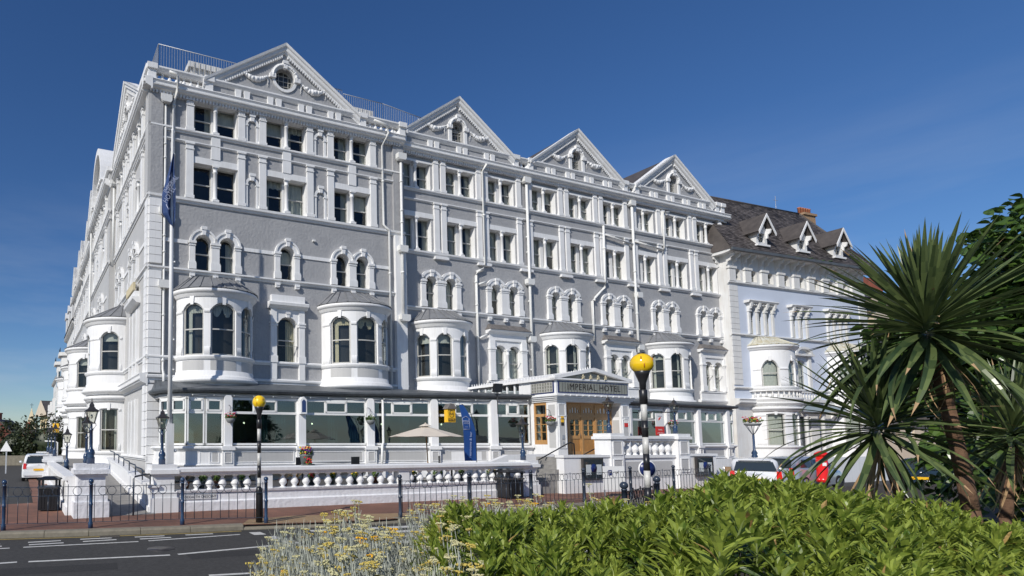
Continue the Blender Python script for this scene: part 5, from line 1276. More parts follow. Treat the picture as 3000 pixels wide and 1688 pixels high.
FD.part('balcony_fascia', G().box(-2.0, 20, -1.4, 0, 5.0, 5.6), 'palegrey')
g = G(); g.v += [(-2.7, -.8, 15.2), (20, -.8, 15.2), (20, 5, 18.2), (0, 5, 18.2), (-2.7, 10, 15.2), (20, 10, 15.2)]; g.f += [(0, 1, 2, 3), (0, 3, 4), (3, 2, 5, 4)]; g.sm += [False]*3; FD.part('roof', g, 'slate')
for x in (2.8, 5.0): FD.part('chimney_stack', G().box(x, x+1.2, 3.5, 4.6, 16.5, 19.3), 'chimney')
FD.part('brick_parapet', G().box(3.4, 14, 3.2, 4.2, 17.2, 18.9), 'brick')
for k in range(12): FD.inst('chimney_pot', cached('cpot', 'chimney_pot', 'chimney_pot', lambda: None), 3.0+k*.5, 3.9, 18.9+(.4 if k < 2 else 0))
M['patch'] = mat('newer_asphalt', (0.043, 0.042, 0.041), 0.9, 0.3, noise=0.3, nscale=20, bump=0.4, bscale=200, bdist=0.01)
M['tarpav'] = mat('shade_toned_terrace_paving', (0.085, 0.08, 0.075), 0.85, noise=0.4, nscale=3)  # garden shade behind the balusters is put into this dark colour
# ============================================================ ground
kerb_front = [(-34, 6.8), (-12, 11.6), (-5.7, 13.15), (-3.8, 13.5), (-1.55, 14.05), (-.3, 14.42), (1.6, 14.85), (3.0, 15.25), (3.75, 15.6), (4.55, 16.05), (6.3, 17.05), (8.6, 18.2), (11.0, 19.5), (15.8, 21.9), (18.2, 23.3), (18.9, 24.4), (22.5, 29.0), (70, 48)]
far_l = lpt(80, 5.3); near_l = lpt(-6.6, 5.0)
pav = kerb_front + [(70, 130), (-30, 130), (far_l[0], far_l[1]), near_l[:2], (-7.1, 19.9), (-8.3, 19.0), (-34, 14.2)]
def flat(name, pts, z, m, **kw):
    g = G(); g.ngon([(x, y, z) for x, y in pts]); return structure(name, g, m, **kw)
flat('road', [(-900, -300), (900, -300), (900, 1500), (-900, 1500)], -.12, 'asphalt')
flat('pavement', pav, 0.0, 'paving')
flat('crossing_pavement', [(-.35, 14.5), (1.6, 14.95), (3.0, 15.35), (3.9, 15.75), (4.6, 16.9), (1.0, 16.2), (-.2, 15.4)], .004, 'tactile')
# kerb stones laid one by one
kroot = structure('kerb', G().box(-2.2, -2.19, 13.95, 13.96, -.12, -.1), 'kerb')
def kerb_run(pts, w=.24):
    step = .93
    for a, b in zip(pts[:-1], pts[1:]):
        L_ = hypot(b[0]-a[0], b[1]-a[1]); ang = atan2(b[1]-a[1], b[0]-a[0]); n = max(1, int(round(L_/step))); l = L_/n
        for k in range(n):
            x, y = a[0]+(b[0]-a[0])*k/n, a[1]+(b[1]-a[1])*k/n
            low = 1 if (a[0] > -.5 and a[0] < 3.1) else 0
            me = cached(('kerb', round(l, 2), low), 'kerb_stone', 'kerb', lambda: G().prof_x(.006, l-.006, [(0.0, -.12), (-.0, (-.03 if not low else -.10)), (.03, 0.012 if not low else -.055), (w, 0.015 if not low else .006), (w, -.12)]))
            obj('kerb_stone', me, kroot, (x, y-.02, 0), ang)
kerb_run(kerb_front[1:16])
# painted lines
road_marks = []
def line(name, a, b, w=.10, m='paint', z=-.115):
    a, b = Vector(a), Vector(b); d = (b-a).normalized(); n = Vector((-d.y, d.x))*w/2
    g = G(); g.ngon([(a.x-n.x, a.y-n.y, z), (b.x-n.x, b.y-n.y, z), (b.x+n.x, b.y+n.y, z), (a.x+n.x, a.y+n.y, z)])
    return structure(name, g, m)
for a, b in (((-9, 8.7), (-4.24, 10.57)), ((-4.05, 10.6), (-1.62, 11.22)), ((-1.48, 11.29), (.53, 12.34))): line('lane_line', a, b, .11)
for a, b in (((-9.5, 10.4), (-4.95, 11.95)), ((-4.71, 12.04), (-2.52, 12.73)), ((-2.32, 12.82), (-.37, 13.70))): line('edge_line', a, b, .09)
for a, b in (((-6.6, 12.02), (-5.35, 12.42)), ((-6.4, 11.78), (-5.2, 12.16)), ((-4.84, 12.62), (-4.22, 12.85)), ((-4.71, 12.33), (-4.07, 12.57)), ((-3.85, 13.02), (-3.21, 13.22)), ((-3.71, 12.73), (-3.05, 12.98)), ((-2.72, 13.32), (-2.08, 13.50)), ((-2.55, 13.05), (-1.9, 13.28)), ((-1.62, 13.62), (-1.0, 13.80))): line('zigzag_dash', a, b, .11)
line('lane_line', (-.75, 9.52), (2.4, 10.3), .11)
for k in range(6):
    x, y = -.12+.36*k, 13.82-.60*k; g = G(); z = -.115
    g.ngon([(x-.05, y+.18, z), (x+.22, y+.26, z), (x+.36, y-.12, z), (x+.08, y-.2, z)]); structure('give_way_mark', g, 'paint')
for k in range(11):
    x, y = 1.25+.36*k, 14.35-.58*k; g = G(); dx, dy = 3.1, .92; wx, wy = .11, -.27
    g.ngon([(x, y, -.115), (x+dx, y+dy, -.115), (x+dx+wx, y+dy+wy, -.115), (x+wx, y+wy, -.115)]); structure('zebra_stripe', g, 'paint')
yl = [(-12, 11.42), (-5.7, 12.97), (-3.8, 13.32), (-1.55, 13.87), (-.35, 14.22)]
for a, b in zip(yl[:-1], yl[1:]): line('yellow_line', a, b, .09, 'paint_y')
flat('flower_bed', [(-.9, .6), (-.5, 3.2), (.4, 5.2), (3.5, 6.8), (6.4, 8.6), (9, 12.5), (16, 19.0), (30, 25), (30, .6)], .42, 'soil')
structure('bed_kerb', G().prism_z([(-.9, .6), (-.5, 3.2), (.4, 5.2), (3.5, 6.8), (6.4, 8.6), (9, 12.5), (16, 19.0), (30, 25), (30, .6)], -.12, .40), 'kerb')
def fpoly(sds): return [wpt(s, d)[:2] for s, d in sds]
g = G(); g.prism_z(fpoly([(-1.9, .0), (-1.9, 10.3), (12.2, 10.3), (12.2, 6), (18, 5), (45, 4), (45, 0)]), 0, .30); structure('terrace', g, 'tarpav')
g = G(); g.prism_z(fpoly([(-4.0, -45), (-4.0, 1.8), (-.3, 1.8), (-.2, -45)]), 0, .8); structure('side_terrace', g, 'concrete')

# ============================================================ front boundary balustrade
def wthing(name, label, cat, s=0, d=0, z=0, rz=0, group=None): return thing(name, label, cat, wpt(s, d, z), A_ANG+rz, group)
fb = wthing('boundary_balustrade', 'white painted balustrade wall along the pavement in front of the hotel lounge', 'balustrade wall', 0, 10.7)
def fpart(p, name, g, m, **kw): return obj(name, g.mesh(name, m), p, **kw)
fpart(fb, 'plinth', G().prof_x(-1.2, 12.1, [(.0, -.12), (-.06, -.10), (-.07, .26), (-.02, .29), (0, .30), (.0, .52), (-.05, .54), (-.07, .60), (.35, .62), (.38, -.12)]), 'white_rough')
fpart(fb, 'coping', G().prof_x(-1.2, 12.3, [(.03, 1.03), (-.03, 1.05), (-.06, 1.12), (-.12, 1.15), (-.12, 1.24), (-.05, 1.27), (.42, 1.27), (.42, 1.03)]), 'white')
bme = baluster_me(.45, .10)
solids = [(1.41, 1.84), (6.51, 6.92)]
x = -.95
while x < 12.0:
    if not any(a-.12 < x < b+.12 for a, b in solids): obj('baluster', bme, fb, (x, .14, .60)); 
    x += .40
for a, b in solids: fpart(fb, 'pedestal', G().box(a, b, .0, .34, .6, 1.04), 'white')
def pier(p, name, x, y, w, z1, m='white', cap=.12, base=True):
    g = G()
    if base: g.box(x-.10, x+w+.10, y-.10, y+w+.10, -.12, .42); g.box(x-.06, x+w+.06, y-.06, y+w+.06, .42, .58)
    g.box(x, x+w, y, y+w, .4, z1-.30); g.box(x-.05, x+w+.05, y-.05, y+w+.05, z1-.32, z1-.26); g.box(x-.12, x+w+.12, y-.12, y+w+.12, z1-.26, z1-.14); g.box(x-.07, x+w+.07, y-.07, y+w+.07, z1-.14, z1)
    return fpart(p, name, g, m)
pier(fb, 'pier', -1.86, -.02, .60, 1.36); pier(fb, 'pier', 12.15, .1, .60, 1.33)
pl = fpart(fb, 'street_nameplate', G().box(-1.10, .02, -.03, .0, .335, .485), 'signwhite')
obj('lettering', text_mesh('GLODDAETH CRESCENT', .105, 'ink', .002, .93), pl, (-.54, -.034, .41))
fr = G(); fr.box(-1.09, .01, -.034, -.03, .473, .48); fr.box(-1.09, .01, -.034, -.03, .34, .347); obj('border', fr.mesh('border', 'ink'), pl)

# ---------- side street wall, ramp, piers
sw_ = wthing('side_street_wall', 'white low panelled wall with tall piers running back along the side street', 'boundary wall', -4.0, 11.1)
# local: x along front, y inwards
pier(sw_, 'pier', .02, .0, .72, 1.42, 'white_rough'); pier(sw_, 'pier', -.35, 13.9, .75, 1.32)
wl = G(); wl.box(-.18, .06, .7, 13.9, -.12, .95); wl.box(-.26, .12, .7, 13.9, .95, 1.06); wl.box(-.24, -.18, .7, 13.9, -.12, .22); fpart(sw_, 'wall', wl, 'white')
for k in range(8): fpart(sw_, 'wall_panel', G().box(-.20, -.18, 1.1+k*1.6, 2.3+k*1.6, .35, .82), 'warmwhite')
wl = G(); wl.box(-.18, .06, 14.7, 40, -.12, 1.0); wl.box(-.26, .12, 14.7, 40, 1.0, 1.1); fpart(sw_, 'wall', wl, 'white')
for y in (19.2, 24.4, 30): pier(sw_, 'pier', -.35, y, .7, 1.32)
rp = wthing('access_ramp', 'concrete access ramp with white side wall rising between two lamp topped piers', 'ramp', -3.2, 11.0)
g = G(); g.prof_x(.0, 1.35, [(.0, 0.004), (9.2, .8), (9.2, .0)]); fpart(rp, 'ramp_slab', g, 'concrete')
g = G(); g.v += []; 
w_ = G(); P = [(.25, .72), (2.5, .84), (5.2, 1.08), (9.2, 1.30), (9.2, .1), (.25, -.1)]
w_.prof_x(1.22, 1.45, [(y, z) for y, z in P]); fpart(rp, 'ramp_wall', w_, 'white')
w_ = G(); w_.prof_x(1.16, 1.50, [(.2, .72), (2.5, .84), (5.2, 1.08), (9.2, 1.30), (9.2, 1.37), (5.2, 1.15), (2.5, .91), (.2, .79)]); fpart(rp, 'ramp_coping', w_, 'white')
w_ = G(); w_.prof_x(1.18, 1.22, [(.25, .02), (9.2, .82), (9.2, .95), (.25, .18)]); fpart(rp, 'ramp_skirting', w_, 'white')
hr = wthing('ramp_handrail', 'black stepped tubular handrail on top of the white ramp wall', 'handrail', -1.95, 11.0)
for k in range(7):
    y0, y1 = .35+k*1.2, .35+(k+1)*1.2; z0 = .80+k*.085
    fpart(hr, 'hoop', G().tube([(0, y0, z0-.02), (0, y0, z0+.26), (0, y0+.06, z0+.30), (0, y1-.08, z0+.33), (0, y1, z0+.36)], .022, 6), 'navy_dk')
g = G(); g.tube([(-.55, -.1, .0), (-.55, -.1, 1.0), (-.5, -.05, 1.06), (-.2, .1, 1.1), (0, .35, 1.1)], .028, 6); fpart(hr, 'end_rail', g, 'navy_dk')

# ---------- entrance forecourt: steps, walls, balustrade
en = wthing('entrance_forecourt', 'white entrance terrace with steps, panelled piers and short balustrade below the oak doors', 'entrance steps', 0, 10.4)
for k in range(9): fpart(en, 'step', G().box(12.75+k*.30, 15.6, .25, 2.0, k*.155, (k+1)*.155), 'concrete')
fpart(en, 'landing', G().box(15.45, 23.8, .3, 4.0, 0.0, 1.38), 'concrete')
fpart(en, 'stringer_wall', G().prism_y([(11.6, 0), (11.6, .95), (12.4, 1.12), (13.6, 1.48), (16.2, 1.50), (16.2, 0)], 2.0, 2.25), 'white')
mw = fpart(en, 'menu_wall', G().box(14.45, 17.0, 0, .35, .5, 1.42).box(14.40, 17.0, -.04, .38, 1.40, 1.50).box(14.35, 17.0, -.06, .40, -.12, .5), 'white')
lw = fpart(en, 'low_wall', G().box(21.9, 23.8, 0, .35, -.12, 1.42).box(21.9, 23.86, -.04, .38, 1.40, 1.50), 'white')
fpart(en, 'low_wall', G().box(23.8, 40, 0.6, .95, -.12, 1.22), 'white')
for x0, x1 in ((17.0, 17.75), (21.15, 21.9)):
    p = fpart(en, 'pier', G().box(x0, x1, -.08, .66, -.12, 2.14).box(x0-.08, x1+.08, -.16, .74, 2.14, 2.26).box(x0-.03, x1+.03, -.11, .69, 2.26, 2.38), 'white')
    for z0, z1 in ((.75, 1.28), (1.52, 2.04)):
        obj('sunk_panel', G().box(x0+.14, x1-.14, -.092, -.08, z0, z1).mesh('sunk_panel', 'palegrey'), p)
        f_ = G()
        for q in ((x0+.09, x1-.09, z1, z1+.04), (x0+.09, x1-.09, z0-.04, z0), (x0+.09, x0+.14, z0, z1), (x1-.14, x1-.09, z0, z1)): f_.box(q[0], q[1], -.11, -.08, q[2], q[3])
        obj('panel_moulding', f_.mesh('panel_moulding', 'white'), p)
fpart(en, 'balustrade_wall', G().box(17.75, 21.15, .08, .40, -.12, 1.35).box(17.75, 21.15, .02, .46, 1.35, 1.47), 'white')
for a, b in ((17.95, 19.3), (19.6, 20.95)): fpart(en, 'sunk_panel', G().box(a, b, .07, .08, .5, 1.2), 'palegrey')
for k in range(8): obj('baluster', baluster_me(.60, .13), en, (17.99+k*.415, .24, 1.47))
fpart(en, 'balustrade_rail', G().box(17.75, 21.15, .06, .42, 2.07, 2.16).box(17.75, 21.15, 0, .48, 2.16, 2.28), 'white')
h = wthing('step_handrail', 'black iron handrail climbing the entrance steps to the porch', 'handrail', 0, 9.0)
fpart(h, 'rail', G().tube([(14.0, 0, 1.02), (15.2, 0, 1.5), (16.35, 0, 1.96), (16.5, 0, 2.0), (16.7, 0, 1.95), (16.72, 0, 1.4)], .028, 8), 'black')
for x, z in ((14.6, 1.25),): fpart(h, 'bracket', G().ball((x, 0, z-.05), .05, 8, 6), 'black')
h = wthing('door_handrail', 'short black iron handrail in front of the oak doors', 'handrail', 0, 9.0)
fpart(h, 'rail', G().tube([(17.05, 0, 1.40), (18.1, 0, 1.78), (18.2, 0, 1.80)], .026, 8), 'black'); fpart(h, 'knob', G().ball((18.22, 0, 1.80), .055, 8, 6), 'black'); fpart(h, 'stay', G().tube([(18.15, 0, 1.8), (18.0, 0, 1.38)], .02, 6), 'black')
def menu_board(label, s):
    t = wthing('menu_board', label, 'notice case', s, 10.46, 0, 0)
    fpart(t, 'case', G().box(0, 1.12, -.10, .0, .52, 1.38), 'pewter'); fpart(t, 'glass', G().box(.06, 1.06, -.105, -.10, .58, 1.32), 'carglass')
    for x in (.14, .72): fpart(t, 'menu_sheet', G().box(x, x+.27, -.115, -.106, .72, 1.12), 'blind')
    fpart(t, 'crest', G().lathe(0, 0, [(.0, 0), (.17, 0), (.17, .01), (0, .01)], 14), 'signblue').matrix_local = Matrix.Translation((.56, -.108, .98)) @ Matrix.Rotation(R(90), 4, 'X')
    return t
menu_board('glazed menu case on the white wall left of the entrance balustrade', 15.30); menu_board('glazed menu case on the low wall right of the entrance balustrade', 22.2)

# ============================================================ lamp posts
def lantern_parts(t, z, s=1.0):
    post = fpart(t, 'post', G().lathe(0, 0, [(.115*s, 0), (.115*s, .16*s), (.12*s, .17*s), (.09*s, .22*s), (.12*s, .30*s), (.10*s, .38*s), (.055*s, .44*s), (.05*s, .5*s), (.045*s, .95*s), (.06*s, .96*s), (.06*s, .99*s), (.035*s, 1.02*s), (.03*s, 1.14*s)], 14), 'navy')
    sc = G()
    for a in (0, pi/2, pi, 3*pi/2):
        P = [(r*cos(a), r*sin(a), zz) for r, zz in ((.02, .98), (.07, 1.02), (.13, 1.10), (.12, 1.16), (.07, 1.185))]; sc.tube([(x*s, y*s, q*s) for x, y, q in P], .010*s, 5)
    fpart(t, 'scroll_bracket', sc, 'navy_dk')
    b0, b1, z0, z1 = .085*s, .165*s, 1.18*s, 1.50*s
    for a in range(4):
        c0, c1 = cos(pi/4+a*pi/2), sin(pi/4+a*pi/2); d0, d1 = cos(pi/4+(a+1)*pi/2), sin(pi/4+(a+1)*pi/2); k = 1.41
        fpart(t, 'lantern_pane', (lambda q: [q.quad((b0*k*c0, b0*k*c1, z0), (b0*k*d0, b0*k*d1, z0), (b1*k*d0, b1*k*d1, z1), (b1*k*c0, b1*k*c1, z1)), q][-1])(G()), 'lampglass')
    fg = G()
    for a in range(4):
        c0, c1 = cos(pi/4+a*pi/2), sin(pi/4+a*pi/2); fg.tube([(b0*1.41*c0, b0*1.41*c1, z0), (b1*1.43*c0, b1*1.43*c1, z1+.01)], .010*s, 5)
    fg.box(-b0-.012, b0+.012, -b0-.012, b0+.012, z0-.025, z0); fg.box(-b1-.02, b1+.02, -b1-.02, b1+.02, z1, z1+.02)
    fpart(t, 'lantern_frame', fg, 'pewter')
    rf = G(); n = 4
    prof = [(b1+.03, z1+.02), (b1*.62, z1+.09*s), (b1*.36, z1+.16*s), (b1*.42, z1+.17*s), (b1*.30, z1+.23*s), (b1*.14, z1+.26*s)]
    for (r0, q0), (r1, q1) in zip(prof[:-1], prof[1:]):
        for a in range(4):
            c0, c1 = cos(pi/4+a*pi/2)*1.41, sin(pi/4+a*pi/2)*1.41; d0, d1 = cos(pi/4+(a+1)*pi/2)*1.41, sin(pi/4+(a+1)*pi/2)*1.41
            rf.quad((r0*c0, r0*c1, q0), (r0*d0, r0*d1, q0), (r1*d0, r1*d1, q1), (r1*c0, r1*c1, q1))
    rf.lathe(0, 0, [(.02*s, z1+.25*s), (.028*s, z1+.28*s), (.012*s, z1+.30*s), (.02*s, z1+.33*s), (.004, z1+.39*s)], 8)
    fpart(t, 'lantern_cap', rf, 'pewter'); fpart(t, 'bulb', G().ball((0, 0, 1.36*s), .035*s, 8, 6, (1, 1, 1.8)), 'bulb')
LG = 'navy lamp posts with four sided lanterns'
lp0 = wthing('lamp_post', 'navy lamp post with lantern on the pier at the left end of the front balustrade', 'lamp post', -1.56, 10.4, 1.36, 0, LG); lantern_parts(lp0, 0, .90)
def lamp(label, x, y, z, sc=1.0):
    o = copy_tree(lp0); o.location = (x, y, z); o['label'] = label; o.scale = (sc, sc, sc); return o
p = wpt(-3.62, 10.75); lamp('navy lamp post on the tall pier left of the ramp, largest lantern in the photo', p[0], p[1], 1.42, 1.06)
p = wpt(-3.5, 8.3); lamp('navy lamp post close behind the pier lamp left of the ramp', p[0], p[1], 1.28, .98)
lamp('navy lamp post standing alone on the side terrace before the second bow window', -7.4, 23.0, .95)
lamp('navy lamp post on the far pier beside the yellow hotel sign', -10.0, 29.2, 1.32)
lamp('middle lamp post of the three in the distance down the side street', -11.85, 34.0, 1.35, 1.0)
lamp('farthest lamp post down the side street near the yellow house', -13.8, 39.0, 1.35, 1.0)
p = wpt(12.45, 10.3); lamp('navy lamp post on the end pier between the balustrade and the entrance steps', p[0], p[1], 1.33)
p = wpt(17.37, 10.15); lamp('navy lamp post on the panelled pier in front of the oak doors', p[0], p[1], 2.38, .95)
p = wpt(21.52, 10.15); lamp('navy lamp post on the pier at the right end of the entrance balustrade', p[0], p[1], 2.38, .95)
# hanging / standing flower baskets
def basket_plants(t, r, z, seed, cols, n=150):
    r_ = random.Random(seed); lf = G()
    for k in range(n):
        a = r_.random()*2*pi; rr = r*sqrt(r_.random())*1.25; h = z+r_.uniform(-.06, .26)*(1.2-rr/(r*1.4)); x, y = rr*cos(a), rr*sin(a); s_ = .035+r_.random()*.03
        v = Vector((r_.uniform(-1, 1), r_.uniform(-1, 1), r_.uniform(-.3, 1))).normalized(); u = v.orthogonal().normalized(); w = v.cross(u)
        lf.quad(tuple(Vector((x, y, h))+u*s_), tuple(Vector((x, y, h))+w*s_*.5), tuple(Vector((x, y, h))-u*s_), tuple(Vector((x, y, h))-w*s_*.5))
    fpart(t, 'foliage', lf, 'ivyleaf', kind='stuff')
    for cname in cols:
        fl = G()
        for k in range(16):
            a = r_.random()*2*pi; rr = r*r_.uniform(.3, 1.25); fl.ball((rr*cos(a), rr*sin(a), z+r_.uniform(0, .22)), .03+r_.random()*.02, 6, 4, (1, 1, .6))
        fpart(t, 'blossom', fl, cname, kind='stuff')
def hanging_basket(label, x, y, z, seed, cols):
    t = thing('hanging_basket', label, 'flower basket', (x, y, z), A_ANG, 'hanging flower baskets on the glazed front')
    fpart(t, 'bowl', G().lathe(0, 0, [(.04, -.20), (.13, -.17), (.19, -.08), (.21, .0), (.2, .01)], 14), 'hopper')
    for a in (0, 2.1, 4.2): fpart(t, 'chain', G().tube([(.2*cos(a), .2*sin(a), 0), (0, 0, .52)], .006, 4), 'black')
    fpart(t, 'bracket', G().tube([(0, 0, .52), (0, .1, .60), (0, .3, .62), (0, .34, .2)], .012, 5), 'black')
    basket_plants(t, .2, .05, seed, cols); return t
for s, lab, cols, P_ in ((3.13, 'hanging basket of pink and white flowers on the leftmost lounge post', ('petal_p', 'petal_w', 'petal_r'), CP), (10.0, 'hanging basket of white flowers on the lounge post left of the yellow sign', ('petal_w',), CP),
                        (31.1, 'hanging basket on the lounge post right of the red and white sign', ('petal_r', 'petal_w', 'petal_p'), CP2), (24.9, 'hanging basket of red and white flowers just right of the porch', ('petal_r', 'petal_w'), CP2)):
    (q, _) = on_cp(P_, s); p = wpt(q[0], -q[1]+.42, 3.05); hanging_basket(lab, p[0], p[1], p[2], int(s*3), cols)
p = wpt(18.3, 6.4, 3.0); hanging_basket('hanging basket of pink flowers at the left corner of the entrance porch', p[0], p[1], p[2], 77, ('petal_p', 'petal_r', 'petal_w'))
t = thing('basket_stand', 'navy post carrying a round wire basket of flowers right of the glazed lounge', 'flower basket', (22.9, 27.0, 1.22), 0)
fpart(t, 'post', G().lathe(0, 0, [(.12, 0), (.12, .16), (.09, .22), (.12, .30), (.05, .44), (.045, 1.1), (.03, 1.15)], 12), 'navy')
for a in range(6): fpart(t, 'basket_strut', G().tube([(0, 0, 1.1), (.16*cos(a*pi/3), .16*sin(a*pi/3), 1.35), (.3*cos(a*pi/3), .3*sin(a*pi/3), 1.62)], .012, 5), 'navy_dk')
fpart(t, 'bowl', G().lathe(0, 0, [(.26, 1.55), (.33, 1.62), (.33, 1.66)], 14), 'hopper'); basket_plants(t, .3, 1.74, 5, ('petal_y', 'petal_r', 'petal_p'), 220)

# ============================================================ belisha beacons
def beacon(label, x, y, z0, zt, rg, bands, basez, sleeve):
    t = thing('belisha_beacon', label, 'crossing beacon', (x, y, z0), 0, 'belisha beacons at the zebra crossing')
    H_ = zt-z0
    gl = fpart(t, 'globe', G().ball((0, 0, H_-rg), rg, 28, 18), 'globe')
    for a, dz in ((-2.2, .45), (-1.95, -.25), (-1.0, .3)):
        c, s_ = cos(a), sin(a); rr = rg*sqrt(1-dz*dz); obj('vent', G().ball((c*rr*1.0, s_*rr*1.0, H_-rg+dz*rg), rg*.13, 8, 6, (.45, .45, 1.6)).mesh('vent', 'orange'), gl)
    fpart(t, 'top_cap', G().lathe(0, 0, [(.06, H_-.015), (.05, H_+.012), (0, H_+.016)], 12), 'black_band')
    zc_ = H_-2*rg
    fpart(t, 'globe_collar', G().lathe(0, 0, [(.045, zc_-.30), (.05, zc_-.16), (.10, zc_-.02), (.125, zc_+.06), (.10, zc_+.07)], 16), 'black_band')
    r = .048; z = zc_-.28
    fpart(t, 'sleeve', G().lathe(0, 0, [(.062, z-sleeve), (.062, z), (.05, z+.01)], 16), 'black_band'); z -= sleeve
    col = 1
    while z > basez+.01:
        h_ = min(bands, z-basez); fpart(t, 'band', G().lathe(0, 0, [(r, z-h_), (r, z)], 16), 'white_band' if col else 'black_band'); z -= h_; col = 1-col
    fpart(t, 'base_tube', G().lathe(0, 0, [(.085, 0), (.085, basez-.06), (.075, basez), (r, basez+.03)], 16), 'black_band')
    fpart(t, 'band_clip', G().lathe(0, 0, [(.056, zc_-.28-sleeve-.42), (.056, zc_-.28-sleeve-.40)], 12), 'pewter'); return t
beacon('belisha beacon with amber globe at the gap in the railings, farther of the two', .08, 14.85, 0, 3.20, .173, .31, .86, .22)
beacon('belisha beacon with large amber globe in front of the hotel entrance, nearer of the two', 6.67, 10.05, .0, 3.54, .18, .285, .55, .24)

# ============================================================ pedestrian railings
def railing(label, pts, H=1.0, post_m='navy', m='navy_dk', pr=.042, br=.009, rings=True, nb=11, ball=.062):
    t = thing('pedestrian_railing', label, 'railing', (pts[0][0], pts[0][1], 0), 0)
    ox, oy = pts[0]
    pm_ = cached(('rpost', pr, H, post_m, ball), 'post', post_m, lambda: G().lathe(0, 0, [(pr*1.35, -.02), (pr*1.35, .12), (pr, .15), (pr, H*.52), (pr*1.18, H*.53), (pr*1.18, H*.57), (pr, H*.58), (pr, H-.0), (pr*1.15, H+.0), (pr*1.15, H+.03), (.02, H+.04)], 14).ball((0, 0, H+.04+ball*.8), ball, 12, 8))
    bm_ = cached(('rbar', br, H), 'bar', m, lambda: G().lathe(0, 0, [(br, .14), (br, H-.24)], 6)); bl_ = cached(('rbarl', br, H), 'bar', m, lambda: G().lathe(0, 0, [(br, .14), (br, H+.02)], 6))
    for (x, y) in pts: obj('post', pm_, t, (x-ox, y-oy, 0))
    for (a, b) in zip(pts[:-1], pts[1:]):
        L_ = hypot(b[0]-a[0], b[1]-a[1]); ang = atan2(b[1]-a[1], b[0]-a[0]); ax, ay = a[0]-ox, a[1]-oy
        for z in (.14, H-.24, H-.03): obj('rail', cached(('rr', round(L_, 2), z == .14), 'rail', m, lambda: G().box(pr, L_-pr, -.011, .011, -.006, .006)), t, (ax, ay, z), ang)
        n = max(4, int(L_/.215)); sp = (L_-.16)/n
        for k in range(n+1):
            u = .08+sp*k; long_ = (k % 3 == 0)
            obj('bar', bl_ if long_ else bm_, t, (ax+cos(ang)*u, ay+sin(ang)*u, 0))
        if rings:
            rm = .100
            for k in range(0, n-1, 3):
                for q in (0, 1):
                    u = .08+sp*(k+.5+q*1.0)
                    u = .08+sp*k + sp*.95 + q*rm*2.05
                    if u+rm > L_-.08: continue
                    me = cached(('ring', rm, br), 'ring', m, lambda: G().tube([(rm*cos(2*pi*j/16), 0, rm*sin(2*pi*j/16)) for j in range(17)], br*.8, 5))
                    obj('ring', me, t, (ax+cos(ang)*u, ay+sin(ang)*u, H-.135), ang)
    return t
railing('navy pedestrian railing left of the zebra crossing along the kerb', [(-11.4, 12.05), (-8.6, 12.75), (-5.76, 13.52), (-3.88, 13.9), (-1.80, 14.47), (.25, 14.75)])
railing('dark pedestrian railing right of the crossing in front of the hotel steps', [(3.84, 15.75), (6.2, 17.15), (8.62, 18.5), (11.0, 19.8), (13.4, 21.1), (15.8, 22.3), (18.1, 23.5)], m='navy_dk', post_m='navy_dk')
railing('nearer dark railing with large rings behind the second beacon', [(7.7, 12.35), (9.75, 14.35), (13.3, 18.6)][:2], 1.0, 'navy_dk', 'black', .05, .013, True, ball=.08)

# ============================================================ street things
def bin_(label, x, y, rz, w=.52, h=1.0):
    t = thing('litter_bin', label, 'litter bin', (x, y, 0), rz, 'black litter bins')
    fpart(t, 'body', G().box(-w/2, w/2, -w/2, w/2, .03, h*.66, .0), 'black'); fpart(t, 'rim', G().box(-w/2-.03, w/2+.03, -w/2-.03, w/2+.03, h*.66, h*.72), 'pewter')
    for sx in (-1, 1):
        for sy in (-1, 1): fpart(t, 'corner_post', G().box(sx*w*.46-.03, sx*w*.46+.03, sy*w*.46-.03, sy*w*.46+.03, h*.72, h*.9), 'black')
    g = G(); g.box(-w/2-.05, w/2+.05, -w/2-.05, w/2+.05, h*.9, h*.94); g.box(-w/2-.04, w/2+.04, -w/2-.04, w/2+.04, h*.94, h, .14); fpart(t, 'lid', g, 'black')
    for k in range(5): fpart(t, 'slat', G().box(-w/2+.04+k*(w-.08)/5, -w/2+.02+(k+1)*(w-.08)/5-.02, -w/2-.014, -w/2, .08, h*.62), 'black')
    return t
bin_('black litter bin on the pavement beside the side street wall', -6.12, 17.5, R(8)); bin_('black litter bin against the right end of the front balustrade', 9.15, 21.35, A_ANG, .68, 1.02)
for x, y, lab in ((-5.62, 17.6, 'dark rusty bollard nearer the litter bin'), (-5.12, 16.95, 'dark bollard nearer the large white pier')):
    t = thing('bollard', lab, 'bollard', (x, y, 0), 0, 'slim bollards by the side wall'); fpart(t, 'shaft', G().lathe(0, 0, [(.055, 0), (.052, .9), (.035, .93), (.05, .96), (.055, 1.0), (.0, 1.04)], 12), 'black')
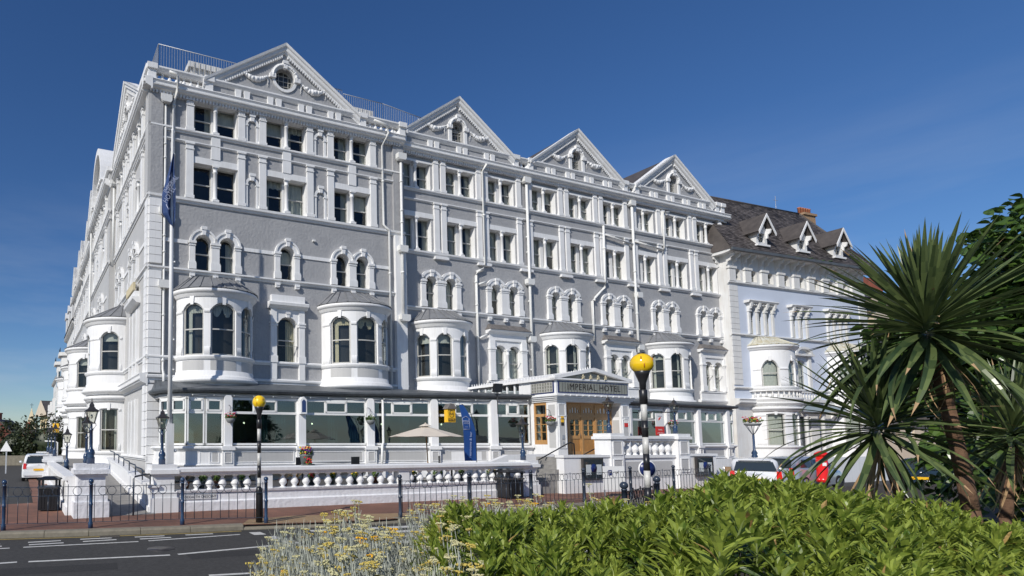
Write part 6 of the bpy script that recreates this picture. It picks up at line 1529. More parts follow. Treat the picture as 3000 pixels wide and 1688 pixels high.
# flagpole and flag
fp_ = wthing('flagpole', 'tall white flagpole rising in front of the hotel corner', 'flagpole', .40, 3.0, .5)
fpart(fp_, 'pole', G().lathe(0, 0, [(.10, 2.2), (.095, 9), (.06, 15.2), (.075, 15.25), (.03, 15.3), (.02, 15.6), (0, 15.65)], 14), 'signwhite')
fpart(fp_, 'tabernacle', G().box(-.16, .16, -.14, .14, 0, 2.3), 'warmwhite'); fpart(fp_, 'pivot_cap', G().ball((.24, -.05, 1.15), .07, 8, 6), 'signwhite')
for z in (4.6, 5.9, 9.3, 11.2, 13.0): fpart(fp_, 'cleat', G().ball((.13, -.06, z), .045, 6, 5), 'signwhite')
fl = G(); rows = 40; nc = 14
def flag_pt(u, v):      # v: 0 top .. 1 bottom, u across
    w = .06+.50*min(1, v*1.7)**1.1; 
    if v > .86: w *= 1-.75*((v-.86)/.14)
    x = .04-(w*(u-.12))*1.0; y = -.10-.13*sin(u*9+v*3)*min(1, v*2)-.05*u; return (x, y, 14.60-3.35*v+.2*u*v)
for i in range(rows):
    for j in range(nc):
        fl.quad(flag_pt(j/nc, i/rows), flag_pt((j+1)/nc, i/rows), flag_pt((j+1)/nc, (i+1)/rows), flag_pt(j/nc, (i+1)/rows), True)
flag = obj('flag', fl.mesh('flag', 'flagblue'), None, wpt(.40, 3.0, .0), A_ANG); tag(flag, 'furled navy blue hotel flag hanging down the white flagpole', 'flag')
bd = G()
for (u0, v0, u1, v1) in ((.2, .36, .55, .30), (.55, .30, .8, .36), (.15, .70, .6, .80), (.6, .80, .75, .74)):
    for k in range(8):
        a0, a1 = k/8, (k+1)/8; A_, B_ = flag_pt(u0+(u1-u0)*a0, v0+(v1-v0)*a0), flag_pt(u0+(u1-u0)*a1, v0+(v1-v0)*a1)
        bd.quad((A_[0], A_[1]-.02, A_[2]-.04), (B_[0], B_[1]-.02, B_[2]-.04), (B_[0], B_[1]-.02, B_[2]+.04), (A_[0], A_[1]-.02, A_[2]+.04))
fpart(flag, 'border', bd, 'flagwhite')
tm_ = text_mesh('IMPERIAL', .30, 'flagwhite', .002, .8); o = obj('lettering', tm_, flag, (-.13, -.36, 13.1)); o.rotation_euler = (0, R(-58), 0)
tm_ = text_mesh('HOTEL', .30, 'flagwhite', .002, .9); o = obj('lettering', tm_, flag, (-.20, -.36, 12.62)); o.rotation_euler = (0, R(-62), 0)
# parasol on the terrace
t = wthing('parasol', 'open cream parasol on the terrace behind the balustrade', 'parasol', 8.98, 8.95, .55); Hc = 2.10
fpart(t, 'pole', G().tube([(.12, 0, 0), (0, 0, Hc)], .022, 8), 'oak_dk'); fpart(t, 'base', G().lathe(.12, 0, [(.25, 0), (.25, .06), (.05, .1)], 16), 'concrete')
cn = G(); n = 8
for k in range(n):
    a, b = 2*pi*k/n, 2*pi*(k+1)/n; m_ = (a+b)/2
    for q in range(4):
        r0, r1 = 1.38*q/4, 1.38*(q+1)/4
        def pp(r, an, sag=0): return (r*cos(an), r*sin(an), Hc-.02-.40*(r/1.38)**1.05-sag*.05*(r/1.38))
        cn.quad(pp(r0, a), pp(r1, a), pp(r1, m_, 1) if False else (r1*cos(m_)*.965, r1*sin(m_)*.965, Hc-.02-.42*(r1/1.38)), (r0*cos(m_)*.965, r0*sin(m_)*.965, Hc-.02-.42*(r0/1.38)))
        cn.quad((r0*cos(m_)*.965, r0*sin(m_)*.965, Hc-.02-.42*(r0/1.38)), (r1*cos(m_)*.965, r1*sin(m_)*.965, Hc-.02-.42*(r1/1.38)), pp(r1, b), pp(r0, b))
fpart(t, 'canopy', cn, 'canvas'); fpart(t, 'vent_cap', G().lathe(0, 0, [(.26, Hc-.03), (.12, Hc+.04), (.02, Hc+.08), (.03, Hc+.1), (.0, Hc+.12)], 8, False), 'canvas')
for k in range(8): fpart(t, 'rib', G().tube([(0, 0, Hc-.05), (1.34*cos(k*pi/4), 1.34*sin(k*pi/4), Hc-.44)], .01, 4), 'oak_dk')
# feather banner
t = wthing('feather_banner', 'tall blue feather banner with white hotel emblem beside the parasol', 'banner', 11.35, 8.7, .55)
g = G(); o_ = []
for k in range(25):
    v = k/24; z = .72+2.25*v; xl = -.30-.28*max(0, v-.3)**1.3*1.15; xr = .33 if v < .35 else .33-.62*((v-.35)/.65)**1.9
    o_.append((xl, xr, z, .03*sin(v*7)))
for a, b in zip(o_[:-1], o_[1:]): g.quad((a[0], a[3], a[2]), (a[1], a[3]+.02, a[2]), (b[1], b[3]+.02, b[2]), (b[0], b[3], b[2]), True)
fpart(t, 'cloth', g, 'bannerblue'); fpart(t, 'pole', G().tube([(.33, .03, 0), (.33, .03, 1.5), (.26, .04, 2.1), (.05, .04, 2.8), (-.35, .04, 3.0)], .013, 6), 'black')
f_ = G()
for (x0, z0, x1, z1) in ((-.36, 1.98, -.02, 1.98), (-.02, 1.98, -.06, 2.42), (-.06, 2.42, -.22, 2.50), (-.22, 2.50, -.40, 2.42), (-.40, 2.42, -.36, 1.98)): f_.tube([(x0, -.03, z0), (x1, -.03, z1)], .009, 4)
fpart(t, 'emblem', f_, 'flagwhite'); obj('lettering', text_mesh('IMPERIAL\nHOTEL', .085, 'flagwhite', .002, 1.0), t, (-.2, -.035, 2.26)); obj('lettering', text_mesh('* * *', .07, 'flagwhite', .002), t, (-.2, -.035, 2.06))
o = obj('lettering', text_mesh('Tearooms & bar', .16, 'flagwhite', .002, 1.0), t, (-.02, -.035, 1.35)); o.rotation_euler = (0, R(-86), 0)
# yellow box sign
(q, an) = on_cp(CP, 13.95); t = wthing('box_sign', 'yellow and black illuminated hotel box sign hung on the lounge post by the banner', 'sign', q[0], -q[1]+.55, 0)
fpart(t, 'box', G().box(-.30, .16, -.10, .16, 2.98, 3.62), 'signyellow'); fpart(t, 'roof', G().prism_y([(-.36, 3.62), (.24, 3.62), (.02, 3.88), (-.18, 3.88)], -.16, .2), 'slate_light'); fpart(t, 'bracket', G().tube([(-.05, .1, 3.8), (-.05, .5, 3.8)], .02, 5), 'black')
fpart(t, 'name_strip', G().box(-.27, .13, -.107, -.10, 3.02, 3.16), 'ink'); obj('lettering', text_mesh('HOTEL', .125, 'signyellow', .002, .95), t, (-.07, -.112, 3.09))
obj('lettering', text_mesh('AA', .17, 'ink', .002), t, (-.07, -.105, 3.38)); fpart(t, 'emblem_ring', G().tube([(-.07+.13*cos(2*pi*k/20), -.105, 3.38+.17*sin(2*pi*k/20)) for k in range(21)], .010, 4), 'ink')
# red and white sign right of the porch
(q, an) = on_cp(CP2, 29.6); t = wthing('hanging_sign', 'white and red tourist rating sign hung before the right hand lounge windows', 'sign', q[0], -q[1]+.5, 0)
fpart(t, 'white_board', G().box(-.35, .35, -.02, .02, 2.95, 3.72), 'signwhite'); fpart(t, 'red_board', G().box(-.35, .35, -.02, .02, 2.42, 2.948), 'signred'); fpart(t, 'arm', G().tube([(-.9, 0, 3.80), (1.2, 0, 3.80)], .035, 6), 'black')
fpart(t, 'emblem', G().prism_y([(-.14, 3.3), (-.02, 3.34), (.1, 3.48), (.02, 3.5), (-.1, 3.42)], -.027, -.02), 'signred'); fpart(t, 'printed_line', G().box(-.18, .18, -.027, -.02, 3.53, 3.57), 'steel')
obj('lettering', text_mesh('* * * *', .2, 'signwhite', .002, 1.0), t, (0, -.026, 2.52)); obj('lettering', text_mesh('HOTEL', .11, 'signwhite', .002, 1.0), t, (0, -.026, 2.74))
t = thing('floodlight', 'black floodlight on a thin mast beside the porch roof', 'floodlight', wpt(16.5, 4.9, 4.0), A_ANG)
fpart(t, 'mast', G().tube([(0, 0, -.6), (0, 0, .55)], .02, 6), 'black'); fpart(t, 'lamp_head', G().prism_y([(-.27, .5), (.20, .5), (.27, .92), (-.18, .92)], -.12, .06), 'black')
# round blue sign and white notice board behind the near railing
t = thing('round_blue_sign', 'round blue traffic sign with white rim behind the nearer beacon', 'traffic sign', (13.62, 20.5, 0), 0)
o = fpart(t, 'disc', G().lathe(0, 0, [(0, 0), (.27, 0), (.27, .02), (0, .02)], 28), 'signblue'); o.matrix_local = Matrix.Translation((0, 0, 1.08)) @ Matrix.Rotation(R(90), 4, 'X')
o = fpart(t, 'rim', G().lathe(0, 0, [(.26, .0), (.31, 0), (.31, .015), (.26, .015)], 28), 'signwhite'); o.matrix_local = Matrix.Translation((0, 0.012, 1.08)) @ Matrix.Rotation(R(90), 4, 'X')
fpart(t, 'post', G().lathe(0, .04, [(.03, 0), (.03, 1.4)], 8), 'steel')
t = thing('notice_board', 'small white notice board standing behind the railings near the blue sign', 'sign', (13.3, 21.9, 0), R(6))
fpart(t, 'board', G().box(-.42, .42, 0, .03, .25, 1.12, 0), 'signwhite'); fpart(t, 'leg', G().box(-.4, -.36, 0, .03, 0, .25), 'steel'); fpart(t, 'leg', G().box(.36, .40, 0, .03, 0, .25), 'steel')
fpart(t, 'parking_symbol', G().box(-.22, -.08, -.008, 0, .78, .98), 'signblue'); obj('lettering', text_mesh('P', .15, 'signwhite', .002), t, (-.15, -.012, .88)); obj('lettering', text_mesh('24', .12, 'ink', .002), t, (.12, -.006, .88))
t = thing('post_marker', 'small buff marker box on a thin post left of the white hatchback', 'marker post', (17.63, 22.0, 0), 0); fpart(t, 'box', G().box(-.08, .08, -.05, .05, .92, 1.1), 'chimney'); fpart(t, 'post', G().box(-.02, .02, -.02, .02, 0, .92), 'steel')
# pillar box
t = thing('pillar_box', 'red cylindrical pillar box half hidden by the palm leaves', 'post box', (25.0, 26.0, .25), R(-20)); t.scale = (.85, .85, .85)
fpart(t, 'body', G().lathe(0, 0, [(.27, 0), (.27, .2), (.235, .22), (.235, 1.35)], 22), 'postbox'); fpart(t, 'cap', G().lathe(0, 0, [(.24, 1.35), (.30, 1.38), (.30, 1.46), (.26, 1.52), (.12, 1.60), (0, 1.63)], 22), 'postbox')
fpart(t, 'slot', G().box(-.13, .13, -.25, -.22, 1.16, 1.20), 'black'); fpart(t, 'plate', G().box(-.08, .08, -.25, -.22, .85, 1.02), 'signwhite')
# planter on the coping and the little pots behind the balusters
t = wthing('flower_bucket', 'grey bucket of pansies standing on the balustrade coping', 'flower pot', 3.1, 10.5, 1.27)
fpart(t, 'bucket', G().lathe(0, 0, [(.15, 0), (.21, .30), (.225, .31), (.225, .34), (.2, .34)], 18), 'pot_grey'); basket_plants(t, .17, .38, 9, ('petal_r', 'petal_y', 'petal_v'), 120)
t = wthing('pansy_trough', 'low clump of orange pansies at the foot of the grey bucket', 'flowers', 3.1, 10.62, 1.27); fpart(t, 'trough', G().box(-.22, .22, -.05, .06, 0, .05), 'pot_grey'); basket_plants(t, .10, .06, 12, ('petal_y', 'petal_r'), 60)
def potted(label, s, kind, seed, h=.3):
    t = wthing('potted_plant', label, 'potted plant', s, 9.95, .55); r_ = random.Random(seed)
    pm2 = 'terracotta' if kind in ('cordy', 'terra') else 'pot_grey'
    fpart(t, 'pot', G().lathe(0, 0, [(.10, 0), (.15, .22), (.165, .22), (.165, .26), (.14, .26)], 14), pm2)
    if kind == 'cordy':
        for k in range(26):
            a = r_.random()*2*pi; e = r_.uniform(.5, 1.4); L_ = r_.uniform(.3, .5); g = G(); p0 = Vector((0, 0, .24)); d = Vector((cos(a)*cos(e), sin(a)*cos(e), sin(e))); sd = d.cross(Vector((0, 0, 1))).normalized()*.014
            p1 = p0+d*L_*.6; p2 = p0+d*L_+Vector((0, 0, -.06))
            g.quad(tuple(p0-sd), tuple(p0+sd), tuple(p1+sd), tuple(p1-sd)); g.quad(tuple(p1-sd), tuple(p1+sd), tuple(p2), tuple(p2)); fpart(t, 'leaf', g, 'dryleaf')
    else: basket_plants(t, .14, .3, seed, ('petal_y',) if kind == 'flower' else ('petal_r',) if kind == 'red' else (), 110)
PG_ = [(-.75, 'cordy', 'bronze strap leaved plant in a terracotta pot nearest the left pier'), (-.25, 'bush', 'low dark plant in a grey pot second from the left pier'), (.35, 'terra', 'small plant in a terracotta pot third from the left pier'), (1.2, 'bush', 'dark leaved plant in a grey pot just left of the solid pedestal'),
       (2.55, 'cordy', 'bronze spiky plant behind the first baluster gap right of the beacon'), (2.98, 'cordy', 'second bronze spiky plant behind the balusters under the bucket'), (3.6, 'red', 'pot of small red flowers behind the balusters'), (4.3, 'flower', 'pot of yellow flowers behind the balusters'), (5.3, 'flower', 'tall pot of yellow flowers left of the second pedestal'), (6.1, 'terra', 'terracotta pot beside the second pedestal'),
       (7.6, 'flower', 'yellow flowered pot just right of the second pedestal'), (8.7, 'bush', 'grey pot below the parasol behind the balusters'), (9.7, 'bush', 'grey pot right of the parasol pole behind the balusters'), (11.2, 'flower', 'bushy pot of yellow flowers near the right end of the balustrade')]
for i, (s, k, lab) in enumerate(PG_): potted(lab, s, k, 20+i)
for i, s in enumerate((4.0, 6.3, 10.2)):
    t = wthing('garden_chair', ('dark garden chair behind the balusters under the bucket', 'dark garden chair behind the second pedestal', 'dark garden chair right of the parasol')[i], 'chair', s, 8.6, .55, .4*i, 'dark garden chairs on the terrace')
    fpart(t, 'seat', G().box(-.24, .24, -.24, .24, .42, .46), 'black'); fpart(t, 'backrest', G().box(-.24, .24, .22, .26, .46, .92), 'black')
    for sx in (-1, 1):
        for sy in (-1, 1): fpart(t, 'leg', G().box(sx*.21-.02, sx*.21+.02, sy*.21-.02, sy*.21+.02, 0, .42), 'black')
# cars
def car(label, x, y, rz, paint, h=1.48, w=1.72, L_=3.95, z=-.11):
    t = thing('parked_car', label, 'car', (x, y, z), rz)       # local: nose at +x, tail at -x
    sec = []     # side profile, low body then greenhouse
    hw = w/2
    def loft(name, rings, m):
        g = G(); n = len(rings[0])
        for r in rings: g.v += r
        for a in range(len(rings)-1):
            for k in range(n-1): i = a*n+k; g.f.append((i, i+1, i+n+1, i+n)); g.sm.append(True)
        g.f.append(tuple(range(n))); g.sm.append(False); g.f.append(tuple(range(len(rings)*n-1, (len(rings)-1)*n-1, -1))); g.sm.append(False)
        return fpart(t, name, g, m)
    # body: stations along x : (x, halfwidth, top z)
    st = [(-L_/2, .74, .80), (-L_/2+.06, .83, .93), (-L_/2+.35, .86, .98), (-L_/2+1.2, .865, .96), (0, .865, .94), (L_/2-1.2, .86, .92), (L_/2-.5, .82, .82), (L_/2-.12, .74, .68), (L_/2, .62, .55)]
    loft('body', [[(x_, -b*w/1.73, .22), (x_, -b*w/1.73*1.0, .5), (x_, -b*w/1.73*.985, tz-.12), (x_, -b*w/1.73*.93, tz), (x_, 0, tz+.03), (x_, b*w/1.73*.93, tz), (x_, b*w/1.73*.985, tz-.12), (x_, b*w/1.73, .5), (x_, b*w/1.73, .22)] for x_, b, tz in st], paint)
    gh = [(-L_/2+.10, .76, .93, .95), (-L_/2+.42, .70, .95, h-.08), (-L_/2+.75, .67, .96, h-.02), (0, .66, .95, h), (.55, .64, .94, h-.06), (1.22, .74, .93, .95)]
    loft('cabin', [[(x_, -b*hw/.865*1.06, z0), (x_, -b*hw/.865, z1-.05), (x_, -b*hw/.865*.86, z1), (x_, 0, z1+.02), (x_, b*hw/.865*.86, z1), (x_, b*hw/.865, z1-.05), (x_, b*hw/.865*1.06, z0)] for x_, b, z0, z1 in gh], paint)
    wn_ = G(); xr = -L_/2
    wn_.v += [(xr+.10, -.66, .99), (xr+.10, .66, .99), (xr+.38, .56, h-.14), (xr+.38, -.56, h-.14)]; wn_.f.append((0, 1, 2, 3)); wn_.sm.append(False)
    o = fpart(t, 'rear_window', wn_, 'carglass'); o.location = (-.02, 0, .0)
    o = fpart(t, 'windscreen', (lambda q: [q.v.extend([(1.24, -.62, .98), (1.24, .62, .98), (.62, .54, h-.10), (.62, -.54, h-.10)]), q.f.append((0, 1, 2, 3)), q.sm.append(False), q][-1])(G()), 'carglass')
    for sy in (-1, 1):
        for (a, b, c_, d) in ((-1.45, -.62, -.62, -1.2), (-.55, .95, .48, -.55)):
            q = G(); yy = sy*(hw*.83+.015); yl = sy*(hw*.90+.015); q.v += [(a, yl, 1.0), (b, yl, 1.0), (c_, yy*.955, h-.13), (d, yy*.955, h-.13)]; q.f.append((0, 1, 2, 3)); q.sm.append(False); fpart(t, 'side_window', q, 'carglass')
        fpart(t, 'tail_light', G().box(xr-.01, xr+.16, min(sy*.62, sy*.80), max(sy*.62, sy*.80), .68, .98, .02), 'lamp_red'); fpart(t, 'headlight', G().ball((L_/2-.2, sy*.62, .64), .14, 8, 6, (1, 1.1, .6)), 'lamp_clear')
        fpart(t, 'wing_mirror', G().ball((.85, sy*(hw+.06), .98), .09, 8, 6, (.6, 1, .8)), paint)
    for x_ in (-L_/2+.72, L_/2-.75):
        for sy in (-1, 1):
            wl_ = fpart(t, 'wheel', G().lathe(0, 0, [(.29, -.09), (.31, -.06), (.31, .06), (.29, .09)], 20), 'tyre'); wl_.matrix_local = Matrix.Translation((x_, sy*(hw-.09), .31)) @ Matrix.Rotation(R(90), 4, 'X')
            obj('rim', G().lathe(0, 0, [(.0, -.095), (.19, -.1), (.19, .1), (0, .095)], 12).mesh('rim', 'rim'), wl_)
    fpart(t, 'bumper', G().box(xr-.05, xr+.2, -.78, .78, .32, .56, .02), paint); pl_ = fpart(t, 'number_plate', G().box(xr-.065, xr-.05, -.26, .26, .58, .69), 'signyellow')
    fpart(t, 'badge', G().ball((xr+.03, 0, .86), .045, 8, 6, (.4, 1, 1)), 'rim'); fpart(t, 'roof_spoiler', G().box(xr+.30, xr+.55, -.5, .5, h-.09, h-.05), paint); fpart(t, 'rear_wiper', G().tube([(xr+.08, 0, .98), (xr+.2, .3, 1.12)], .012, 4), 'black'); return t
car('white hatchback seen from behind, parked right of the railings', 21.0, 24.9, R(52), 'carwhite')
car('pale silver hatchback seen from the side beside the white hatchback', 25.2, 27.3, R(20), 'carsilver')
car('dark blue car behind the palm trunk', 29.3, 25.2, R(24), 'cardark')
car('small white car parked down the side street at the left edge', -12.6, 34.0, R(111.6), 'carwhite')

# covers, patches and wear on the carriageway
for x, y, r in ((-1.9, 11.9, .28), (-7.5, 11.0, .3)):
    g = G(); g.lathe(0, 0, [(0, 0), (r, 0), (r, .006), (0, .006)], 20); o = structure('manhole_cover', g, 'pewter'); o.location = (x, y, -.122)
for x, y, w, h, a in ((-3.3, 10.0, 1.9, .55, .27), (-.6, 11.3, 1.4, .5, .35), (-7.0, 11.7, 1.2, .4, .2)):
    g = G(); g.ngon([(-w/2, -h/2, 0), (w/2, -h/2, 0), (w/2, h/2, 0), (-w/2, h/2, 0)]); o = structure('asphalt_patch', g, 'patch'); o.location = (x, y, -.1175); o.rotation_euler = (0, 0, a)
g = G(); g.box(-.22, .22, -.14, .14, 0, .012)
for k in range(6): g.box(-.2+k*.07, -.17+k*.07, -.11, .11, .012, .02)
o = structure('drain_grate', g, 'pewter'); o.location = (-3.3, 13.38, -.125); o.rotation_euler = (0, 0, .2)
# ============================================================ far end of the side street and what lies beyond
th = thing('white_townhouse', 'tall white town house with stacked bay windows down the side street', 'building', lpt(48, -.3), A_ANG-pi/2)
FT = Fac(th)
oo = [Op(-3-k*3.2, -2-k*3.2, z, z+1.9, .2) for k in range(4) for z in (1.6, 6.0, 10.0, 13.4)]
g = G(); wall(g, -15, 0, 0, 17.2, oo, 0, .3); FT.part('wall', g, 'warmwhite'); FT.part('dark_room_backing', G().box(-15, 0, .9, 1.0, 0, 17), 'interior')
for o in oo: window(FT, o.c, .22, o.z0, 1.0, 1.9, .2, 1)
for z in (4.8, 9.0, 12.6, 16.9): moulding_x(FT, 'string_course', -15, .1, z, CORN, 'warmwhite')
g = G(); g.v += [(.3, -.5, 17.3), (-15, -.5, 17.3), (-15, 2.5, 20.6), (.3, 2.5, 20.6), (.3, 9, 20.6), (-15, 9, 20.6), (.3, 9, 17.3)]; g.f += [(0, 3, 2, 1), (3, 4, 5, 2), (0, 6, 4, 3)]; g.sm += [False]*3; FT.part('mansard_roof', g, 'slate')
for x in (-2.0, -7.0, -12): FT.part('dormer', G().box(x-.9, x+.9, -.35, 2, 17.4, 19.6).prism_y([(x-1.1, 19.6), (x+1.1, 19.6), (x, 20.6)], -.5, 2.4), 'warmwhite')
for (x, d, zt) in ((-5.0, 1.3, 13.4), (-11.5, 1.5, 13.0)):
    FT.part('bay_window', G().prism_z([(x-1.9, 0), (x-1.2, -d), (x+1.2, -d), (x+1.9, 0)], 0, zt), 'warmwhite'); FT.part('bay_cornice', G().prism_z([(x-2.2, 0), (x-1.4, -d-.35), (x+1.4, -d-.35), (x+2.2, 0)], zt-.2, zt+.25), 'warmwhite')
    for z in (1.4, 5.8, 9.8): 
        for sx in (-1, 1): FT.part('bay_pane', G().prism_z([(x+sx*1.30, -d+.18), (x+sx*1.78, -.25), (x+sx*1.80, -.25), (x+sx*1.32, -d+.16)], z, z+2.1), 'carglass')
        FT.part('bay_pane', G().box(x-.85, x+.85, -d-.01, -d, z, z+2.1), 'carglass')
    cr = G()
    for k in range(8): cr.tube([(x-1.3+k*.37, -d-.2, zt+.25), (x-1.3+k*.37, -d-.2, zt+.85)], .03, 4)
    cr.tube([(x-1.3, -d-.2, zt+.6), (x+1.3, -d-.2, zt+.6)], .03, 4); FT.part('iron_cresting', cr, 'navy_dk')
th2 = thing('white_terrace_house', 'farther white terrace house with open columned loggia down the side street', 'building', lpt(64, 0), A_ANG-pi/2); F5 = Fac(th2)
oo = [Op(-3-k*3.6, -1.6-k*3.6, z, z+2.1) for k in range(8) for z in (1.4, 5.4, 9.4)]
g = G(); wall(g, -32, 0, 0, 13.2, oo, 0, .3); F5.part('wall', g, 'warmwhite'); F5.part('dark_room_backing', G().box(-32, 0, .9, 1.0, 0, 13), 'interior')
for o in oo: window(F5, o.c, .22, o.z0, 1.4, 2.1, 0, 1)
moulding_x(F5, 'eaves_cornice', -32, .2, 13.2, CORN, 'warmwhite'); moulding_x(F5, 'string_course', -32, .1, 8.5, CORN, 'warmwhite')
for x in (-4.5, -13, -22): F5.part('bay_window', G().prism_z([(x-1.9, 0), (x-1.2, -1.3), (x+1.2, -1.3), (x+1.9, 0)], 0, 8.8), 'warmwhite')
s_ = thing('distant_hotel_sign', 'small yellow hotel sign bracketed from the side street front above the lamp posts', 'sign', (-16.9, 49.5, 0), 0)
fpart(s_, 'box', G().box(-.25, .25, -.1, .1, 3.1, 3.6), 'signyellow'); fpart(s_, 'lower_box', G().box(-.25, .25, -.1, .1, 2.85, 3.09), 'signyellow'); obj('lettering', text_mesh('AA', .26, 'ink', .003), s_, (0, -.105, 3.36)); fpart(s_, 'bracket', G().tube([(0, .05, 3.5), (3.2, 1.2, 3.5)], .03, 6), 'black')
yh = thing('yellow_house', 'yellow rendered house with overhanging eaves beyond the white terrace', 'building', (-50.5, 140, 0), R(-60))
fpart(yh, 'wall', G().box(-6, 6, 0, 10, 0, 8.6), 'yellow_wall'); fpart(yh, 'roof', G().prism_y([(-7.2, 8.5), (7.2, 8.5), (0, 12.0)], -1.0, 11), 'slate'); fpart(yh, 'bargeboard', G().prism_y([(-7.2, 8.3), (7.2, 8.3), (7.2, 8.6), (0, 12.1), (-7.2, 8.6)], -1.1, -1.0), 'cream')
fpart(yh, 'chimney', G().box(-3.4, -1.8, 4, 6, 9, 14.2), 'chimney')
for k in range(3):
    for z in (1.5, 5.0): fpart(yh, 'window', G().box(-4.4+k*3.4, -3.0+k*3.4, -.05, .02, z, z+2), 'carglass')
def brick_house(label, x, y, w, h, rh, rz=0, gable_=True):
    t = thing('brick_house', label, 'house', (x, y, 0), rz)
    fpart(t, 'wall', G().box(0, w, 0, 9, 0, h), 'brick_dk')
    if gable_: fpart(t, 'roof', G().prism_y([(-.3, h), (w+.3, h), (w/2, h+rh)], -.2, 9.2), 'slate'); fpart(t, 'gable', G().prism_y([(.2, h), (w-.2, h), (w/2, h+rh-.4)], -.25, -.2), 'brick_dk')
    else: fpart(t, 'roof', G().prof_x(-.2, w+.2, [(-.4, h), (4.5, h+rh), (9.4, h)]), 'slate')
    fpart(t, 'chimney', G().box(w*.2, w*.2+1.3, 3.5, 5, h, h+rh+1.6).box(w*.2-.15, w*.2+1.45, 3.35, 5.15, h+rh+1.6, h+rh+1.9), 'brick')
    n = max(2, int(w/3))
    for k in range(n):
        for z in (1.2, 4.6, 7.6):
            if z+1.9 < h: wd = fpart(t, 'window', G().box(w*(k+.5)/n-.6, w*(k+.5)/n+.6, -.06, 0, z, z+1.8), 'pvc'); obj('pane', G().box(w*(k+.5)/n-.5, w*(k+.5)/n+.5, -.08, -.06, z+.1, z+1.7).mesh('pane', 'carglass'), wd)
    return t
brick_house('dark red brick house with steep gable at the left edge', -74.5, 160, 8, 4.8, 3.6); brick_house('dark red brick house with dormers left of the golden spire', -66.5, 162, 7.2, 4.2, 1.6, 0, False)
brick_house('dark red brick house in front of the golden spire', -60.3, 158, 6.0, 3.9, 1.3, 0, False); brick_house('dark red brick house right of the golden spire', -54.6, 160, 5.5, 4.3, 1.7, 0, False)
brick_house('slate roofed brick house at the far left edge', -90, 168, 14, 6.5, 3.5, 0, False)
sp = thing('church_spire', 'pale golden pyramid spire with a cross above the dark brick roofs', 'church spire', (-77.5, 202, 0), R(14))
fpart(sp, 'tower', G().box(-2.6, 2.6, -2.6, 2.6, 0, 3.0), 'brick_dk'); g = G(); g.v += [(-2.6, -2.6, 3.0), (2.6, -2.6, 3.0), (2.6, 2.6, 3.0), (-2.6, 2.6, 3.0), (0, 0, 14.0)]; g.f += [(0, 1, 4), (1, 2, 4), (2, 3, 4), (3, 0, 4)]; g.sm += [False]*4; fpart(sp, 'spire', g, 'spire')
fpart(sp, 'cross', G().box(-.06, .06, -.06, .06, 13.9, 15.6).box(-.6, .6, -.05, .05, 14.9, 15.02), 'navy_dk')
def yaw_sign(x, y, lab):
    t = thing('warning_sign', lab, 'traffic sign', (x, y, -.1), 0); fpart(t, 'post', G().box(-.04, .04, 0, .06, 0, 2.2), 'steel'); fpart(t, 'triangle', G().prism_y([(-.4, 1.5), (.4, 1.5), (0, 2.2)], -.05, -.01), 'signwhite'); return t
yaw_sign(-17.0, 40, 'small triangular warning sign among the trees at the left edge')
t = thing('street_light', 'short white street light at the left in front of the trees', 'street light', (-14.2, 42, -.1), 0); fpart(t, 'column', G().tube([(0, 0, 0), (0, 0, 2.1), (-.2, 0, 2.18), (-.9, 0, 2.2)], .05, 6), 'signwhite')
# dark hoarding / low wall behind the parked car
w_ = thing('garden_wall', 'low stone garden wall below the trees at the left', 'wall', (-40, 52, -.1), R(6)); fpart(w_, 'wall_face', G().box(0, 30, 0, .5, 0, .9), 'kerb')

# ============================================================ foliage tools
def leaf_canon(kind):
    g = G()
    if kind == 'hedge':      # lance leaf, unit length along +y, folded on the midrib, tip curling down
        prof = [(0, .02), (.18, .075), (.42, .118), (.68, .095), (.88, .04), (1.0, 0.0)]
        def c(y): return .10*sin(y*pi*.9)-.10*y*y
        for (a, wa), (b, wb) in zip(prof[:-1], prof[1:]):
            for s in (-1, 1):
                P = [(0, a, c(a)), (s*wa, a, c(a)+wa*.32), (s*wb, b, c(b)+wb*.32), (0, b, c(b))]
                g.quad(*(P if s > 0 else P[::-1]), True)
    elif kind == 'broad':
        prof = [(0, .03), (.2, .24), (.45, .32), (.7, .26), (.9, .10), (1.0, 0)]
        def c(y): return .12*sin(y*pi)-.12*y*y
        for (a, wa), (b, wb) in zip(prof[:-1], prof[1:]):
            for s in (-1, 1):
                P = [(0, a, c(a)), (s*wa, a, c(a)+wa*.25), (s*wb, b, c(b)+wb*.25), (0, b, c(b))]
                g.quad(*(P if s > 0 else P[::-1]), True)
    elif kind.startswith('strap'):      # cordyline sword; digit = droop
        dr = {'0': .02, '1': .22, '2': .6, '3': 1.1}[kind[-1]]; n = 9; L_ = 0; pts = []; x, z, a = 0.0, 0.0, 0.0
        for k in range(n+1):
            t = k/n; pts.append((x, z)); a = -dr*(t**1.6)*1.7; x += cos(a)/n; z += sin(a)/n
        wd = [.018, .024, .028, .031, .032, .030, .026, .020, .011, 0.0]
        for k in range(n):
            for s in (-1, 1):
                P = [(0, pts[k][0], pts[k][1]), (s*wd[k], pts[k][0], pts[k][1]+wd[k]*.35), (s*wd[k+1], pts[k+1][0], pts[k+1][1]+wd[k+1]*.35), (0, pts[k+1][0], pts[k+1][1])]
                g.quad(*(P if s > 0 else P[::-1]), True)
    return g
def dry_tip(me):
    me.materials.append(M['cordy_dry']); n = len(me.polygons)
    for i in range(n-2, n): me.polygons[i].material_index = 1
    return me
LV = {k: leaf_canon(k) for k in ('hedge', 'broad', 'strap0', 'strap1', 'strap2', 'strap3')}
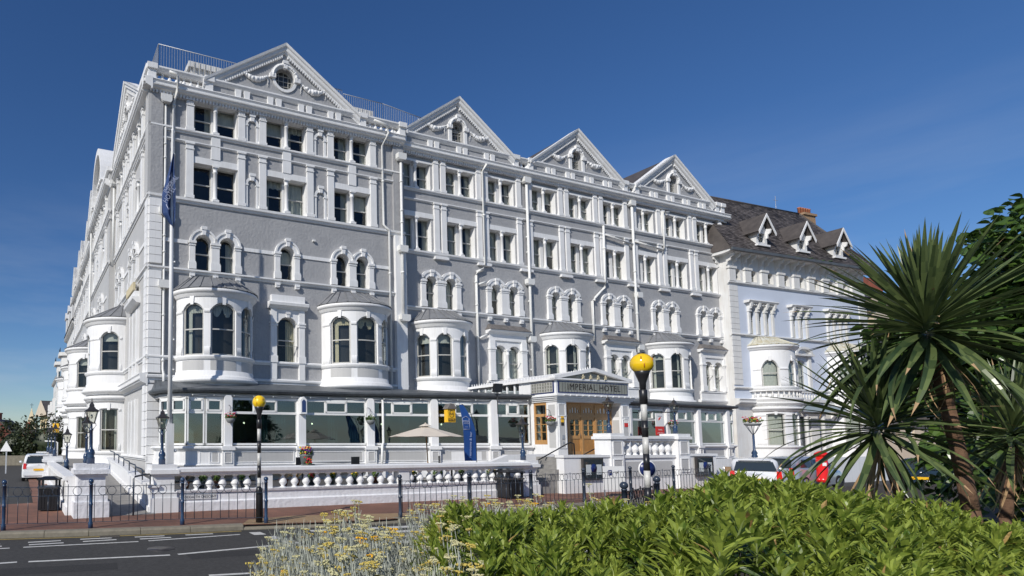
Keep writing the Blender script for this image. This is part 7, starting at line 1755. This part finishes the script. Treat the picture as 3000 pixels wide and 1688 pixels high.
def orient(pos, d, roll, L_, wscale=1.0):
    d = Vector(d).normalized(); up = Vector((0, 0, 1)) if abs(d.z) < .95 else Vector((0, 1, 0))
    x = d.cross(up).normalized(); z = x.cross(d).normalized()
    m = Matrix((x, d, z)).transposed().to_4x4(); m = Matrix.Translation(Vector(pos)) @ m @ Matrix.Rotation(roll, 4, 'Y') @ Matrix.Diagonal((L_*wscale, L_, L_, 1)); return m
CAMP = Vector((0, 0, 2))
def screen(p):
    c, s = cos(R(4.19)), sin(R(4.19)); Y, Z = p[1], p[2]-2; z = Y*c+Z*s; y = -Y*s+Z*c
    if z < .2: return (-9e3, -9e3, 0)
    return (750+1715*p[0]/z, 1171-1715*y/z, 1715/z)
def foliage(t, mats, kind, m, name='leaf', nmax=290, inner=None, mo='leaf'):
    """mats: world matrices. The ones that show largest become objects, the rest one joined part"""
    sc = []
    for i, w in enumerate(mats):
        p = w.translation; u, v, k = screen(p); L_ = w.to_scale()[1]; vis = (-40 < u < 3040) and (-40 < v < 1720)
        sc.append((k*L_ if vis else 0, i))
    sc.sort(reverse=True); top = set(i for s, i in sc[:nmax] if s > 0)
    me = cached(('leafmesh', kind, m), 'leaf', m, lambda: LV[kind]); inv = t.matrix_basis.inverted()
    g = G(); can = [Vector(v) for v in LV[kind].v]
    for i, w in enumerate(mats):
        if i in top: o = obj(name, me, t); o.matrix_basis = inv @ w
        else:
            b = len(g.v); ww = inv @ w; g.v += [tuple(ww @ v) for v in can]; g.f += [tuple(q+b for q in f) for f in LV[kind].f]; g.sm += LV[kind].sm
    if g.f: fpart(t, 'foliage', g, m, kind='stuff')

# ---------- hedge in the foreground
hd = thing('leafy_shrub', 'large bright green shrub with pointed leaves filling the lower right foreground', 'shrub', (3, 3.6, .42))
r_ = random.Random(3)
def interp(tab, x):
    for (a, va), (b, vb) in zip(tab[:-1], tab[1:]):
        if x <= b: return va+(vb-va)*max(0, (x-a)/(b-a))
    return tab[-1][1]
EDGE = [(1100, 1700), (1190, 1600), (1260, 1515), (1330, 1470), (1450, 1478), (1700, 1470), (1850, 1470), (1950, 1440), (2060, 1395), (2130, 1375), (2230, 1400), (2450, 1420), (2700, 1465), (2860, 1520), (3100, 1500)]
def ridge(u): return interp(EDGE, u)
mats = []; inner = []; stems = G()
def top_z(u, Y): return top_z0(u, Y)-.05
def top_z0(u, Y):
    v = ridge(u); z5 = 2-(v-1297)/1715*4.9
    bump = .06*sin(u*.013+Y*2.1)+.05*sin(u*.031-Y*3.3)+.03*sin(u*.07+Y*5)
    if Y > 4.9: return z5-(Y-4.9)*.35+bump*.4
    return z5-.05*(4.9-Y)+bump*(.4+.6*min(1, (4.9-Y)))
def plume(x, y, z, lean, n, L0, list_, hlen=.16):
    ax = Vector((lean[0], lean[1], 1)).normalized(); base = Vector((x, y, z))-ax*hlen; a0 = r_.random()*6.28
    for k in range(n):
        t = k/(n-1); p = base+ax*hlen*t; a = a0+k*2.4; e = .25+1.0*t**1.2+r_.uniform(-.15, .15)
        d = Vector((cos(a)*cos(e), sin(a)*cos(e), sin(e)))+ax*.25
        list_.append(orient(p, d, r_.uniform(-.4, .4), L0*(1-.35*t**3)*r_.uniform(.8, 1.15)*(1.0 if t < .9 else .8), r_.uniform(.85, 1.2)))
    stems.tube([tuple(base-ax*.22), tuple(base+ax*hlen*.95)], .005, 4)
cnt = 0
while cnt < 1500:
    Y = 2.15+r_.random()**.8*3.4; u = r_.uniform(1080, 3300); x = (u-750)/1715*Y
    leftlim = 1210-(Y-2.2)*10+60*sin(Y*4)
    if u < leftlim: continue
    z = top_z(u, Y)-abs(r_.gauss(0, .055))+(.07 if r_.random() < .06 else 0)
    plume(x, Y, z, (r_.uniform(-.35, .35)-.1*(u < leftlim+120), r_.uniform(-.45, .15)), r_.randint(11, 16), .150, mats); cnt += 1
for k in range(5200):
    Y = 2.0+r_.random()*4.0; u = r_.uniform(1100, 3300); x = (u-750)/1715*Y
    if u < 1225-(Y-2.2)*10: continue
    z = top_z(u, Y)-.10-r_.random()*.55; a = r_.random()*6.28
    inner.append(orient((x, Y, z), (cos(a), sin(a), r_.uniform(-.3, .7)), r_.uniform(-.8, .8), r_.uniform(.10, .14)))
old = [m_ for i_, m_ in enumerate(mats) if i_ % 90 == 7]; mats = [m_ for i_, m_ in enumerate(mats) if i_ % 90 != 7]
foliage(hd, mats, 'hedge', 'leaf', nmax=295)
foliage(hd, old, 'hedge', 'dryleaf', name='withered_leaf', nmax=0)
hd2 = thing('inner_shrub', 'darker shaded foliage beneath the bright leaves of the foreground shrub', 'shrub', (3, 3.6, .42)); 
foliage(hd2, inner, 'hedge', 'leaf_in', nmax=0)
b_ = len(hd.children); st_ = fpart(hd, 'stems', stems, 'stem', kind='stuff'); st_.matrix_basis = hd.matrix_basis.inverted()

# ---------- silver leaved flowering clumps
cl = thing('silver_flower_clump', 'silvery clump of yellow button flowers on grey stems left of the green shrub', 'flowers', (0.8, 3.6, .42))
stg = G(); heads = []; fol = G()
def fstem(x, y, z, hx, hy):
    b = Vector((x-hx, y-hy, .85)); tpt = Vector((x, y, z)); m_ = (b+tpt)/2+Vector((hx*.35, hy*.35, .05)); stg.tube([tuple(b), tuple(m_), tuple(tpt)], .0042, 4, True, .0030)
    for k in range(9):       # small upright silver leaves up the stem
        t = r_.uniform(.15, .92); p = b.lerp(tpt, t); a = r_.random()*6.28; d = Vector((cos(a)*.5, sin(a)*.5, 1)).normalized()*r_.uniform(.02, .05); s_ = Vector((-sin(a), cos(a), 0))*.003
        fol.quad(tuple(p-s_), tuple(p+s_), tuple(p+d+s_*.4), tuple(p+d-s_*.4))
cnt = 0
while cnt < 560:
    far_band = cnt >= 430
    Y = r_.uniform(2.7, 5.2) if not far_band else r_.uniform(5.5, 6.9)
    ulo = 705+(Y-2.7)*34 if not far_band else 1180; uhi = 1420 if not far_band else 1960
    u = r_.uniform(ulo, uhi); x = (u-750)/1715*Y
    z = (1.30+.10*sin(u*.02)+r_.gauss(0, .055)) if not far_band else 1.33+r_.gauss(0, .05)
    edge = max(0, 1-(u-ulo)/110); z -= .16*edge
    if cnt % 41 == 0: z += .10
    fstem(x, Y, z, -.22*r_.random()-.04, r_.uniform(-.06, .06)); heads.append((x, Y, z, r_.random())); cnt += 1
for k in range(15000):
    Y = r_.uniform(2.5, 5.3); u = r_.uniform(720+(Y-2.7)*34, 1400); x = (u-750)/1715*Y; z = r_.uniform(.75, 1.24)
    a = r_.random()*6.28; d = Vector((cos(a)*.45-.15, sin(a)*.45, 1)).normalized()*r_.uniform(.04, .13); s_ = Vector((-sin(a), cos(a), 0))*.0035; p = Vector((x, Y, z))
    fol.quad(tuple(p-s_), tuple(p+s_), tuple(p+d+s_*.3), tuple(p+d-s_*.3))
for k in range(2500):
    Y = r_.uniform(5.4, 6.9); u = r_.uniform(1190, 1960); x = (u-750)/1715*Y; z = r_.uniform(.8, 1.3)
    a = r_.random()*6.28; d = Vector((cos(a)*.45, sin(a)*.45, 1)).normalized()*r_.uniform(.04, .13); s_ = Vector((-sin(a), cos(a), 0))*.004; p = Vector((x, Y, z))
    fol.quad(tuple(p-s_), tuple(p+s_), tuple(p+d+s_*.3), tuple(p+d-s_*.3))
inv = cl.matrix_basis.inverted()
for nm, gg, mm in (('stems', stg, 'silver'), ('silver_foliage', fol, 'silver')):
    o = fpart(cl, nm, gg, mm, kind='stuff'); o.matrix_basis = inv
def head_mesh(seed, mm):
    q = random.Random(seed); g = G()
    for k in range(17):
        a = q.random()*6.28; rr = .030*sqrt(q.random()); g.ball((rr*cos(a), rr*sin(a), .004*q.random()-rr*rr*4), .0062*q.uniform(.8, 1.3), 5, 4, (1, 1, .75))
    for k in range(5): a = k*1.26; g.tube([(0, 0, -.035), (.02*cos(a), .02*sin(a), -.004)], .0016, 3)
    return g
hm = {}
for mm in ('fl_y', 'fl_cream', 'fl_gold'):
    for sd in range(3): hm[(mm, sd)] = cached(('head', mm, sd), 'flower_head', mm, lambda: head_mesh(sd, mm))
hs = sorted(range(len(heads)), key=lambda i: heads[i][1])
for rank, i in enumerate(hs):
    x, y, z, q = heads[i]; mm = 'fl_gold' if q < .05 else ('fl_y' if q < .42 else 'fl_cream'); s_ = r_.uniform(.6, 1.1)
    if rank < 295:
        o = obj('flower_head', hm[(mm, i % 3)], cl, (x-.8, y-3.6, z-.42), r_.random()*6); o.scale = (s_, s_, s_); o.rotation_euler = (r_.uniform(-.25, .25), r_.uniform(-.25, .25), o.rotation_euler[2])
rest = {'fl_y': G(), 'fl_cream': G(), 'fl_gold': G()}
for i in hs[295:]:
    x, y, z, q = heads[i]; mm = 'fl_gold' if q < .05 else ('fl_y' if q < .42 else 'fl_cream'); h_ = head_mesh(i % 3, mm); g = rest[mm]; b = len(g.v)
    g.v += [(v[0]*1.1+x-.8, v[1]*1.1+y-3.6, v[2]*1.1+z-.42) for v in h_.v]; g.f += [tuple(a+b for a in f) for f in h_.f]; g.sm += h_.sm
for mm, g in rest.items():
    if g.f: fpart(cl, 'flower_heads', g, mm, kind='stuff')

# ---------- cabbage palms
def cordyline(label, x, y, zh, zbase, nl, L0, seed, lean=(0, 0), trunk_r=.11, dead=14, spread=1.0):
    t = thing('cabbage_palm', label, 'palm', (x-lean[0], y-lean[1], zbase)); r2 = random.Random(seed)
    h_ = zh-zbase; pts = [(lean[0]*k/8*(k/8), lean[1]*k/8, h_*k/8) for k in range(9)]
    tr = G()
    for k in range(8):
        tr.tube([pts[k], pts[k+1]], trunk_r*(1.25-.05*k), 12, True, trunk_r*(1.2-.05*k)*.96)
    fpart(t, 'trunk', tr, 'bark')
    c = Vector((x, y, zh)); inv = t.matrix_basis.inverted(); n = 0
    for k in range(nl):
        f = (k+.5)/nl; e = R(-48+132*f**.85)+r2.uniform(-.09, .09); a = k*2.39996+r2.uniform(-.15, .15)
        d = (cos(a)*cos(e), sin(a)*cos(e), sin(e)); L_ = L0*r2.uniform(.82, 1.08)*(1.0-.26*f**1.5); 
        kind = 'strap0' if e > .55 else ('strap1' if e > -.05 or r2.random() < .4 else 'strap2')
        if r2.random() < .06: kind = 'strap2'
        w = orient(c+Vector(d)*.05+Vector((0, 0, .22*f)), d, r2.uniform(-.5, .5), L_, r2.uniform(.8, 1.2)*.86)
        me_ = cached(('leafmesh', kind, 'cordy'), 'leaf', 'cordy', lambda: LV[kind])
        if r2.random() < (.45 if e < .4 else .12):
            if ('tip', kind) not in CACHE: CACHE[('tip', kind)] = dry_tip(LV[kind].mesh('leaf', 'cordy'))
            me_ = CACHE[('tip', kind)]
        o = obj('leaf', me_, t); o.matrix_basis = inv @ w
    for k in range(dead):
        a = r2.random()*6.28; e = R(r2.uniform(-80, -50)); d = (cos(a)*cos(e), sin(a)*cos(e), sin(e))
        w = orient(c+Vector((0, 0, -.1)), d, r2.uniform(-1, 1), L0*r2.uniform(.5, .85), .45); o = obj('withered_leaf', cached(('leafmesh', 'strap2', 'cordy_dry'), 'leaf', 'cordy_dry', lambda: LV['strap2']), t); o.matrix_basis = inv @ w
    return t
cordyline('tall cabbage palm with a spiky round head and brown trunk at the right', 6.38, 5.5, 2.98, .42, 205, 1.12, 4, (-.22, .1), .055, 12)
cordyline('lower cabbage palm head at the left of the tall palm', 6.05, 5.7, 2.06, .42, 135, .98, 8, (-.3, 0), .05, 12)
cordyline('small cabbage palm head low in front of the dark tree at the right', 8.0, 6.2, 2.0, .42, 110, .95, 15, (.2, 0), .05, 22)
# ---------- broad leaved tree at the right edge
def broad_tree(label, c, rad, n, seed, nmax, mat_, L_, trunk=True, kind='broad', name='broadleaf_tree', cat='tree'):
    t = thing(name, label, cat, (c[0], c[1], .42 if c[2] > 2 else -.1)); r2 = random.Random(seed); mats = []
    clumps = []
    for k in range(120):
        th_, ph = r2.random()*2*pi, math.acos(r2.uniform(-.7, 1)); q = r2.uniform(.5, 1.0)
        clumps.append((c[0]+rad[0]*q*sin(ph)*cos(th_), c[1]+rad[1]*q*sin(ph)*sin(th_), c[2]+rad[2]*q*cos(ph), r2.uniform(.35, .75)*min(rad)*.5))
    for k in range(n):
        cx_, cy_, cz_, cr = clumps[r2.randrange(len(clumps))]; v = Vector((r2.gauss(0, 1), r2.gauss(0, 1), r2.gauss(0, 1))).normalized()*cr*r2.random()**.4
        p = Vector((cx_, cy_, cz_))+v; out = (p-Vector(c)).normalized(); d = out*.7+Vector((r2.uniform(-1, 1), r2.uniform(-1, 1), r2.uniform(-1.1, .3)))
        mats.append(orient(p, d, r2.uniform(-.9, .9), L_*r2.uniform(.7, 1.2)))
    foliage(t, mats, kind, mat_, nmax=nmax)
    if trunk:
        z0 = t.location[2]; g = G(); g.tube([(0, 0, 0), (.1, 0, (c[2]-z0)*.5), (0, 0, c[2]-z0)], rad[0]*.07, 8, True, rad[0]*.03); fpart(t, 'trunk', g, 'bark')
        for k in range(8):
            cx_, cy_, cz_, cr = clumps[k*5]; fpart(t, 'limb', G().tube([(.05, 0, (c[2]-z0)*.5), ((cx_-c[0])*.5, (cy_-c[1])*.5, (cz_-z0)*.55+.2), (cx_-c[0], cy_-c[1], cz_-z0)], rad[0]*.03, 5, True, .02), 'bark')
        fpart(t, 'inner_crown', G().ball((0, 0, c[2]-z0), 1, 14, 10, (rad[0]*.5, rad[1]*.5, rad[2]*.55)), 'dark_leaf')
    return t
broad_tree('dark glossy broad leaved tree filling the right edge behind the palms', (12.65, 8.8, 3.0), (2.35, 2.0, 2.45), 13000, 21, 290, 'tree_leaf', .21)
broad_tree('low dark evergreen bush behind the palm trunk at the right', (10.6, 7.0, 1.3), (1.7, 1.0, 1.25), 3000, 23, 0, 'leaf_in', .16, True, 'broad', 'evergreen_bush', 'bush')
for i, (x, y, z, rx, rz_, lab) in enumerate(((-30, 56, 1.2, 4.5, 2.2, 'rounded dark bush at the far left edge'), (-24.5, 60, 1.6, 3.2, 2.6, 'leafy bush under the brick houses left of the silver car'), (-20.5, 58, 1.9, 3.2, 2.9, 'taller leafy bush below the golden spire'), (-18.3, 66, 2.4, 2.6, 3.0, 'slim dark tree between the spire and the lamp posts'), (-36, 62, 1.4, 5, 3.0, 'broad dark bush beyond the far left edge'))):
    broad_tree(lab, (x, y, z), (rx, 2.5, rz_), 1500, 31+i, 0, 'dark_leaf', .34, True, 'broad', 'street_bush', 'bush')
